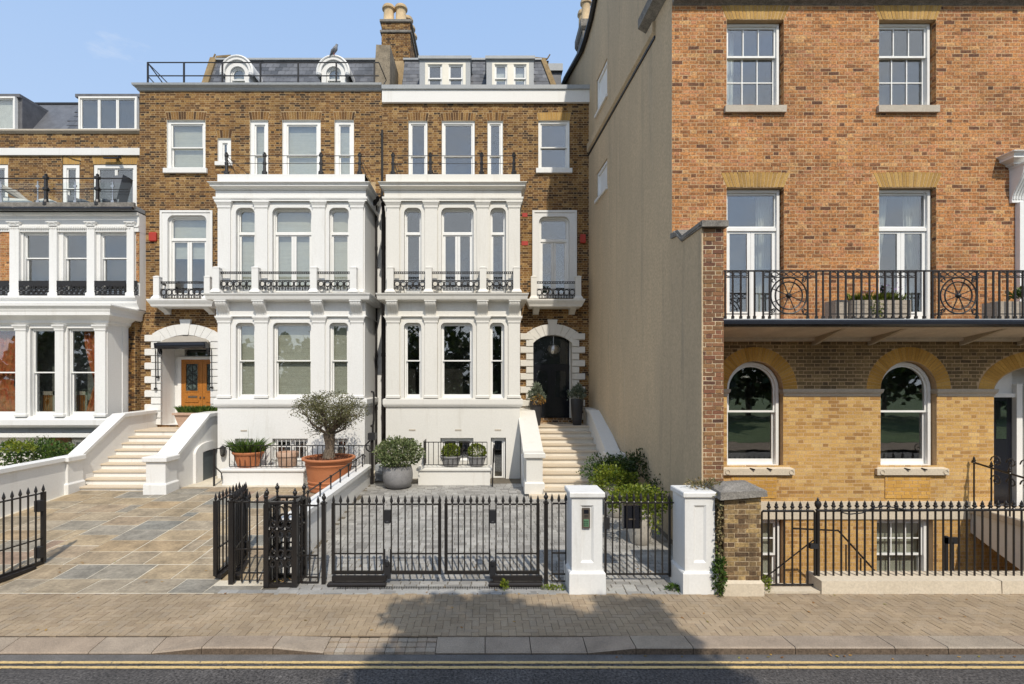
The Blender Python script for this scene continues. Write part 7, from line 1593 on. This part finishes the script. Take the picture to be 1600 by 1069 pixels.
# hedge behind the garden wall at the left
mb = MB(); rg = random.Random(3)
for i in range(8): mb.ball((-2.6 + i * .55, rg.uniform(-.5, .5), .55 + rg.uniform(-.12, .12) - .035 * i), (.5, .6, .48), 1100, .085, .4, .55, .4, -.6, .3, 90 + i)
plant('hedge', 'leafy green hedge behind the low white garden wall', 'hedge', (-13.5, 14.7, .82), [('leaves', mb, 'leaf')], stems=[[(-1.5 + .5 * i, 0, -.9), (-1.5 + .5 * i, 0, .4)] for i in range(7)])
mb = MB(); mb.ball((0, 0, 0), (.34, .3, .16), 420, .08, .4, .55, .4, -.6, .3, 120); mb.ball((-.35, .1, .12), (.12, .1, .12), 100, .08, .4, .55, .4, -.6, .3, 121); plant('yellow_shrub', 'yellow-leaved shrub at the front of the left hedge', 'shrub', (-13.0, 14.3, 1.50), [('leaves', mb, 'lime_leaf')])
# window trough on the iron balcony
y = 9.95; x0, x1 = PX(1322, y), PX(1413, y); zb = zB_(497.5); t = thing('flower_trough', 'weathered timber flower trough on the iron balcony', 'planter', ((x0 + x1) / 2, y, zb))
for k in range(4):
    mb = MB(); a = .05 + k * .085; mb.box(x0, x1, y - .16, y - .135, zb + a, zb + a + .08); mb.box(x0, x0 + .02, y - .134, y + .16, zb + a, zb + a + .08); mb.box(x1 - .02, x1, y - .134, y + .16, zb + a, zb + a + .08); mb.build('board', 'greywood', t)
mb = MB(); mb.box(x0 + .021, x1 - .021, y - .13, y + .15, zb + .05, zb + .34); mb.build('soil', 'soil', t)
xx = PX(1300, y + .1); t2 = thing('flower_trough', 'dark shadowed trough left of the timber flower trough', 'planter', (xx, y + .1, zb)); mb = MB(); mb.box(xx - .05, x0 - .02, y - .08, y + .25, zb + .03, zb + .40); mb.build('box', 'greywood', t2)
mb = MB(); tufts(mb, (0, 0, 0), 420, (.52, .12), .27, .010, 9, .4); mb.ball((-.1, -.2, -.1), (.12, .06, .16), 120, .05, .3, .5, -.5, -1, .3, 9); f = MB(); rg = random.Random(8)
for i in range(60): f.leaf((rg.choice((-.1, .2, .42)) + rg.gauss(0, .06), rg.gauss(0, .05), rg.uniform(.2, .42)), (rg.gauss(0, 1), rg.gauss(0, 1), 1), .018, .035, rg.random())
plant('trough_flowers', 'green herbs with mauve flowers in the balcony flower trough', 'plant', ((x0 + x1) / 2, y, zb + .33), [('leaves', mb, 'lime_leaf'), ('flowers', f, 'flower')])
x = PX(1590, 9.9); t = thing('flower_trough', 'timber trough at the right end of the iron balcony', 'planter', (x, 9.9, zb)); mb = MB(); mb.box(x - .5, x + .6, 9.8, 10.1, zb + .03, zb + .36); mb.build('box', 'greywood', t)
mb = MB(); mb.ball((.15, 0, .12), (.3, .14, .14), 300, .07, .3, .5, .5, -.5, .3, 14); plant('trough_plant', 'small leafy plant in the trough at the right end of the balcony', 'plant', (x, 9.9, zb + .36), [('leaves', mb, 'leaf')])
# ivy and weeds
def ivy(label, x, y, z0, z1, w, n, seed, m):
    mb = MB(); rg = random.Random(seed)
    for i in range(n):
        t = rg.random(); zz = (z1 - z0) * t; ww = w * (.5 + .5 * sin(t * 9 + seed) ** 2 + (.5 if t > .92 else 0)); mb.leaf((rg.gauss(0, ww * .5), rg.gauss(0, .05), zz), (rg.gauss(0, 1), -.6 + rg.gauss(0, .5), rg.gauss(-.2, .8)), .035, .05, rg.random())
    s = MB(); s.tube([(0, .03, 0), (.03, .03, (z1 - z0) * .4), (-.02, .03, (z1 - z0))], .01, 5); return plant('ivy', label, 'climber', (x, y, z0), [('leaves', mb, m)]), s
iv, s_ = ivy('dry climbing plant filling the gap between the white pillar and the brick pier', PX(1122, 8.17), 8.17, 0, 1.62, .05, 800, 2, 'drab_leaf'); s_.build('stem', 'bark', iv, local=True)
mb = MB(); mb.ball((0, 0, .32), (.09, .1, .34), 520, .06, .3, .6, .3, -1, .3, 3); plant('ivy', 'fresh green ivy at the foot of the plain white pillar', 'climber', (PX(1124, 8.1), 8.10, 0), [('leaves', mb, 'leaf')])
mb = MB(); mb.ball((0, 0, .04), (.34, .2, .10), 420, .05, .2, .5, .5, -.3, .4, 5); plant('ivy', 'russet creeper sprawling over the top of the plain white pillar', 'climber', (PX(1108, 8.4), 8.45, 1.62), [('leaves', mb, 'drab_leaf')])
for i, (px, y, zz, w, h, lab) in enumerate(((1196, 8.15, 0, .07, .26, 'small green weed at the right foot of the brick pier'), (1052, 8.3, 0, .13, .07, 'mossy weeds at the gate side of the plain white pillar'), (866, 8.32, 0, .2, .05, 'straggling weeds below the short fence by the intercom pillar'), (788, 8.33, 0, .05, .14, 'lone weed in the drain under the right gate leaf'))):
    mb = MB(); mb.ball((0, 0, h * .5), (w, .07, h * .6), 160, .045, .2, .5, .6, -.6, .3, 200 + i); plant('weed', lab, 'weed', (PX(px, y), y, zz), [('leaves', mb, 'lime_leaf' if i != 1 else 'leaf')])
mb = MB(); rg = random.Random(77)
for i in range(130):
    if i < 70: p = (rg.uniform(-9, 8.5), rg.uniform(6.9, 9.6), .006)
    elif i < 110: p = (rg.uniform(1.5, 9), 6.44 + rg.gauss(0, .03), -.075)
    else: p = (PX(438, 8.65) + rg.gauss(0, .16), 8.62 + rg.gauss(0, .1), .012)
    zz = p[2] + (gz(p[1]) if p[1] > 8.2 else 0)
    mb.leaf((p[0], p[1], zz), (rg.gauss(0, 1), rg.gauss(0, 1), .12), .03, .055, rg.random(), 0, Vector((0, 0, 1)))
o = mb.build('fallen_leaves', 'dry_leaf', kind='stuff'); tag(o, 'scattered dry fallen leaves on the pavement, gutter and forecourts', 'leaves')
# pigeon on the second round dormer
yf = 18.2; px_ = PX(521.8, yf); pz_ = PZ(87, yf)
pg_ = thing('pigeon', 'grey pigeon perched on top of the right round-headed dormer', 'bird', (px_, yf, pz_))
mb = MB(); mb.tube([(-.10, 0, .02), (-.05, 0, .10), (.0, 0, .17), (.05, 0, .25), (.075, 0, .31), (.09, 0, .355), (.11, 0, .385), (.125, 0, .385)], [.012, .045, .085, .085, .058, .045, .045, .02], 12); mb.tube([(-.05, 0, .12), (-.13, 0, .0), (-.15, 0, -.05)], [.05, .035, .02], 8); b_ = mb.build('body', 'bird', pg_, local=True, smooth=True)
mb = MB(); mb.tube([(.13, 0, .385), (.165, 0, .372)], [.012, .003], 6); mb.build('beak', 'rubber', pg_, local=True)
for q in (-1, 1):
    mb = MB(); mb.tube([(0, q * .03, .10), (.01, q * .03, 0), (.04, q * .035, 0)], .007, 5); mb.build('leg', 'red', pg_, local=True)
    mb = MB(); mb.tube([(.03, q * .075, .22), (-.04, q * .075, .13), (-.12, q * .04, .01)], [.03, .05, .012], 8); mb.build('wing', 'greycloth', pg_, local=True, smooth=True)

# ================================================================== ACROSS THE STREET (behind the camera: it shades the road and shows in the glass)
def street_tree(label, x, y, clumps, H_, seed):
    t = thing('street_tree', label, 'tree', (x, y, .02)); rg = random.Random(seed); mb = MB()
    mb.tube([(0, 0, 0), (.05, .1, 2.2), (0, .25, 4.4), (.1, .4, H_ * .75)], [.24, .2, .17, .09], 10)
    for c in clumps: mb.tube([(0, .25, 4.2), ((c[0]) * .45, c[1] * .45 + .1, 4.2 + (c[2] - 4.2) * .5), c[:3]], [.09, .06, .02], 6)
    mb.build('trunk', 'bark', t, local=True, smooth=True)
    mb = MB()
    for i, c in enumerate(clumps): mb.ball(c[:3], (c[3] * .88, c[3] * .88, c[3] * .72), int(2100 * c[3] ** 2) + 120, .125, .15, .75, 0, -1, .35, seed + i)
    mb.build('crown', 'leaf', t, local=True, kind='stuff'); return t
KX, KY = sin(AZ) / tan(EL), cos(AZ) / tan(EL)
TX, TY = 3.0, -4.2; cl = []
for px, py, h, r in ((650, 958, 7.2, .46), (668, 978, 7.0, .38), (735, 968, 7.6, .5), (756, 945, 7.9, .32), (700, 1000, 7.3, .6), (790, 952, 8.0, .42), (802, 968, 7.7, .4), (860, 985, 7.9, .62), (780, 1010, 7.6, .8), (925, 1000, 8.2, .7), (965, 950, 8.3, .33), (995, 960, 8.5, .48), (1020, 985, 8.4, .5), (1040, 1000, 8.2, .4), (985, 1012, 8.0, .55), (660, 1020, 7.2, .55), (730, 1040, 7.6, .8), (850, 1040, 8.2, 1.0), (960, 1045, 8.4, .95), (1050, 1045, 8.6, .75), (640, 1066, 7.4, .8), (1075, 1068, 8.8, .8), (740, 1100, 8.0, 1.2), (880, 1110, 8.8, 1.4), (1020, 1110, 9.2, 1.3), (650, 1120, 8.0, 1.0), (800, 1190, 8.6, 1.6), (960, 1190, 9.4, 1.7), (1090, 1170, 9.2, 1.2), (880, 1260, 9.6, 1.6), (628, 968, 7.1, .15), (700, 936, 7.5, .2), (690, 962, 7.2, .18), (776, 934, 7.8, .16), (835, 960, 7.9, .2), (880, 962, 7.9, .17), (905, 978, 8.1, .2), (935, 968, 8.2, .16), (1012, 944, 8.4, .18), (1030, 962, 8.4, .16), (1058, 1002, 8.4, .18), (1085, 1030, 8.7, .25), (612, 1040, 7.2, .2), (590, 1064, 7.3, .25), (945, 940, 8.2, .14), (1120, 1062, 8.9, .25)):
    Y = CAMZ * F / (py - CY); X = PX(px, Y); cl.append((X + h * KX - TX, Y - h * KY - TY, h, r))
street_tree('leafy street tree on the opposite pavement shading the road', TX, TY, cl, 9.0, 300)
mb = MB(); rg = random.Random(41)
for i in range(34):
    x = -52 + i * 3.2 + rg.uniform(-1, 1); y = -24 + rg.uniform(-4, 3); h = rg.uniform(7.2, 11.2); r = rg.uniform(2.2, 3.2)
    mb.tube([(x, y, 0), (x, y, h * .6)], .25, 6, 1)
    mb.ball((x, y, h * .58), (r, r, h * .42), 900, .75, .45, .7, .1, -1, .3, 400 + i)
o = mb.build('park_trees', ['dark_leaf', 'bark'], kind='stuff'); tag(o, 'distant mass of park trees across the street', 'trees')
